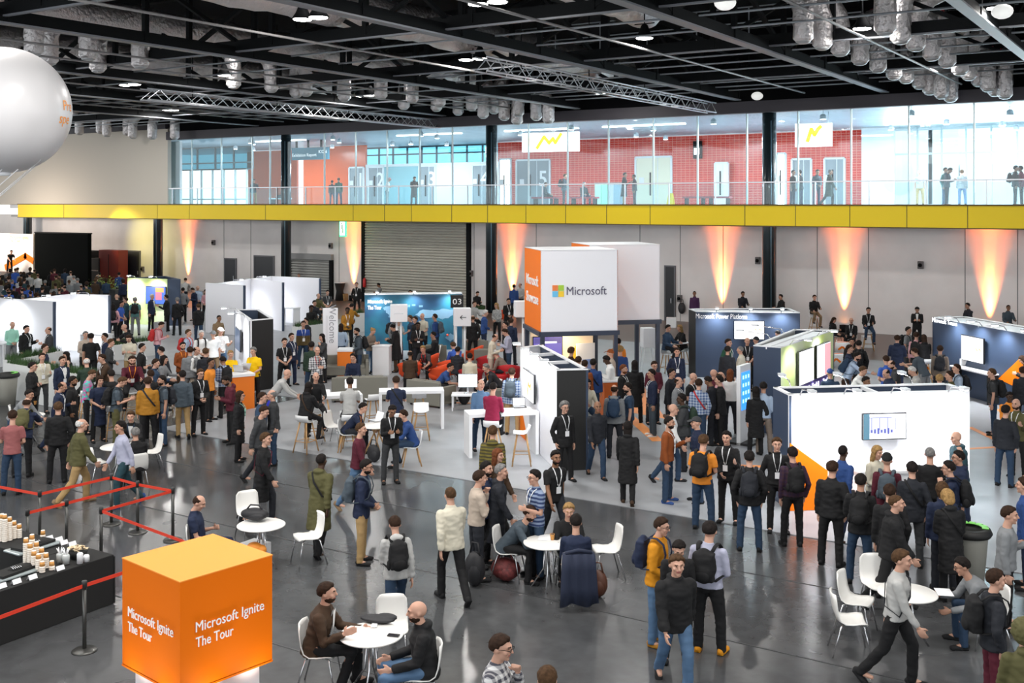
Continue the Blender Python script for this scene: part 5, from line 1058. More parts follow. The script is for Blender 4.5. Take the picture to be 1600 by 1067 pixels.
# bags and small things
def soft_bag(c, dims, label, m, rz=0, strap=True, name='bag', cat='bag'):
    t = thing(name, label, cat, c, rz); b = MB(); b.ell((0, 0, dims[2]/2), (dims[0]/2, dims[1]/2, dims[2]/2), 16); b.ell((dims[0]*.1, -dims[1]*.25, dims[2]*.4), (dims[0]*.33, dims[1]*.3, dims[2]*.35), 12); b.build('bag_body', m, t)
    if strap: MB().tube([(-dims[0]*.3, 0, dims[2]*.8), (-dims[0]*.15, 0, dims[2]*1.25), (dims[0]*.15, 0, dims[2]*1.25), (dims[0]*.3, 0, dims[2]*.8)], .014, 6).build('strap', m, t)
    return t
m_bag = mat('bag_black', (.015, .015, .018), .6, bump=.3); m_bagn = mat('bag_navy', (.02, .03, .06), .6, bump=.3)
soft_bag(P(398, 812, .74), (.5, .28, .2), 'black sports bag lying on the small round table', m_bag, .4); soft_bag(P(725, 632, 0), (.4, .3, .55), 'black backpack standing on the carpet beside the monitor desk', m_bag, .2, name='backpack', cat='backpack'); soft_bag(P(790, 905, 0), (.5, .4, .35), 'dark backpack with red pattern on the floor beside the grey sweater man', mat('bag_red', (.12, .02, .02), .7, vary=.5, vscale=20), .2, name='backpack', cat='backpack')
soft_bag(P(742, 915, 0), (.35, .3, .55), 'black mesh backpack on the floor behind the man on the phone', m_bag, 0, name='backpack', cat='backpack'); soft_bag(P(935, 932, 0), (.3, .25, .42), 'brown leather bag on the floor beside the hanging navy coat', mat('leather_brown', (.09, .03, .015), .5), 0); soft_bag(P(584, 722, 0), (.38, .2, .42), 'black handbag on the carpet under the lounge table', m_bag, 0)
soft_bag(P(660, 575, 0)+Vector((1.2, 0, 0)), (.4, .3, .4), 'black bag on the carpet beside the orange tub chair', m_bag); soft_bag(Vector((onY(1068, YW).x, YW-.22, zat(490, onY(1068, YW)))), (.4, .3, .6), 'dark bag hanging by the wall near the dark doorway', m_bag)
v = P(457, 655, .55); soft_bag(v, (.3, .12, .35), 'bright blue carrier bag held by the man in the pale grey shirt', mat('bag_blue', (.02, .03, .45), .5)) 
def phone(c, rz, label, m=None): t = thing('phone', label, 'phone', c, rz); MB().box((0, 0, .006), (.075, .15, .01)).build('casing', m or m_bez, t, .002); MB().box((0, 0, .012), (.066, .138, .002)).build('display', m or mat('phone_glass', (.03, .03, .035), .1), t)
phone(P(585, 977, .735), .6, 'white phone lying on the black jacket on the round table', m_white); phone(P(615, 993, .735), 1.9, 'black phone lying on the round table near the bald man')
t = thing('folded_jacket', 'black folded jacket lying on the round table between the two men', 'jacket', P(590, 970, .735), .3); b = MB(); b.ell((0, 0, .03), (.24, .12, .04), 14); b.ell((.1, .05, .04), (.15, .1, .04), 12); b.build('cloth', m_bag, t)
def paper_cup_up(v, label): t = thing('coffee_cup', label, 'cup', v); MB().lathe((0, 0, 0), [(.028, 0), (.038, .09), (.04, .092), (.036, .088)], 16).build('cup', m_cup, t); MB().lathe((0, 0, .088), [(.03, 0), (.03, .002)], 16).build('coffee', mat('coffee', (.05, .02, .01), .2), t)
paper_cup_up(P(863, 843, .735), 'brown paper cup on the round table beside the papers'); paper_cup_up(P(55, 632, .735), 'yellowish paper cup on the table of the leaning man')
for px, py, z, l in [(852, 840, .735, 'white sheet of paper on the round table by the paper cup'), (1475, 925, .74, 'white paper on the table beside the walking man in pale grey')]:
    tag(MB().box((0, 0, 0), (.21, .29, .003), .4).build('paper_sheet', m_white, loc=P(px, py, z)), l, 'paper')
t = thing('orange_bag', 'bright orange soft bag behind the top of the orange cube', 'bag', P(398, 846, .5)-Vector((0, 0, .1))); b = MB(); b.ell((0, 0, .0), (.15, .11, .09), 14); b.ell((.12, .03, -.02), (.1, .08, .08), 12); b.build('bag_body', mat('cube_top_orange', (.95, .42, .06)), t)
v = P(398, 846, .4); box_thing('white_stool', 'small white stool under the orange bag', 'seat', v, (.4, .36, .38), m_white)
# navy coat over the chair
v = P(898, 895, .45); v.z = 0; t = thing('hanging_coat', 'navy coat hanging to the floor over the back of a white chair', 'coat', v, facing(v, 190)); b = MB(); n = 14; vs = []
for i, z in enumerate((.86, .84, .6, .35, .1)):
    for j in range(n): u = j/(n-1)-.5; f = .23+.06*i/4; vs.append((u*2*f, .30+.05*i/4+.02*math.sin(u*22)*(i > 0)+(.02 if i else -.04), z+.03*math.sin(u*9)*(i == 4)))
m_ = len(vs); vs += [(x, y+.04, z) for x, y, z in vs]; fs = []
for i in range(4):
    for j in range(n-1): a = i*n+j; fs += [(a, a+1, a+n+1, a+n), (m_+a, m_+a+n, m_+a+n+1, m_+a+1)]
for i in range(4): a = i*n; fs += [(a, a+n, m_+a+n, m_+a)]; a += n-1; fs += [(a, m_+a, m_+a+n, a+n)]
for j in range(n-1): fs += [(j, m_+j, m_+j+1, j+1), (4*n+j, 4*n+j+1, m_+4*n+j+1, m_+4*n+j)]
b.add(vs, fs, True); b.build('coat_body', mat('coat_navy', (.015, .022, .05), .8, bump=.3), t); MB().tube([(-.2, .33, .86), (0, .33, .9), (.2, .33, .86)], .03).build('collar', MATS['coat_navy'], t)
# ---------------------------------------------------------------- people: how a figure is made
V = Vector
PC = {'black': (.009, .009, .010), 'ink': (.016, .018, .024), 'navy': (.013, .021, .052), 'blue': (.022, .06, .20), 'royal': (.035, .10, .42), 'denim': (.022, .046, .09), 'ljean': (.08, .15, .26), 'slate': (.06, .08, .10), 'grey': (.20, .21, .22), 'lgrey': (.42, .42, .41), 'charcoal': (.04, .042, .045),
      'white': (.78, .78, .77), 'cream': (.60, .56, .45), 'beige': (.46, .38, .31), 'tan': (.24, .16, .09), 'khaki': (.38, .25, .11), 'olive': (.085, .08, .03), 'green': (.02, .085, .05), 'dgreen': (.02, .04, .025), 'maroon': (.085, .01, .022), 'crimson': (.25, .012, .05), 'red': (.5, .03, .03), 'dusty': (.30, .10, .10),
      'rust': (.24, .06, .012), 'ochre': (.36, .16, .015), 'mustard': (.62, .25, .01), 'orange': (.80, .27, .03), 'yellow': (.85, .52, .0), 'pink': (.65, .35, .38), 'lilac': (.42, .43, .55), 'pblue': (.38, .48, .62), 'teal': (.10, .25, .24), 'dteal': (.02, .055, .07), 'mint': (.35, .68, .55), 'brown': (.055, .03, .016), 'taupe': (.20, .16, .13), 'magenta': (.55, .06, .35), 'purple': (.06, .02, .07)}
HC = {'d': (.012, .009, .008), 'b': (.028, .014, .008), 'l': (.065, .034, .016), 'y': (.30, .18, .07), 'g': (.17, .165, .16), 'w': (.55, .54, .52), 'r': (.13, .042, .016)}
SK = {'1': (.56, .32, .23), '2': (.46, .25, .17), '3': (.26, .13, .075), '4': (.07, .035, .02)}
def cmat(kind, key, leather=False):
    nm = kind+'_'+key
    if nm in MATS: return MATS[nm]
    col = {'cloth': PC, 'hair': HC, 'skin': SK}[kind].get(key)
    if kind == 'cloth' and key in ('plaidb', 'plaidw', 'plaidp', 'stripeb', 'stripeo', 'pattern', 'tiedye', 'twotone'):
        m, nt, b = ntree(nm); tc = N(nt, 'TexCoord'); sp = N(nt, 'SeparateXYZ'); nt.links.new(tc.outputs['Object'], sp.inputs[0])
        a, c = {'plaidb': ((.05, .10, .25), (.45, .52, .62)), 'plaidw': ((.06, .06, .08), (.62, .62, .62)), 'plaidp': ((.03, .012, .04), (.05, .02, .03)), 'stripeb': ((.02, .04, .12), (.20, .26, .38)), 'stripeo': ((.16, .13, .02), (.06, .05, .02)), 'pattern': ((.1, .1, .1), (.6, .6, .58)), 'tiedye': ((.6, .08, .35), (.05, .5, .45)), 'twotone': ((.10, .065, .02), (.02, .06, .28))}[key]
        if key in ('tiedye', 'pattern'): w = N(nt, 'TexNoise', Scale=14.0 if key == 'tiedye' else 40.0); nt.links.new(tc.outputs['Object'], w.inputs[0]); src = w.outputs[0]
        else:
            def saw(ax, sc):
                q = N(nt, 'Math', _operation='MULTIPLY', i1=sc); nt.links.new(sp.outputs[ax], q.inputs[0]); f = N(nt, 'Math', _operation='FRACT'); nt.links.new(q.outputs[0], f.inputs[0]); g = N(nt, 'Math', _operation='GREATER_THAN', i1=.5); nt.links.new(f.outputs[0], g.inputs[0]); return g
            if key == 'twotone': g = N(nt, 'Math', _operation='GREATER_THAN', i1=1.22); nt.links.new(sp.outputs[2], g.inputs[0]); src = g.outputs[0]
            elif key.startswith('stripe'): src = saw(2, 16).outputs[0]
            else:
                p_, q_ = saw(2, 15), saw(0, 15); ad = N(nt, 'Math', _operation='ADD'); nt.links.new(p_.outputs[0], ad.inputs[0]); nt.links.new(q_.outputs[0], ad.inputs[1]); hf = N(nt, 'Math', _operation='MULTIPLY', i1=.5); nt.links.new(ad.outputs[0], hf.inputs[0]); src = hf.outputs[0]
        r = ramp(nt, src, [(.2, a), (.8, c)] if key not in ('tiedye', 'pattern') else [(.42, a), (.58, c)]); nt.links.new(r.outputs[0], b.inputs['Base Color']); b.inputs['Roughness'].default_value = .85; return m
    return mat(nm, col, {'cloth': .82, 'hair': .75, 'skin': .5}[kind], spec=.15 if kind == 'hair' else .35, bump=.3 if kind == 'cloth' else .9 if kind == 'hair' else 0, bscale=14 if kind == 'cloth' else 28, vary=.35 if kind == 'hair' else 0, vscale=30)
def remesh(mb, name, vox, sm=2, folds=0.0, keep=None):
    me = mb.mesh('tmp', []); o = bpy.data.objects.new('tmp', me); C.objects.link(o)
    r = o.modifiers.new('r', 'REMESH'); r.mode = 'VOXEL'; r.voxel_size = vox; r.use_smooth_shade = True
    if sm: s = o.modifiers.new('s', 'SMOOTH'); s.factor = .5; s.iterations = sm
    dg = bpy.context.evaluated_depsgraph_get(); out = bpy.data.meshes.new_from_object(o.evaluated_get(dg)); bpy.data.objects.remove(o); bpy.data.meshes.remove(me)
    out.name = name
    if folds:
        out.update(); ns = [tuple(v.normal) for v in out.vertices]
        for v, n in zip(out.vertices, ns):
            f = noise.noise(V((v.co.x*9, v.co.y*9, v.co.z*17)))+.5*noise.noise(V((v.co.x*22, v.co.y*22, v.co.z*30)))
            v.co += V(n)*f*folds
    for p in out.polygons: p.use_smooth = True
    return out
D_ = ((.13, .04, -1), (.05, -.14, -1), .35)
A_ = {'down': D_, 'back': ((.15, .35, -1), (.05, .1, -1), .35), 'fwd': ((.12, -.3, -1), (.03, -.6, -1), .35), 'phone': ((.1, -.12, -1), (-.32, -.9, .28), .8), 'flat': ((.15, -.3, -1), (-.15, -1, -.05), .2), 'cross': ((.22, -.18, -1), (-.95, -.42, .12), .4),
      'pocket': ((.35, .18, -1), (-.2, -.28, -1), .5), 'ear': ((.35, -.35, -.75), (-.22, .05, 1), .9), 'chin': ((.1, -.55, -.8), (-.45, -.02, 1), .9), 'talk': ((.2, -.25, -1), (.05, -.8, .45), .15), 'cup': ((.12, -.1, -1), (-.12, -.9, .35), .8), 'lap': ((.12, -.28, -1), (-.15, -.95, -.28), .4), 'table': ((.15, -.5, -.85), (-.22, -1, .0), .25), 'lean': ((.12, -.55, -.8), (-.1, -.75, -.5), .2), 'reach': ((.1, -.75, -.55), (-.05, -.95, -.15), .3), 'hipfront': ((.18, -.05, -1), (-.55, -.65, -.45), .5)}
L_S = ((.05, .0, -1), (.02, .03, -1)); L_W = ((.13, -.03, -1), (.04, .03, -1)); L_F = ((.03, -.40, -1), (.0, .02, -1)); L_B = ((.03, .24, -1), (.0, .58, -.85)); L_SIT = ((.17, -1, -.03), (.02, .02, -1)); L_SIT2 = ((.05, -1, .0), (.04, .28, -1)); L_ST = ((.2, -.85, -.42), (.03, .25, -1)); L_XX = ((-.12, -1, .12), (-.35, -.5, -.8))
POSE = {'stand': (2, 0, 'down', 'down', L_S, L_W, 3), 'easy': (0, 0, 'down', 'pocket', L_W, L_S, 5), 'cross': (-2, 0, 'cross', 'cross', L_W, L_S, 5), 'phone': (5, 0, 'phone', 'phone', L_S, L_W, 32), 'pocket': (0, 0, 'pocket', 'pocket', L_W, L_W, 4), 'call': (3, 0, 'ear', 'down', L_W, L_S, 10), 'chin': (2, 0, 'chin', 'cross', L_S, L_W, 8), 'talk': (2, 0, 'talk', 'down', L_W, L_S, 4),
        'talk2': (3, 0, 'talk', 'hipfront', L_W, L_S, 6), 'cup': (0, 0, 'cup', 'down', L_S, L_W, 4), 'hold': (3, 0, 'hipfront', 'hipfront', L_S, L_W, 12), 'walk': (4, 6, 'back', 'fwd', L_F, L_B, 4), 'walkp': (5, 0, 'phone', 'back', L_B, L_F, 22), 'walk2': (3, -5, 'fwd', 'back', ((.03, -.22, -1), (0, .04, -1)), ((.03, .14, -1), (0, .36, -.92)), 4), 'lean': (38, 0, 'lean', 'lean', ((.1, .06, -1), (.03, .02, -1)), ((.14, -.12, -1), (.03, .1, -1)), 15), 'bend': (24, 0, 'phone', 'reach', L_W, L_S, 18),
        'sit': (6, 0, 'lap', 'lap', L_SIT, L_SIT, 8), 'sitphone': (-8, 0, 'phone', 'lap', L_SIT, L_XX, 28), 'sittalk': (12, 0, 'table', 'talk', L_SIT, L_SIT2, 2), 'sittable': (20, 0, 'table', 'table', L_SIT, L_SIT2, 14), 'sitlean': (38, 0, 'lap', 'table', L_SIT, L_SIT, 20), 'stool': (12, 0, 'table', 'table', L_ST, L_ST, 12), 'stool2': (4, 0, 'table', 'lap', L_ST, L_SIT2, 10)}
LEN = dict(ua=.285, fa=.255, th=.435, sh=.425)
def dirv(d, s): return V((d[0]*s, d[1], d[2])).normalized()
def solve(pose, mir):
    lean, twist, a0, a1, l0, l1, hp = POSE[pose]
    if mir: a0, a1, l0, l1, twist = a1, a0, l1, l0, -twist
    J = {}; leg = {}
    low = 9
    for s, l in ((1, l0), (-1, l1)):
        h = V((s*.083, 0, 0)); k = h+dirv(l[0], s)*LEN['th']; a = k+dirv(l[1], s)*LEN['sh']; leg[s] = (h, k, a); low = min(low, a.z)
    up = .085-low + (.30 if pose.startswith('stool') else 0)
    O = V((0, 0, up)); L = R(lean)
    u = V((0, -math.sin(L), math.cos(L))); tw = Matrix.Rotation(R(twist), 3, 'Z'); x = tw @ V((1, 0, 0)); f = x.cross(u)*-1   # forward = -Y when upright
    f = u.cross(x)*-1 if (u.cross(x)).y > 0 else u.cross(x)
    if f.y > 0: f = -f
    J['O'] = O; J['u'] = u; J['x'] = x; J['f'] = f
    J['legs'] = {s: tuple(p+O for p in leg[s]) for s in leg}; arms = {}
    for s, a in ((1, A_[a0]), (-1, A_[a1])):
        sh = O+u*.427+x*s*.158; bd = Matrix.Rotation(R(lean*.5), 3, 'X')
        e = sh+(tw @ dirv(a[0], s))*LEN['ua']; w = e+(tw @ dirv(a[1], s))*LEN['fa']; arms[s] = (sh, e, w, a[2])
    J['arms'] = arms; J['neck'] = O+u*.52
    hu = (u*.45+V((0, 0, 1))*.55).normalized(); hf = (V((0, -1, 0))-hu*V((0, -1, 0)).dot(hu)).normalized(); ax = hu.cross(hf)*-1
    # pitch the head forward by hp about the x axis
    Rm = Matrix.Rotation(R(hp), 3, V((1, 0, 0))); hu2 = Rm @ V((0, 0, 1)); hf2 = Rm @ V((0, -1, 0)); 
    J['hc'] = J['neck']+hu*.042+hu2*.125+hf2*.022; J['hM'] = Matrix((V((1, 0, 0)), -hf2, hu2)).transposed()
    J['top'] = J['hc']+hu2*.125
    return J
SOL = {}
def sol(p, m):
    if (p, m) not in SOL: SOL[(p, m)] = solve(p, m)
    return SOL[(p, m)]
def ring_tube(mb, J, rings, n=18):
    """torso loft: (t along the spine, half width, half depth, shift forward)"""
    vs = []
    for t, rx, ry, sh in rings:
        c = J['O']+J['u']*t+J['f']*sh
        for j in range(n): a = 2*math.pi*j/n; vs.append(c+J['x']*(rx*math.cos(a))+J['f']*(ry*math.sin(a)))
    k = len(rings); fs = [(i*n+j, i*n+(j+1) % n, (i+1)*n+(j+1) % n, (i+1)*n+j) for i in range(k-1) for j in range(n)]+[tuple(reversed(range(n))), tuple(range((k-1)*n, k*n))]
    mb.add(vs, fs, True)
def limb(mb, pts, rs, n=12):
    mb.tube(pts, rs, n)
    for p, r in zip(pts[1:-1], rs[1:-1]): mb.ell(p, (r*1.02,)*3, 10)
def body_mesh(J):
    mb = MB()
    ring_tube(mb, J, [(-.07, .09, .08, 0), (-.02, .15, .105, 0), (.08, .148, .10, 0), (.2, .138, .095, 0), (.34, .150, .108, .005), (.41, .145, .092, 0), (.46, .09, .065, -.005), (.51, .055, .052, 0)])
    limb(mb, [J['neck']-J['u']*.05, J['neck']+J['u']*.01, J['hc']-J['hM'] @ V((0, 0, .06))], [.062, .055, .05])
    for s in (1, -1):
        h, k, a = J['legs'][s]; limb(mb, [h+V((0, 0, .02)), h.lerp(k, .4), k, k.lerp(a, .3), a], [.078, .074, .053, .055, .036])
        ft = V((s*.12, -1, 0)).normalized(); limb(mb, [a, a+V((0, 0, -.03))+ft*.03, a+V((0, 0, -.055))+ft*.13], [.036, .034, .024])
        sh, e, w, cu = J['arms'][s]; mb.ell(sh, (.046, .044, .044), 12); limb(mb, [sh, sh.lerp(e, .5), e, e.lerp(w, .35), w], [.044, .041, .035, .036, .025])
        d = (w-e).normalized(); n = V((-s, 0, 0)); n = (n-d*n.dot(d))
        if n.length < .3: n = V((0, -1, 0)); n = n-d*n.dot(d)
        n.normalize(); wd = n.cross(d)*s; M = Matrix((wd, n, d)).transposed()
        mb.ell(w+d*.045, (.041, .018, .052), 12, M)
        for q, (off, ln) in enumerate(((.033, .066), (.011, .075), (-.011, .07), (-.033, .055))):
            c = R(60*cu+6*q*cu); b0 = w+d*.085+wd*off; d1 = d*math.cos(c*.7)+n*math.sin(c*.7); d2 = d*math.cos(c*1.8)+n*math.sin(c*1.8); mb.tube([b0-d*.03, b0, b0+d1*ln*.55, b0+d1*ln*.55+d2*ln*.45], [.0115, .0115, .0105, .009], 7)
        b0 = w+d*.02+wd*.03; mb.tube([b0, b0+(d*.5+wd*.75+n*.25)*.04, b0+(d*.5+wd*.75+n*.25)*.04+(d*.85+wd*.25+n*.35)*.035], [.014, .0125, .010], 7)
    c, M = J['hc'], J['hM']; H = lambda x, y, z: c+M @ V((x, y, z))
    mb.ell(H(0, .012, .022), (.074, .092, .098), 20, M); mb.ell(H(0, -.018, -.05), (.058, .068, .072), 16, M); mb.ell(H(0, -.066, -.097), (.026, .024, .022), 10, M); mb.tube([H(0, -.088, .018), H(0, -.103, -.012), H(0, -.106, -.026)], [.011, .014, .016], 8); mb.ell(H(0, -.072, .036), (.055, .022, .013), 12, M)
    mb.ell(H(0, -.083, -.055), (.024, .012, .011), 10, M)
    for s in (1, -1): mb.ell(H(s*.077, .012, -.008), (.011, .02, .031), 10, M); mb.ell(H(s*.042, -.06, -.022), (.022, .025, .022), 10, M)
    me = remesh(mb, 'body', .0108, 1)
    Mi = M.transposed()
    for p in me.polygons:
        q = Mi @ (p.center-c)
        if abs(q.x) < .08 and q.y < -.05 and -.12 < q.z < .06:
            ex = min((q-V((s*.031, -.084, .010))).length for s in (1, -1)); eb = min((q-V((s*.033, -.092, .034))*1).length for s in (1, -1))
            if ex < .0135: p.material_index = 1
            elif abs(abs(q.x)-.032) < .02 and .03 < q.z < .044 and q.y < -.075: p.material_index = 3
            elif abs(q.x) < .024 and abs(q.z+.056) < .010 and q.y < -.078: p.material_index = 2
    return me
LOOSE = {'tee': (.0, 'short'), 'polo': (.002, 'short'), 'shirt': (.004, 'long'), 'sweater': (.009, 'long'), 'hoodie': (.014, 'long'), 'suit': (.010, 'long'), 'jacket': (.015, 'long'), 'puffer': (.024, 'long'), 'coat': (.016, 'long'), 'dress': (.008, 'short')}
def top_mesh(J, kind, sitting):
    g, sl = LOOSE[kind]; mb = MB()
    hem = {'tee': -.09, 'polo': -.08, 'shirt': -.05, 'sweater': -.08, 'hoodie': -.1, 'suit': -.17, 'jacket': -.12, 'puffer': -.14, 'coat': -.48, 'dress': -.5}[kind]
    if sitting: hem = max(hem, -.09)
    r = []
    if hem < -.2: r += [(hem, .185+g, .155+g, 0), (-.2, .168+g, .13+g, 0)]
    else: r += [(hem, .174+g, .126+g, .0)]
    r += [(-.0, .166+g, .120+g, 0), (.12, .152+g, .112+g, .002), (.25, .150+g, .115+g, .004), (.36, .162+g*.8, .120+g*.8, .004), (.41, .165+g*.6, .110+g*.7, -.002), (.455, .145+g*.5, .092+g*.5, -.005), (.488, .098+g*.5, .078+g*.4, -.005), (.512, .068+g*.3, .068+g*.3, -.002)]
    if kind in ('suit', 'jacket', 'coat', 'shirt', 'polo', 'puffer'): r += [(.545, .066+g*.5, .066+g*.5, .002)]
    ring_tube(mb, J, r, 22)
    for s in (1, -1):
        sh, e, w, cu = J['arms'][s]; mb.ell(sh, (.062+g*.5, .060+g*.6, .058+g*.4), 12)
        if sl == 'short': limb(mb, [sh, sh.lerp(e, .35), sh.lerp(e, .72)], [.066+g, .062+g, .062+g])
        else: limb(mb, [sh, sh.lerp(e, .5), e, e.lerp(w, .5), e.lerp(w, .97)], [.058+g*.8, .054+g*.8, .047+g*.8, .043+g*.8, .035+g*.9])
    if kind == 'hoodie': mb.ell(J['neck']-J['f']*.085-J['u']*.02, (.115, .055, .075), 12, Matrix((J['x'], -J['f'], J['u'])).transposed())
    if kind in ('puffer', 'coat') : mb.ell(J['neck']-J['f']*.05, (.10, .07, .05), 12, Matrix((J['x'], -J['f'], J['u'])).transposed())
    return remesh(mb, kind, .0155, 2, .007 if g < .01 else .010)
def legs_mesh(J, sitting):
    mb = MB(); ring_tube(mb, J, [(-.1, .11, .10, 0), (-.06, .155, .114, 0), (.01, .142, .100, 0)])
    for s in (1, -1):
        h, k, a = J['legs'][s]; limb(mb, [h+V((0, 0, .01)), h.lerp(k, .4), k, k.lerp(a, .4), k.lerp(a, 1.1)], [.086, .084, .066, .063, .056])
    return remesh(mb, 'trousers', .0165, 2, .007)
def shoe_mesh(J, pose, side=1):
    mb = MB()
    for s in (side,):
        h, k, a = J['legs'][s]; ft = V((s*.14, -1, 0)).normalized(); sh = (a-k).normalized(); z = V((0, 0, 1))
        if sh.y > .35 and not pose.startswith('s'): ft = V((s*.05, -.62, -.78)).normalized(); z = V((0, .78, .62)) if 0 else V((0, -.78, .62))
        x = ft.cross(z)*-1; M = Matrix((x, -ft, z)).transposed(); H = lambda p, q, r: a+M @ V((p, q, r))
        mb.ell(H(0, .02, -.035), (.042, .062, .048), 12, M); mb.ell(H(0, -.10, -.052), (.047, .092, .034), 12, M); mb.tube([H(0, .005, .055), H(0, 0, -.03)], .046, 10); mb.box(H(0, -.055, -.075), (.078, .225, .02), M=M)
    return remesh(mb, 'shoes', .013, 1)
def hair_mesh(style):
    mb = MB(); me = bpy.data.meshes.new('h'); bm = bmesh.new(); bmesh.ops.create_icosphere(bm, subdivisions=4, radius=1)
    def lerp(a, pts):
        for (x0, y0), (x1, y1) in zip(pts, pts[1:]):
            if a <= x1: return y0+(y1-y0)*max(0, (a-x0))/(x1-x0)
        return pts[-1][1]
    th = {'short': .013, 'long': .018, 'buzz': .004, 'ring': .008, 'curly': .034, 'bun': .014, 'cap': .014, 'beanie': .02, 'bob': .026, 'hood': .05}[style]
    for v in bm.verts:
        d = v.co.normalized(); thr = lerp(d.y, [(-1, .66), (-.72, .6), (-.5, .42), (-.28, .25), (-.12, -.18), (.02, -.22), (.12, -.1), (.25, -.5), (1, -.66)])
        if style in ('cap', 'beanie'): thr = lerp(d.y, [(-1, .22), (0, .12), (1, -.2)])
        if style in ('long', 'bob'): thr = lerp(d.y, [(-1, .5), (-.55, .35), (-.25, -.75), (1, -1)])
        if style == 'hood': thr = lerp(d.y, [(-1, .9), (-.5, .3), (-.3, -.9), (1, -1)])
        e = d.z-thr+.07*noise.noise(d*11); on = e > 0
        if style == 'ring' and d.z > .45+.25*max(0, d.y): on = False
        t = th*(1+.35*noise.noise(d*6)) if style != 'curly' else th*(1+.5*noise.noise(d*9))
        if style == 'short' and d.z > .1: t *= 1.45-.4*d.y+.55*noise.noise(d*4+V((3, 1, 0)))
        if style in ('short', 'bob', 'long', 'bun'): t += .004*noise.noise(d*14)
        if style in ('short', 'buzz', 'ring', 'curly', 'bun', 'bob', 'long') and on: t = t*min(1, .35+e*3.2)+.001
        if not on: t = -.012
        v.co = V((d.x*(.074+t), .012+d.y*(.092+t), .022+d.z*(.098+t)))
    bm.to_mesh(me); bm.free(); mb.add([v.co.copy() for v in me.vertices], [tuple(p.vertices) for p in me.polygons], True); bpy.data.meshes.remove(me)
    if style == 'long': mb.ell((0, .06, -.12), (.085, .05, .17), 14); mb.ell((.062, .02, -.08), (.03, .045, .13), 10); mb.ell((-.062, .02, -.08), (.03, .045, .13), 10)
    if style == 'bob': mb.ell((0, .05, -.05), (.09, .06, .09), 14)
    if style == 'bun': mb.ell((0, .12, .06), (.042, .038, .042), 12)
    if style == 'cap': mb.box((0, -.125, .05), (.13, .09, .014), M=Matrix.Rotation(.25, 3, 'X'))
    if style == 'beanie': mb.ell((0, .02, .1), (.07, .08, .05), 12)
    return remesh(mb, 'hair', .009, 1)
def beard_mesh():
    mb = MB(); bm = bmesh.new(); bmesh.ops.create_icosphere(bm, subdivisions=4, radius=1); me = bpy.data.meshes.new('b')
    for v in bm.verts:
        d = v.co.normalized(); t = .008+.004*noise.noise(d*7) if (d.z < .05 - .25*abs(d.y+.4) and d.y < .45 and not (abs(d.x) < .38 and d.y < -.5 and d.z > -.12)) else -.014
        v.co = V((d.x*(.058+t), -.018+d.y*(.068+t), -.05+d.z*(.072+t)))
    bm.to_mesh(me); bm.free(); me.materials.clear()
    for p in me.polygons: p.use_smooth = True
    me.name = 'beard'; return me
def glasses_mesh():
    mb = MB()
    for s in (1, -1): mb.tube([(s*.033+.022*math.cos(a*.5236), -.101, .012+.017*math.sin(a*.5236)) for a in range(13)], .0028, 5); mb.bar((s*.055, -.1, .015), (s*.078, .0, .012), .004)
    mb.bar((-.01, -.102, .015), (.01, -.102, .015), .004); return mb.mesh('glasses', [])
def lanyard_mesh(kind):
    g = LOOSE[kind][0]; mb = MB(); y = -(.124+g)
    for s in (1, -1):
        pts = [V((s*.062, -.02, .515)), V((s*.064, -.085-g*.6, .475)), V((s*.05, y-.008, .38)), V((s*.022, y-.012, .25)), V((s*.006, y-.014, .19))]
        for a, b in zip(pts, pts[1:]): mb.bar(a, b, .017, .005) if 0 else mb.tube([a, b], [(.010, .004), (.010, .004)], 6)
    return mb.mesh('lanyard', [])
def badge_mesh(kind): y = -(.138+LOOSE[kind][0]); return MB().box((0, y, .135), (.085, .008, .115)).mesh('badge', [])
def strap_mesh(kind):
    g = LOOSE[kind][0]; pts = [V((.11, .0, .51)), V((.08, -.11-g, .44)), V((-.03, -.13-g, .25)), V((-.17-g, -.05, .03)), V((-.13, .11+g, .12)), V((.02, .13+g, .35)), V((.1, .07+g*.5, .49)), V((.11, .0, .51))]
    return MB().tube(pts, [(.018, .006)]*8, 6).mesh('bag_strap', [])
MC = {}
def cached(key, fn):
    if key not in MC: MC[key] = fn()
    return MC[key]
def child(name, me, parent, mats, M=None):
    if not me.materials:
        for m in mats: me.materials.append(m)
    while len(me.materials) < len(mats): me.materials.append(mats[len(me.materials)])
    o = bpy.data.objects.new(name, me); C.objects.link(o); o.parent = parent
    for i, m in enumerate(mats):
        if me.materials[i] is not m: o.material_slots[i].link = 'OBJECT'; o.material_slots[i].material = m
    if M is not None: o.matrix_local = M
    return o
m_eye = mat('eye_dark', (.03, .02, .018), .3); m_lip = mat('lips', (.36, .12, .10), .5); m_badge = mat('badge_white', (.85, .86, .88), .4)
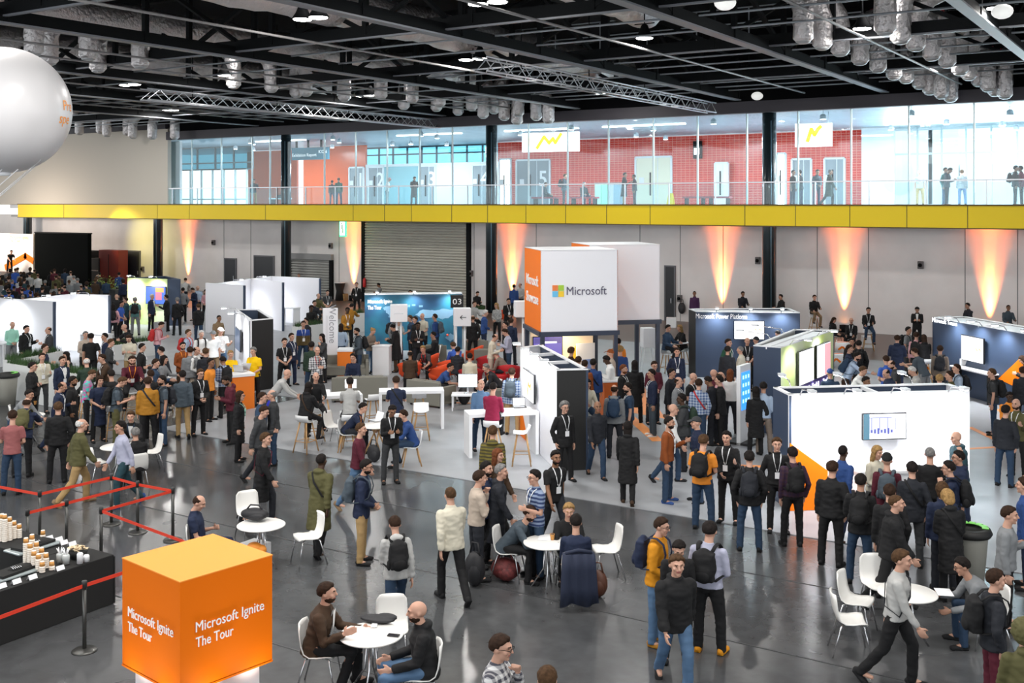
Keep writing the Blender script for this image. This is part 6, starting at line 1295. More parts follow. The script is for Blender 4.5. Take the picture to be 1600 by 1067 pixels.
def backpack(J, W_, kind, col, label):
    M = Matrix((J['x'], -J['f'], J['u'])).transposed().to_4x4(); M.translation = J['O']; g = LOOSE[kind][0]
    t = bpy.data.objects.new('backpack', None); C.objects.link(t); t.matrix_world = W_ @ M; tag(t, label, 'backpack')
    def bod():
        mb = MB(); mb.box((0, .235, .27), (.24, .12, .38)); mb.ell((0, .235, .28), (.15, .10, .24), 16); mb.ell((0, .3, .2), (.11, .06, .12), 14); return remesh(mb, 'pack_body', .016, 4, .006)
    m = cmat('cloth', col) if col in PC else cmat('cloth', 'black')
    off = Matrix.Translation((0, g-.042, 0)); child('pack_body', cached('packbody', bod), t, [m], off)
    def pk(): mb = MB(); mb.ell((0, .33, .17), (.09, .04, .085), 14); mb.ell((.14, .24, .15), (.03, .05, .08), 10); return mb.mesh('front_pocket', [])
    child('front_pocket', cached('packpocket', pk), t, [m], off)
    def st(s):
        mb = MB(); mb.tube([V((s*.08, .14, .46)), V((s*.10, .07, .525)), V((s*.11, -.02, .535)), V((s*.115, -.11, .47)), V((s*.12, -.145, .34)), V((s*.14, -.12, .2)), V((s*.17, .0, .12)), V((s*.12, .15, .08))], [(.026, .009)]*8, 8); return mb.mesh('shoulder_strap', [])
    for s in (1, -1): o = child('shoulder_strap', cached(('strap', s), lambda: st(s)), t, [m]); o.scale = (1, 1+g*5, 1+g*.6)
    return t
PEOPLE = []
def person(px, py, pose, face, top, tcol, lcol, hair, skin, label, ex='', Y=None, base=0.0, shoe=None):
    exs = ex.split(); mir = 'M' in exs; J = sol(pose, mir); h = 1.0; w = 1.0; packcol = None; chair = None; ly = None
    for e in exs:
        if e[0] == 'h' and e[1:].replace('.', '').isdigit(): h = float(e[1:])/1.76
        if e[0] == 'w': w = float(e[1:])
        if e.startswith('B:'): packcol = e[2:]
        if e.startswith('K:'): chair = e[2:]
        if e.startswith('Y'): Y = float(e[1:])
        if e.startswith('s:'): shoe = e[2:]
        if e.startswith('+'): base = float(e[1:])
    w *= 1.06; tp = J['top']*h
    if Y is None: v = P(px, py, base+tp.z+.012)
    else: v = onY(px, Y)
    v.z = 0; rz = facing(v, face); off = Matrix.Rotation(rz, 3, 'Z') @ V((tp.x*w, tp.y*w, 0))
    loc = V((v.x-off.x, v.y-off.y, base)); sit = pose.startswith('sit') or pose.startswith('stool')
    t = thing('person', label, 'person', loc, rz); t.scale = (w*h, w*h, h); W_ = Matrix.LocRotScale(loc, Euler((0, 0, rz)), V((w*h, w*h, h)))
    PEOPLE.append(t); k = (pose, mir)
    sk = cmat('skin', skin); hs, hcol = (hair.split(':')+['d'])[:2] if hair != 'bald' else ('bald', 'd')
    child('body', cached(('b',)+k, lambda: body_mesh(J)), t, [sk, m_eye, m_lip if skin != '4' else sk, cmat('hair', hcol) if hs not in ('cap', 'beanie', 'hood') else m_eye])
    child({'tee': 't_shirt', 'polo': 'polo_shirt', 'suit': 'suit_jacket', 'puffer': 'puffer_jacket'}.get(top, top), cached(('t', top)+k, lambda: top_mesh(J, top, sit)), t, [cmat('cloth', tcol)])
    child('trousers', cached(('l',)+k, lambda: legs_mesh(J, sit)), t, [cmat('cloth', lcol)])
    [child('shoe', cached(('s', q_)+k, lambda: shoe_mesh(J, pose, q_)), t, [cmat('cloth', shoe or 'black')]) for q_ in (1, -1)]
    HM = J['hM'].to_4x4(); HM.translation = J['hc']
    if hs != 'bald': child({'cap': 'cap', 'beanie': 'beanie', 'hood': 'hood'}.get(hs, 'hair'), cached(('h', hs), lambda: hair_mesh(hs)), t, [cmat('cloth', hcol) if hs in ('cap', 'beanie', 'hood') else cmat('hair', hcol)], HM)
    if 'D' in exs: child('beard', cached('beard', beard_mesh), t, [cmat('hair', hcol if hs in ('short', 'ring', 'buzz', 'curly') else 'b')], HM)
    if 'G' in exs: child('glasses', cached('glasses', glasses_mesh), t, [m_bez], HM)
    TM = Matrix((J['x'], -J['f'], J['u'])).transposed().to_4x4(); TM.translation = J['O']
    for e in exs:
        if e in ('L', 'LO', 'LT', 'LR', 'LD'): ly_ = child('lanyard', cached(('ly', top), lambda: lanyard_mesh(top)), t, [{'L': m_badge, 'LO': cmat('cloth', 'orange'), 'LT': cmat('cloth', 'mint'), 'LR': cmat('cloth', 'red'), 'LD': cmat('cloth', 'denim')}[e]], TM); child('badge', cached(('bg', top), lambda: badge_mesh(top)), ly_, [m_badge])
        if e == 'V': # shirt front showing between open lapels
            def vf(): mb = MB(); g = LOOSE[top][0]; mb.add([(-.052, -.105-g, .50), (.052, -.105-g, .50), (.03, -.138-g, .30), (0, -.140-g, .14), (-.03, -.138-g, .30)], [(0, 1, 2, 3, 4)]); mb.add([(-.05, -.09-g, .49), (.05, -.09-g, .49), (0, -.10-g, .15)], [(0, 1, 2)]); return mb.mesh('shirt_front', [])
            child('shirt_front', cached(('vf', top), vf), t, [cmat('cloth', 'white')], TM)
        if e.startswith('S:'):
            bl = thing('shoulder_bag', '%s bag on the strap of the %s' % (e[2:], label.split(' in ')[0].split(' with ')[0] + ' in ' + tcol), 'bag', W_ @ (J['O']+V((-.2 if not mir else .2, .02, -.1)))) if 0 else None
            child('bag_strap', cached(('ss', top), lambda: strap_mesh(top)), t, [cmat('cloth', e[2:])], TM)
    if packcol: backpack(J, W_, top, packcol, short_label(label, packcol))
    if chair:
        kind, _, cl = chair.partition('|'); hp = W_ @ (J['O']+V((0, -.06 if kind != 'stool' else -.04, 0))); p, new = proto_chair(kind); nm = CH_L.get(label, 'chair'); l = CHAIR_WORD[kind]+' under the '+shorten(label, 9); hp.z = base
        if new: p.location = hp; p.rotation_euler.z = rz; p['label'] = l
        else: dup(p, hp, rz, l)
    return t
CH_L = {}; CHAIR_WORD = {'cafe': 'white chair', 'woodchair': 'white wood-legged chair', 'stool': 'white stool'}
def shorten(l, n):
    w = l.split(); w = w[:n]
    while w and w[-1] in ('a', 'the', 'in', 'of', 'on', 'with', 'and', 'at', 'by', 'from', 'his', 'her', 'to', 'near', 'beside', 'behind', 'under'): w.pop()
    return ' '.join(w)
def short_label(l, c): return c.replace('ink', 'dark')+' backpack worn by the '+shorten(l, 10)
# ---------------------------------------------------------------- the people, one line each: head top in the photo, pose, heading, clothes
# px py pose heading top:colour trousers hair[:colour] skin extras | label
FOLK = '''
20 640 talk2 172 tee:dusty denim short:b 1 | man in a dusty red t-shirt seen from behind
43 621 bend 165 hoodie:navy black ring:b 1 B:olive w1.08 | balding man in a navy hoodie at the round table, olive pack on his shoulder
48 608 lean 60 shirt:grey denim short:d 2 | man in a grey shirt leaning over the round table
91 627 easy 178 jacket:black black short:l 1 w1.05 | man in a black leather-look jacket and black trousers seen from behind
129 653 walk 100 jacket:olive khaki ring:w 1 w1.1 s:tan | grey-haired walking man in an olive jacket and khaki trousers
187 657 walk 285 shirt:lilac dteal short:d 2 s:blue | walking man in a lilac shirt and dark teal trousers
204 642 sittable 350 suit:black black short:l 1 V LD | seated man in a black suit facing the small round table
211 667 sit 195 jacket:black black short:g 1 K:cafe | grey-haired man in a black jacket sitting with his back turned
52 565 cross 75 jacket:black black short:d 1 G w1.1 | man with glasses and folded arms in a black jacket beside the planter
66 551 cup 15 sweater:cream charcoal short:b 1 L | man in a cream sweater with dark grey trousers holding a cup
98 556 stand 35 suit:navy navy short:b 1 V L | smiling man in a navy suit and white shirt by the planter
71 537 cup 70 sweater:navy denim short:b 1 G M | man with glasses in a navy sweater behind the cream sweater
102 549 call 300 tee:black black long:d 1 h1.68 | dark-haired woman in a black top behind the navy suit
135 558 stool2 190 jacket:dgreen black ring:w 1 K:stool | bald seated man in a dark green jacket at the planter grass
158 553 stool 285 jacket:brown black short:b 1 L K:stool | smiling seated man in a brown jacket at the planter grass
142 520 easy 178 tee:black black short:d 2 w1.1 | broad man in a black t-shirt seen from behind at the white bay
134 517 talk2 20 shirt:beige black short:g 1 | older man in a beige striped shirt talking to the black t-shirt
163 520 stand 285 sweater:navy navy short:d 2 L | dark-haired man in navy at the white bay, looking left
175 529 hold 85 suit:charcoal black short:l 1 L | man in a charcoal suit standing beside the seated brown jacket
42 508 cup 45 puffer:black black short:d 1 L w1.1 S:ink | man in a black puffer jacket with a lanyard in the first bay
75 510 cup 285 jacket:charcoal denim ring:b 1 L | balding man in a charcoal jacket in the first bay
20 502 hold 20 shirt:mint grey ring:w 1 | grey-haired man in a mint shirt behind the bay desk
200 524 phone 345 polo:cream khaki short:b 1 M | man in a cream polo shirt looking at his hand
255 503 phone 92 shirt:pink denim short:b 1 B:red | man in a pale pink shirt reading, by the low planter
223 536 easy 85 jacket:black black short:d 1 L | man in a black jacket with a lanyard right of the cream polo
207 556 stool 8 shirt:maroon black short:b 1 LO w1.2 D K:stool | big seated man in a maroon shirt with an orange lanyard
250 541 stool 250 jacket:ink black short:d 1 K:stool | seated man in a dark jacket bent over the bar table
245 560 stool2 80 jacket:denim ink short:b 1 K:stool | brown-haired man in denim seated behind the ochre jacket
258 555 stool2 70 sweater:grey black long:d 1 h1.66 K:stool | dark-haired woman in a grey top seated on the bar side
148 578 phone 85 tee:tiedye black short:l 1 h1.72 | person in a magenta and turquoise tie-dye t-shirt
157 587 hold 20 dress:navy black bob:b 1 h1.7 | brown-haired woman in a navy dress beside the tie-dye shirt
173 577 stool2 200 sweater:black black short:d 1 K:stool | seated person in a black top behind the navy dress
196 589 phone 85 polo:slate olive short:l 1 B:black w1.08 | man in a slate polo shirt reading, black pack on his back
231 588 stand 182 jacket:ochre black short:b 1 w1.08 S:ink | man in an ochre jacket with a bag strap seen from behind
252 586 easy 285 polo:slate denim short:d 2 B:ink D | bearded man in a slate t-shirt and jeans, maroon-trimmed pack
235 577 stand 200 jacket:black black short:b 1 | man in black hidden behind the ochre jacket
101 596 walkp 85 shirt:navy navy ring:b 2 L | walking balding man in navy holding a white sheet
115 587 easy 80 coat:black black short:d 3 D | bearded man in a long black coat by the planter corner
285 578 walk2 190 jacket:slate khaki short:d 1 | man in a slate jacket and khaki trousers walking away
314 576 hold 25 jacket:black black short:l 1 G L | man with glasses in a black jacket and lanyard, facing the hall
347 557 phone 200 shirt:plaidb black short:d 3 B:black | man in a blue plaid shirt at the orange counter
330 559 stand 60 tee:orange black short:d 3 | person in an orange top beside the blue plaid shirt
349 588 phone 285 hoodie:maroon black short:d 3 D | bearded man in a maroon hoodie by the orange counter
361 547 hold 20 tee:yellow black bun:y 1 h1.7 | blonde woman staff member in a yellow t-shirt
395 542 hold 330 tee:yellow black short:g 1 | tall man staff member in a yellow t-shirt at the counter end
286 534 talk2 15 jacket:rust brown short:d 1 LO D | bearded man in a rust jacket with a lanyard
297 541 easy 180 jacket:grey grey short:b 1 | man in a grey denim jacket seen from behind
321 543 stand 185 jacket:ink ink short:l 1 | man in a dark jacket seen from behind between the rust jacket and the counter
309 541 hold 60 shirt:white beige ring:b 1 | balding man in a white shirt behind the grey denim jacket
295 514 talk 70 shirt:pblue denim short:l 1 B:red | man in a light shirt with a red rucksack
315 516 hold 15 tee:white black short:w 1 B:black | fair-haired person in a white sleeveless top
345 511 talk2 15 tee:white ljean cap:white 1 w1.15 | broad man in a white t-shirt and white cap
333 516 stand 200 tee:white tan cap:grey 1 | person in a grey cap beside the white cap
343 492 hold 35 jacket:tan brown buzz:d 3 | man in a tan jacket walking behind the white caps
310 474 walk 185 jacket:black denim short:l 1 S:black | blurred-looking man in a black jacket and jeans walking off past the bays
309 446 hold 10 shirt:pblue ink ring:w 1 w1.1 | heavy grey-haired man in a light blue shirt by the partition booth
290 434 bend 170 shirt:lgrey ink short:b 1 | man in a light grey shirt bending near the narrow orange light
286 449 easy 175 shirt:grey black short:d 1 | man in a grey shirt and black trousers beside the lime stand
299 450 phone 300 suit:navy navy short:b 1 | man in a navy suit talking beside the lime stand
321 452 hold 340 shirt:pink black long:b 1 h1.66 | woman in a pink top at the edge of the partition booth
238 459 stand 55 suit:navy black short:w 1 V | white-haired man in a navy suit at the lime stand
259 460 talk 250 suit:black black short:d 1 | man in a black suit holding a paper at the lime stand
277 464 easy 190 jacket:black black short:g 1 S:black | grey-haired man in black with a bag at the lime stand
211 464 stand 178 polo:teal grey short:g 1 B:black w1.05 | man in a teal polo shirt seen from behind at the lime stand
177 474 easy 175 shirt:pink black long:d 1 h1.68 B:black | woman in a pink shirt at the bay end seen from behind
191 470 hold 60 polo:royal black short:d 2 | man in a bright blue polo shirt at the bay end
182 459 stand 200 jacket:black black bald 1 | bald man in a black and yellow jacket at the bay end
196 464 stand 250 jacket:dteal ink short:b 1 | man in a teal jacket beside the lime stand edge
192 506 bend 280 hoodie:black black bald 1 | bald man in a black hooded jacket bending over the low planter
186 417 stand 180 jacket:blue ink short:d 1 Y44 | man in a blue jacket at the rear of the stage crowd
445 528 hold 15 tee:black black short:b 1 L | man in a black t-shirt with a lanyard beside the black-ended stand
456 520 easy 40 jacket:navy navy short:b 1 L | man in a navy jacket with a lanyard behind the black t-shirt
474 501 stand 8 sweater:twotone denim short:b 1 L | man in a blue and brown sweater with a white lanyard
478 496 stand 300 jacket:ink ink short:d 1 | man in a dark jacket behind the blue and brown sweater
498 458 stool2 40 jacket:olive black ring:g 1 K:stool | grey-haired man in an olive jacket seated behind the totem planter
512 453 hold 15 polo:charcoal black short:d 1 L | man in a charcoal polo shirt with a lanyard above the totem
492 469 stool2 30 jacket:ink black short:d 2 K:stool | dark-haired man in a dark jacket between the two by the totem
487 477 stool2 20 sweater:black black curly:d 4 h1.65 K:stool | curly-haired woman in black by the totem planter
502 521 chin 300 sweater:charcoal black long:d 1 h1.68 | long-haired woman in dark lace beside the totem
487 533 easy 175 jacket:dgreen denim short:d 3 | man in a dark green top seen from behind by the totem
496 541 chin 12 shirt:plaidw black bald 1 LR | bald man in a checked shirt with his hands at his face
451 576 lean 88 shirt:lgrey black bald 1 | bald man in a pale grey shirt leaning on the first high table
494 581 stool 8 sweater:black black bald 1 K:stool | bald man in a black sweater seated at the first high table
484 596 stool 140 coat:black black long:d 1 h1.68 K:stool S:brown | long-haired woman in a black coat on a stool
547 589 stool 178 polo:lgrey black short:d 3 K:stool | man in a pale grey polo shirt on a stool seen from behind
619 587 stool 182 tee:navy black short:b 1 K:stool S:black | man in a navy t-shirt on a stool with a black bag
570 629 sitlean 75 shirt:navy ink short:d 1 LO K:woodchair | man in a navy shirt bent over the laptop at the lounge table
614 634 phone 12 sweater:black charcoal short:d 3 L | man in a black sweater standing with a phone by the second high table
628 640 sittable 275 shirt:blue denim short:b 1 K:woodchair | man in blue seated behind the standing black sweater
565 660 walk 75 sweater:maroon ljean short:l 1 s:tan | walking man in a maroon sweater and jeans
503 707 walk2 150 coat:olive black buzz:d 4 S:black w1.08 | man in a long olive coat walking away
575 717 hold 80 suit:navy khaki short:d 2 D G B:slate | bearded man in a navy jacket and khaki trousers
416 675 walk 70 coat:black ink short:l 1 S:maroon | walking person in a black coat with a dark red bag strap
416 634 walkp 70 hoodie:charcoal ink short:b 1 | walking man in a charcoal hooded jacket holding a cup
424 608 stand 265 jacket:charcoal denim ring:g 1 | grey-haired man in a charcoal puffer jacket behind the walkers
411 612 easy 80 jacket:denim denim short:b 1 | man in a denim jacket facing the grey-haired man
376 610 stand 78 coat:black black long:b 1 h1.66 G LT | woman in a long black coat with a turquoise lanyard
557 441 easy 350 suit:black black short:l 1 L | man in a black suit standing by the orange uplight
590 437 sitphone 275 sweater:grey black short:d 3 Y50.4 K:cafe | man in a grey sweater sitting with crossed legs by the wide shutter
550 474 bend 160 jacket:ochre black short:d 1 | person in an ochre jacket bending beside the map wall
543 480 talk2 10 jacket:ochre black short:d 4 L | dark-skinned man in an ochre jacket and lanyard by the totem
533 505 easy 170 shirt:pblue denim long:b 1 h1.66 | long-haired woman in a pale blue shirt beside the totem
556 512 hold 280 jacket:slate denim short:d 2 B:black D | bearded man in a slate jacket at the second orange counter
585 513 phone 50 sweater:taupe ljean bun:y 1 h1.66 | blonde woman in a taupe sweater at the white box counter
611 507 phone 250 coat:black brown short:d 2 | man in a long black coat bent over the white box counter
617 492 easy 60 jacket:grey black ring:b 1 B:ink | balding man with a grey top before the map wall
624 497 talk 40 dress:pattern maroon short:r 1 h1.68 | woman in a patterned dress before the map wall
640 492 easy 280 suit:denim ink short:l 1 | man in a blue suit before the map wall, first from the sign cube
648 494 stand 300 jacket:black black short:b 1 | man in black beside the blue suit at the map wall
659 489 hold 320 polo:cream black bald 1 | bald man in a cream shirt before the map wall
653 503 cross 10 jacket:black ink short:d 4 L | man with folded arms in a black jacket before the map wall
679 490 stand 250 sweater:blue navy short:b 2 B:slate | man in a blue jumper with a slate pack at the map wall
676 518 sit 270 sweater:black black short:d 2 K:cafe | person in black sitting in front of the map wall
641 453 stand 0 suit:ink ink short:d 2 | man whose head shows above the map wall
551 552 sit 340 sweater:navy ink short:d 1 | dark-haired man in navy on the grey sofa
553 558 sitlean 10 sweater:navy ink ring:w 1 | bald man in navy bent forward on the grey sofa
641 547 sit 178 sweater:brown black ring:d 3 | man in a brown jumper on an orange chair seen from behind
660 540 sitlean 340 tee:charcoal black short:y 1 LR | blond man in a charcoal t-shirt leaning forward
707 534 sitlean 205 shirt:royal black short:l 1 w1.12 | broad man in a bright blue shirt on an orange chair
716 541 sit 150 jacket:ink black short:d 1 | person in a dark jacket behind the bright blue shirt
734 551 sit 178 shirt:cream black short:d 1 | man in a cream shirt seated behind the big monitor
706 567 sitlean 80 polo:blue black short:d 2 | man in a blue polo shirt sitting beside the big monitor
771 546 sitlean 250 sweater:taupe ink short:w 1 w1.08 | grey-haired man in a taupe sweater bent forward
757 568 sitlean 280 jacket:ink black short:g 1 LO | older man with an orange lanyard seated right of the monitor
786 514 phone 270 shirt:lilac denim short:b 1 L | man in a lilac shirt and jeans standing among the seats
777 522 phone 80 shirt:cream beige ring:b 1 | balding man in a cream shirt facing the lilac shirt
760 484 hold 105 suit:blue navy short:w 1 | white-haired man in a blue suit near the thick column
775 473 hold 325 shirt:pattern black long:y 1 h1.72 G | blonde woman in a patterned blouse and black trousers
795 466 hold 20 suit:black black short:d 1 L | man in a black suit with a lanyard near the orange cube
742 470 stool2 40 shirt:lgrey black short:b 1 K:stool | man in a pale grey shirt seated beside the plant box
747 444 sitphone 30 jacket:black black short:b 1 Y48.6 K:cafe | man in black on the phone seated beside the thick column
803 444 stand 178 suit:blue navy short:d 2 | man in a blue jacket by the orange uplight seen from behind
812 442 hold 330 shirt:lgrey black ring:b 1 | balding man in a pale shirt beside the orange cube top
739 492 easy 180 suit:black black ring:l 1 | man in a black suit seen from behind right of the arrow sign
789 502 easy 290 jacket:ink ink short:d 1 | person in dark clothes below the blank sign by the orange cube
799 497 stand 160 suit:navy ink short:b 1 | man in a navy jacket seen from behind below the orange cube edge
771 597 stool2 165 sweater:crimson ink short:d 1 K:stool | man in a crimson jumper seated at the third high table
752 592 stand 20 shirt:ljean denim ring:l 1 | man in a light denim shirt behind the crimson jumper
800 574 stand 170 jacket:plaidb khaki short:b 1 B:slate | man in a blue plaid jacket with khaki trousers beside the middle stand
770 664 stand 175 hoodie:stripeo charcoal short:l 1 | man in an olive striped hooded top seen from behind
779 700 walk2 60 jacket:brown ink long:r 1 h1.7 | red-haired walking woman in a brown jacket
784 724 walk 80 coat:ink black short:g 1 | walking grey-haired person in a dark coat behind the phone caller
761 720 stand 60 jacket:navy black short:d 1 D | bearded man in navy behind the beige shirt
752 734 chin 105 shirt:beige ink short:b 1 w1.06 | man in a beige shirt with a hand at his mouth
834 733 cup 300 polo:stripeb denim short:d 1 L G | man in a blue striped polo shirt holding a cup
869 703 walk 25 tee:black ink short:d 3 L D | walking bearded man in a black t-shirt
883 627 easy 25 suit:black black curly:g 1 L G | grey curly-haired man in a black suit before the black end wall
934 626 walk 15 jacket:ink denim bald 3 | bald walking man in a dark jacket and jeans
981 657 walk2 178 coat:black black long:d 2 h1.68 s:brown | woman in black walking away, long dark hair
1047 650 talk 75 sweater:rust denim short:d 2 D L s:blue | bearded man in a rust sweater raising a hand
1087 650 stand 285 jacket:navy denim cap:charcoal 1 | man in a grey cap and navy jacket
1100 678 hold 165 tee:orange denim short:l 1 B:black w1.08 | man in an orange t-shirt seen from behind, black pack
1135 673 talk2 345 jacket:black black short:d 1 L | dark-haired man in a black jacket with a lanyard and raised hands
1171 703 pocket 180 jacket:black denim short:d 1 B:ink | man in a black jacket and jeans with a big dark pack
1214 683 easy 5 shirt:black black short:l 1 L | fair-haired man in a black shirt and black trousers
1238 697 easy 195 shirt:plaidp black short:d 1 B:black | man in a dark purple checked shirt, black pack
1193 596 hold 178 shirt:pblue taupe short:d 2 | man in a light blue shirt and checked grey trousers seen from behind
1181 603 easy 190 coat:black black long:d 1 h1.66 | woman in black beside the light blue shirt
1123 586 stand 262 suit:black black short:d 1 | man in a black suit standing sideways in the crowd
1092 591 easy 178 shirt:plaidb denim short:b 1 S:red | man in a blue checked shirt with a red bag strap
1141 576 hold 175 shirt:white ink long:r 1 h1.7 | red-haired woman in a white top seen from behind
1116 576 stand 120 shirt:maroon ink bald 1 | bald man in a maroon top in front of the navy stand
1127 580 stand 100 shirt:pink ink ring:l 1 | balding man in a pinkish shirt in front of the navy stand
1085 582 hold 60 tee:black black bald 1 L | bald man in a black t-shirt with a white lanyard
1103 588 phone 240 shirt:ink ink short:d 3 | man in a dark shirt looking down in the crowd
1061 588 stand 75 jacket:grey black ring:b 1 L | balding man in a grey and green waistcoat
1050 575 stand 70 jacket:ink ink short:d 2 | dark-haired man in a dark jacket behind the balding waistcoat man
1023 564 hold 20 sweater:maroon ink short:b 1 G | man with glasses in a maroon sweater
1017 576 easy 285 sweater:navy slate short:d 2 L s:white | dark-haired man in a navy sweater and red-white trainers
992 562 stand 178 coat:black black long:d 1 h1.74 | person in a long black coat with dark hair seen from behind
975 569 stand 70 shirt:black black short:r 1 D L | red-bearded man in black with a white lanyard
980 597 easy 275 tee:denim ink short:d 1 D L | bearded man in a blue-grey t-shirt
960 600 stand 175 hoodie:grey ink ring:b 1 B:denim | balding man in a grey hooded top, blue pack
1064 614 talk 270 puffer:charcoal ink short:d 4 B:dgreen | dark-skinned man in a charcoal puffer jacket
1053 630 walk 85 shirt:white denim bald 1 | bald walking man in a white shirt
1058 543 easy 8 suit:navy navy short:b 1 L | man in a navy suit with a white lanyard by the bistro table
1139 529 easy 60 sweater:green black short:b 1 L w1.1 | man in a green jumper before the navy stand
1137 540 stand 170 jacket:ink black short:d 1 | man in a black leather jacket before the navy stand
1156 540 talk 250 shirt:cream taupe buzz:g 1 h1.7 | bald man in a cream top before the navy stand
1168 527 hold 10 polo:black black ring:y 1 L | man in a black polo shirt with a lanyard at the lime stand corner
1181 525 stand 220 jacket:rust ink cap:ink 1 | person in a dark cap beside the lime stand corner
1215 515 stand 200 shirt:pink ink cap:black 1 | person in a black cap behind the lime stand
1045 507 stool2 60 jacket:denim ink short:d 1 K:stool | man in a blue-black jacket seated at the bistro table
1061 507 stool 300 suit:black black long:y 1 h1.68 K:stool | blonde woman in a black suit seated at the bistro table
966 528 stand 178 hoodie:orange black short:d 2 B:orange | man in an orange hooded top between the cube posts
969 540 stand 178 sweater:blue ink curly:y 1 | fair curly-haired person in blue between the cube posts
927 560 talk 175 jacket:blue denim short:d 2 S:black | man in a blue and white jacket at the showcase counter
944 556 phone 270 shirt:white black short:d 4 | dark-haired man in a white shirt at the showcase counter
953 545 stand 250 shirt:beige beige cap:rust 1 | man in a dark red cap and beige shirt under the logo cube
919 592 stool 20 shirt:cream denim long:d 1 h1.66 K:stool | dark-haired woman in a cream blouse beside the black end wall
893 542 stand 150 jacket:brown black curly:l 1 | curly-haired person in brown before the amber wedge
904 556 stand 170 jacket:brown black short:b 1 | brown-haired person before the amber wedge
914 562 stand 160 jacket:rust black short:b 1 | person in a rust jacket before the amber wedge, partly hidden
1085 464 stand 350 shirt:purple black buzz:d 3 Y50 | man in a purple top against the wall above the navy stand
1161 471 stool2 20 suit:ink black short:d 3 Y50.6 K:stool | man lit orange seated behind the navy stand
1219 474 stool2 300 jacket:black black short:d 2 Y50 K:stool | dark head and shoulders behind the navy stand right end
1273 473 stool2 20 jacket:black tan short:b 1 Y50.5 K:stool | man in black with tan trousers sitting by the wall
1305 496 sitphone 60 coat:black black long:b 1 h1.68 K:cafe | long-haired woman in black seated by the wall uplight
1330 496 sit 350 suit:black black bald 1 L K:cafe | bald man in a black suit seated by the wall uplight
1357 480 stool2 5 jacket:black denim short:d 2 L K:stool | man in a black jacket and jeans perched against the wall
1433 480 phone 0 suit:black black short:d 2 V | man in a black suit and white shirt reading against the wall
1511 485 stool2 310 jacket:ink black short:d 2 Y50 K:stool | dark-haired man showing behind the blue stand, phone in hand
1576 486 stool2 20 suit:slate black buzz:d 3 Y50 K:stool | man in a slate suit showing behind the blue stand end
1420 510 stand 70 tee:grey charcoal short:d 2 B:black | man in a grey t-shirt with a black pack near the wall
1402 523 cross 178 coat:navy navy short:b 1 w1.08 | man in a dark blue coat seen from behind near the cube seat
1432 518 stand 170 shirt:pink black short:b 1 B:black | person in a pink checked shirt beside the blue stand
1443 522 stool2 200 coat:black black long:b 1 h1.68 K:stool | long-haired woman in black beside the blue stand
1331 528 stand 10 jacket:black black short:d 2 LO | man with an orange lanyard behind the long white stand
1342 531 easy 175 jacket:black black short:d 1 B:black | man in black with a black pack behind the orange lanyard
1328 538 stand 80 polo:navy navy short:b 1 | man in a navy polo shirt beside the stooping blue shirt
1342 550 bend 85 shirt:pblue denim short:d 1 B:denim D | bearded man in a light blue shirt stooping, blue pack
1351 572 bend 80 shirt:white black short:l 1 | person in a white shirt bent low behind the long white stand
1384 555 hold 200 polo:royal denim short:b 1 | man in a royal blue polo shirt behind the long white stand
1389 563 phone 280 polo:charcoal black ring:b 1 D | balding bearded man in charcoal behind the long white stand
1427 543 bend 240 polo:slate grey short:b 1 w1.1 | man in a slate polo shirt bending towards the white stand
1381 577 phone 300 suit:navy navy ring:d 1 | balding man in a navy suit close behind the white stand
1421 573 phone 280 shirt:lgrey black short:w 1 | white-haired person in pale grey close behind the white stand
1355 588 hold 60 shirt:tan black short:d 3 | dark-haired person in tan close behind the white stand
1321 591 stand 170 jacket:ink ink short:b 1 | brown-haired person close behind the white stand lamp
1297 575 stand 185 jacket:denim ink cap:blue 1 LR | person in a blue cap and denim jacket by the portrait screens
1469 539 stand 178 jacket:taupe ink short:b 1 B:ink | man in a taupe jacket with a dark pack at the blue stand
1468 584 stand 180 shirt:olive ink short:y 1 | blond head just behind the white stand end
1483 579 talk 280 shirt:olive ink short:b 1 | man in a pale green shirt behind the white stand end
1494 568 stand 290 shirt:pblue denim short:b 1 B:ink | man in a pale blue shirt with a dark pack by the white desk
1549 575 stand 270 tee:charcoal denim short:l 1 B:black | man in a charcoal t-shirt and jeans carrying a black jacket
1594 556 phone 270 coat:black black long:b 1 h1.68 L | woman in black at the orange wedge of the blue stand
1598 572 stand 180 suit:ink black short:b 1 | man in a dark suit at the frame edge by the orange wedge
1578 612 sit 20 shirt:orange black short:d 4 G | dark-skinned man with glasses in an orange shirt
1587 622 talk2 335 jacket:olive black bald 1 D L | bald bearded man in an olive jacket
1572 632 easy 160 jacket:ink denim short:d 1 | man in a black leather jacket and jeans at the right
1301 719 easy 165 jacket:black black short:b 1 w1.08 | balding man in a black leather jacket seen from behind
1318 694 walk2 150 suit:blue navy buzz:d 4 | dark-skinned man in a bright navy suit near the orange wedge
1345 739 talk 175 jacket:black denim short:d 2 B:black | man in black with one hand raised, watching the demo
1373 696 hold 50 shirt:cream black long:y 1 h1.7 | blonde woman in a cream blouse behind the demo counter
1386 707 stand 180 sweater:maroon denim beanie:black 1 B:slate | person in a black beanie and maroon top
1390 755 easy 180 jacket:black black short:b 1 | brown-haired man in black in front of the beanie
1402 772 walk 90 puffer:black black buzz:l 1 w1.1 | walking man in a shiny black puffer jacket
1425 720 easy 185 suit:ink charcoal short:d 1 S:black | man in a dark suit with a bag strap watching the demo
1453 697 stand 182 sweater:black black buzz:g 1 w1.05 | man with cropped grey hair in a black top
1492 673 call 300 puffer:dteal denim bald 1 | bald man in a teal puffer jacket on the phone at the white stand
1496 703 easy 285 coat:navy denim short:d 2 G | man with glasses in a navy coat at the demo
1480 719 chin 270 jacket:navy black short:d 1 G B:black | man with glasses and a black pack, hand at his chin
1472 752 stand 190 jacket:navy ink bob:l 1 h1.7 | brown-haired woman in navy and yellow behind the blonde woman
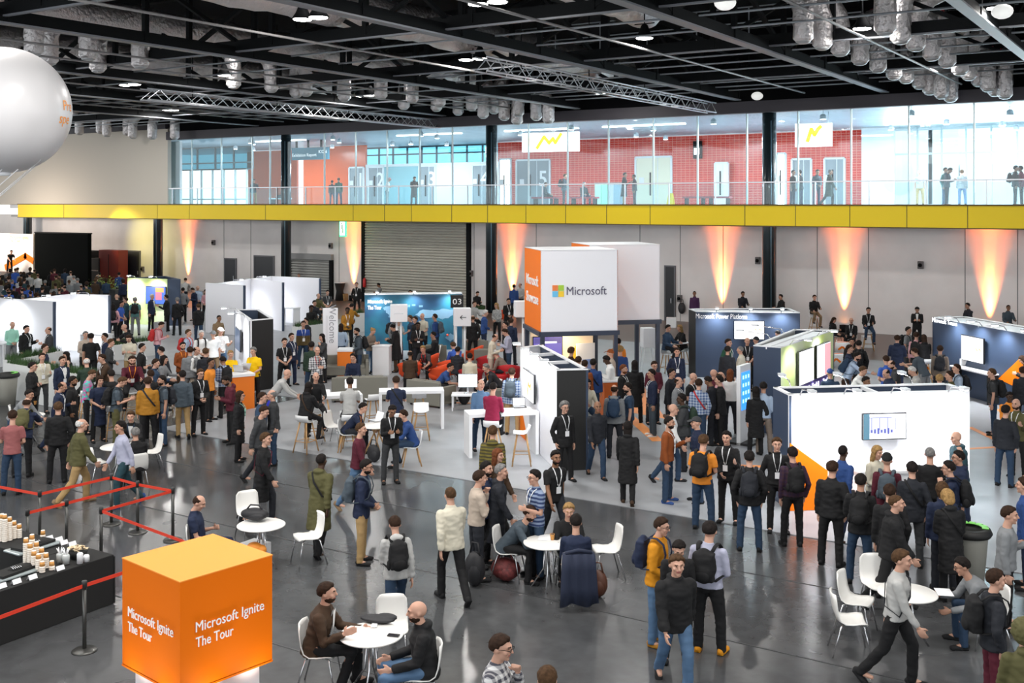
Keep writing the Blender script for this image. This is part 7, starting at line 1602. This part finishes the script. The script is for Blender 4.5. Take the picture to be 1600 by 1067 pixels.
1478 764 phone 200 coat:black black bob:y 1 h1.7 S:black | blonde woman in black seen from behind with a black bag
1598 745 stand 270 suit:blue navy short:b 1 | man in a blue suit cut by the frame edge
1579 790 talk 85 sweater:grey black short:b 1 w1.05 | man in a grey sweater turned to the frame edge
1411 858 walk 80 shirt:lgrey black short:l 1 w1.1 S:ink | walking man in a pale grey shirt and black trousers
1498 870 sitlean 285 sweater:grey denim short:d 2 G K:cafe | seated man in a grey cardigan and blue jeans
1558 888 easy 110 jacket:ink maroon short:b 1 B:black | brown-haired man in a dark jacket and maroon trousers
1600 968 walk2 200 coat:olive charcoal hood:olive 1 | person in a hooded olive coat at the bottom corner
1037 808 hold 70 jacket:mustard ljean short:b 1 G B:navy s:ochre | man in a mustard jacket with tan boots, navy pack
1062 847 phone 10 sweater:black black short:d 1 h1.68 | short dark-haired person holding papers behind the black puffer
1058 866 walk 15 puffer:black ljean short:l 1 w1.1 | person in a black puffer jacket and jeans walking forward
1110 813 hold 165 shirt:lilac black short:d 1 w1.12 s:mustard B:black | man in a lilac-grey shirt with mustard boots
703 759 walk 200 jacket:cream black buzz:l 1 w1.06 | walking man in a cream jacket and black trousers
832 790 sitlean 75 sweater:slate black short:b 1 D K:cafe | man in a slate sweater seated at the middle round table
900 802 sit 178 sweater:navy black short:d 1 K:cafe | man in a navy jumper sitting over the hanging coat
889 786 sittable 5 sweater:black black short:y 1 K:cafe | fair-haired man in black facing the navy jumper
786 991 chin 70 shirt:plaidw denim short:b 1 G w1.1 | man in a black and white checked shirt rubbing his face
855 1039 stand 180 sweater:ink black short:l 1 | fair brown head of hair at the bottom of the frame
616 805 walkp 190 hoodie:lgrey denim short:b 1 h1.66 B:black | young person in a pale grey hooded top looking at a phone
512 909 sittalk 75 suit:brown black short:b 1 D V w1.12 K:cafe | bearded man in a dark brown suit talking at the table
649 938 sit 275 coat:black ljean bald 1 D w1.12 K:cafe | bald bearded man in a black coat and light jeans
317 774 sitphone 75 polo:navy navy ring:b 1 K:cafe | balding man in a navy polo shirt looking at his phone
397 274 call 20 jacket:ink khaki short:d 2 Y53 | man in a dark jacket and khaki trousers on the phone on the deck
440 280 sit 270 jacket:black black short:d 1 Y54 | dark figure seated beside the black column on the deck
529 272 stand 190 jacket:green denim short:l 1 Y53.5 | taller of the two people by the orange tiles on the deck
519 280 stand 170 jacket:ink denim short:d 1 h1.6 Y53.5 | shorter of the two people by the orange tiles on the deck
610 276 phone 80 tee:white navy cap:pink 1 Y53.5 | person in a white top near door two on the deck
648 270 phone 10 coat:black black short:d 2 Y52.5 | person in a black coat near door three on the deck
853 288 sit 80 jacket:ink black short:d 2 Y55 | person seated near door five on the deck
884 268 hold 85 jacket:slate ink short:l 1 B:ink Y53 | man in a slate jacket with a pack on the deck
913 288 sit 30 jacket:black navy short:g 1 Y55 | person in black seated on the deck bench
977 264 talk 85 coat:black khaki short:d 2 Y52.5 | man in a long black coat on the deck by the cream door
990 272 stand 275 jacket:ink ink short:d 3 h1.66 Y53 | darker figure facing the long black coat on the deck
1240 268 stand 60 tee:black navy short:d 2 Y53 | person in black right of the thick column on the deck
1249 265 stand 250 suit:ink navy short:d 2 Y53 | person in a dark suit leaning by the column on the deck
1278 266 hold 30 jacket:slate denim short:d 2 Y52.5 | person with a purple bag before the grey door on the deck
1298 258 walk 90 coat:dgreen black short:g 1 Y52 | person in a long dark green coat walking on the deck
1437 273 stand 180 polo:pblue khaki short:w 1 Y57 | pale figure near the deck windows, first in the row
1478 268 easy 60 jacket:teal ljean short:b 1 Y53 | person with a teal pack by the deck windows
1487 262 phone 80 hoodie:slate ink short:d 2 Y52.5 | man in a slate hooded top looking down by the deck windows
1503 272 stand 180 jacket:grey ljean short:l 1 Y57 | person in grey and light jeans by the deck windows
1588 270 easy 90 jacket:ink ink short:d 2 B:black Y52 | person in dark clothes at the deck end, pack on back
1594 264 stand 270 jacket:crimson ink short:d 3 Y52.4 | person in crimson at the deck end
403 461 sittable 30 sweater:grey black short:d 1 K:cafe | man seated at the small desk in the middle bay, headset on
422 461 sittable 250 polo:lgrey black short:g 1 G K:cafe | grey-haired man seated in the middle bay
451 460 sittable 20 tee:grey denim short:d 2 K:cafe | dark-haired man in grey seated in the third bay
402 417 call 330 jacket:black black short:d 2 | man on the phone before the twin dark doors
467 427 stool2 10 jacket:ink black buzz:l 1 K:stool | head of a man above the third bay wall
18 408 lean 15 tee:black black short:d 1 Y46 +1.1 | performer in a black t-shirt bent over the stage desk
'''
def run_folk(txt):
    for ln in txt.strip().splitlines():
        a, label = ln.split('|'); w = a.split(); top, tc_ = w[4].split(':'); label = label.strip(); ex = w[8:]
        Y = None; base = 0
        for e in ex:
            if e[0] == 'Y' and e[1:].replace('.', '').isdigit(): Y = float(e[1:])
        if Y and float(w[1]) < 300: base = ZD+.0 if not any(e[0] == '+' for e in ex) else 0
        if Y and float(w[1]) < 300: ex = [('+%g' % (ZD+.35-.0) if e[0] == '+' else e) for e in ex] if any(e[0] == '+' for e in ex) else ex+['+%g' % (ZD-.005)]
        hs = w[6]
        person(float(w[0]), float(w[1]), w[2], float(w[3]), top, tc_, w[5], hs, w[7], label, ' '.join(ex))
run_folk(FOLK)
# the audience before the stage: seen from behind, heads in rows
rn = random.Random(11); spots = []; CN = {'black': 'black', 'ink': 'near-black', 'navy': 'navy', 'grey': 'grey', 'denim': 'blue-grey', 'maroon': 'maroon', 'olive': 'olive', 'lgrey': 'pale grey', 'royal': 'bright blue', 'dteal': 'dark teal', 'brown': 'brown', 'white': 'white'}
HN = {'d': 'dark', 'b': 'brown', 'l': 'light brown', 'g': 'grey', 'y': 'blond'}; tries = 0
while len(spots) < 68 and tries < 9000:
    tries += 1; x = rn.uniform(-4, 196); y = rn.uniform(417, 462)
    v = P(x, y, 1.76)
    if v.y > 44.8 or (x > 150 and y > 448) or (136 < x < 198 and 436 < y < 452): continue
    if all((v-s[0]).length > .56 for s in spots) and all(math.hypot(v.x-t.location.x, v.y-t.location.y) > .6 for t in PEOPLE): spots.append((v, x, y))
for v, x, y in spots:
    tcol = rn.choice(['black', 'black', 'ink', 'ink', 'navy', 'grey', 'denim', 'maroon', 'olive', 'lgrey', 'royal', 'dteal', 'brown', 'white']); hc = rn.choice('ddbblg'); top = rn.choice(['jacket', 'shirt', 'sweater', 'suit', 'hoodie']); tn = {'suit': 'suit jacket', 'hoodie': 'hooded top'}.get(top, top)
    t = person(x, y, rn.choice(['stand', 'easy', 'cross', 'hold']), 180+rn.uniform(-35, 35)+ (10 if x > 60 else -10), top, tcol, rn.choice(['black', 'ink', 'denim']), rn.choice(['short', 'short', 'buzz', 'bob', 'ring'])+':'+hc, rn.choice('1123'), '%s-haired audience member in a %s %s facing the stage' % (HN[hc], CN[tcol], tn), 'h%.2f w%.2f' % (rn.uniform(1.66, 1.84), rn.uniform(.95, 1.06)))
    t['group'] = 'audience members in %s %s before the stage' % (CN[tcol], tn)+' '+HN[hc]

for t in PEOPLE:
    if t['label'].startswith('bald man in a pale grey shirt leaning'):
        for o in bpy.data.objects:
            if o.get('label', '').startswith('bright blue carrier bag'): o.location = t.location + Matrix.Rotation(t.rotation_euler.z, 3, 'Z') @ V((-.26, .02, 0)) + V((0, 0, .5))
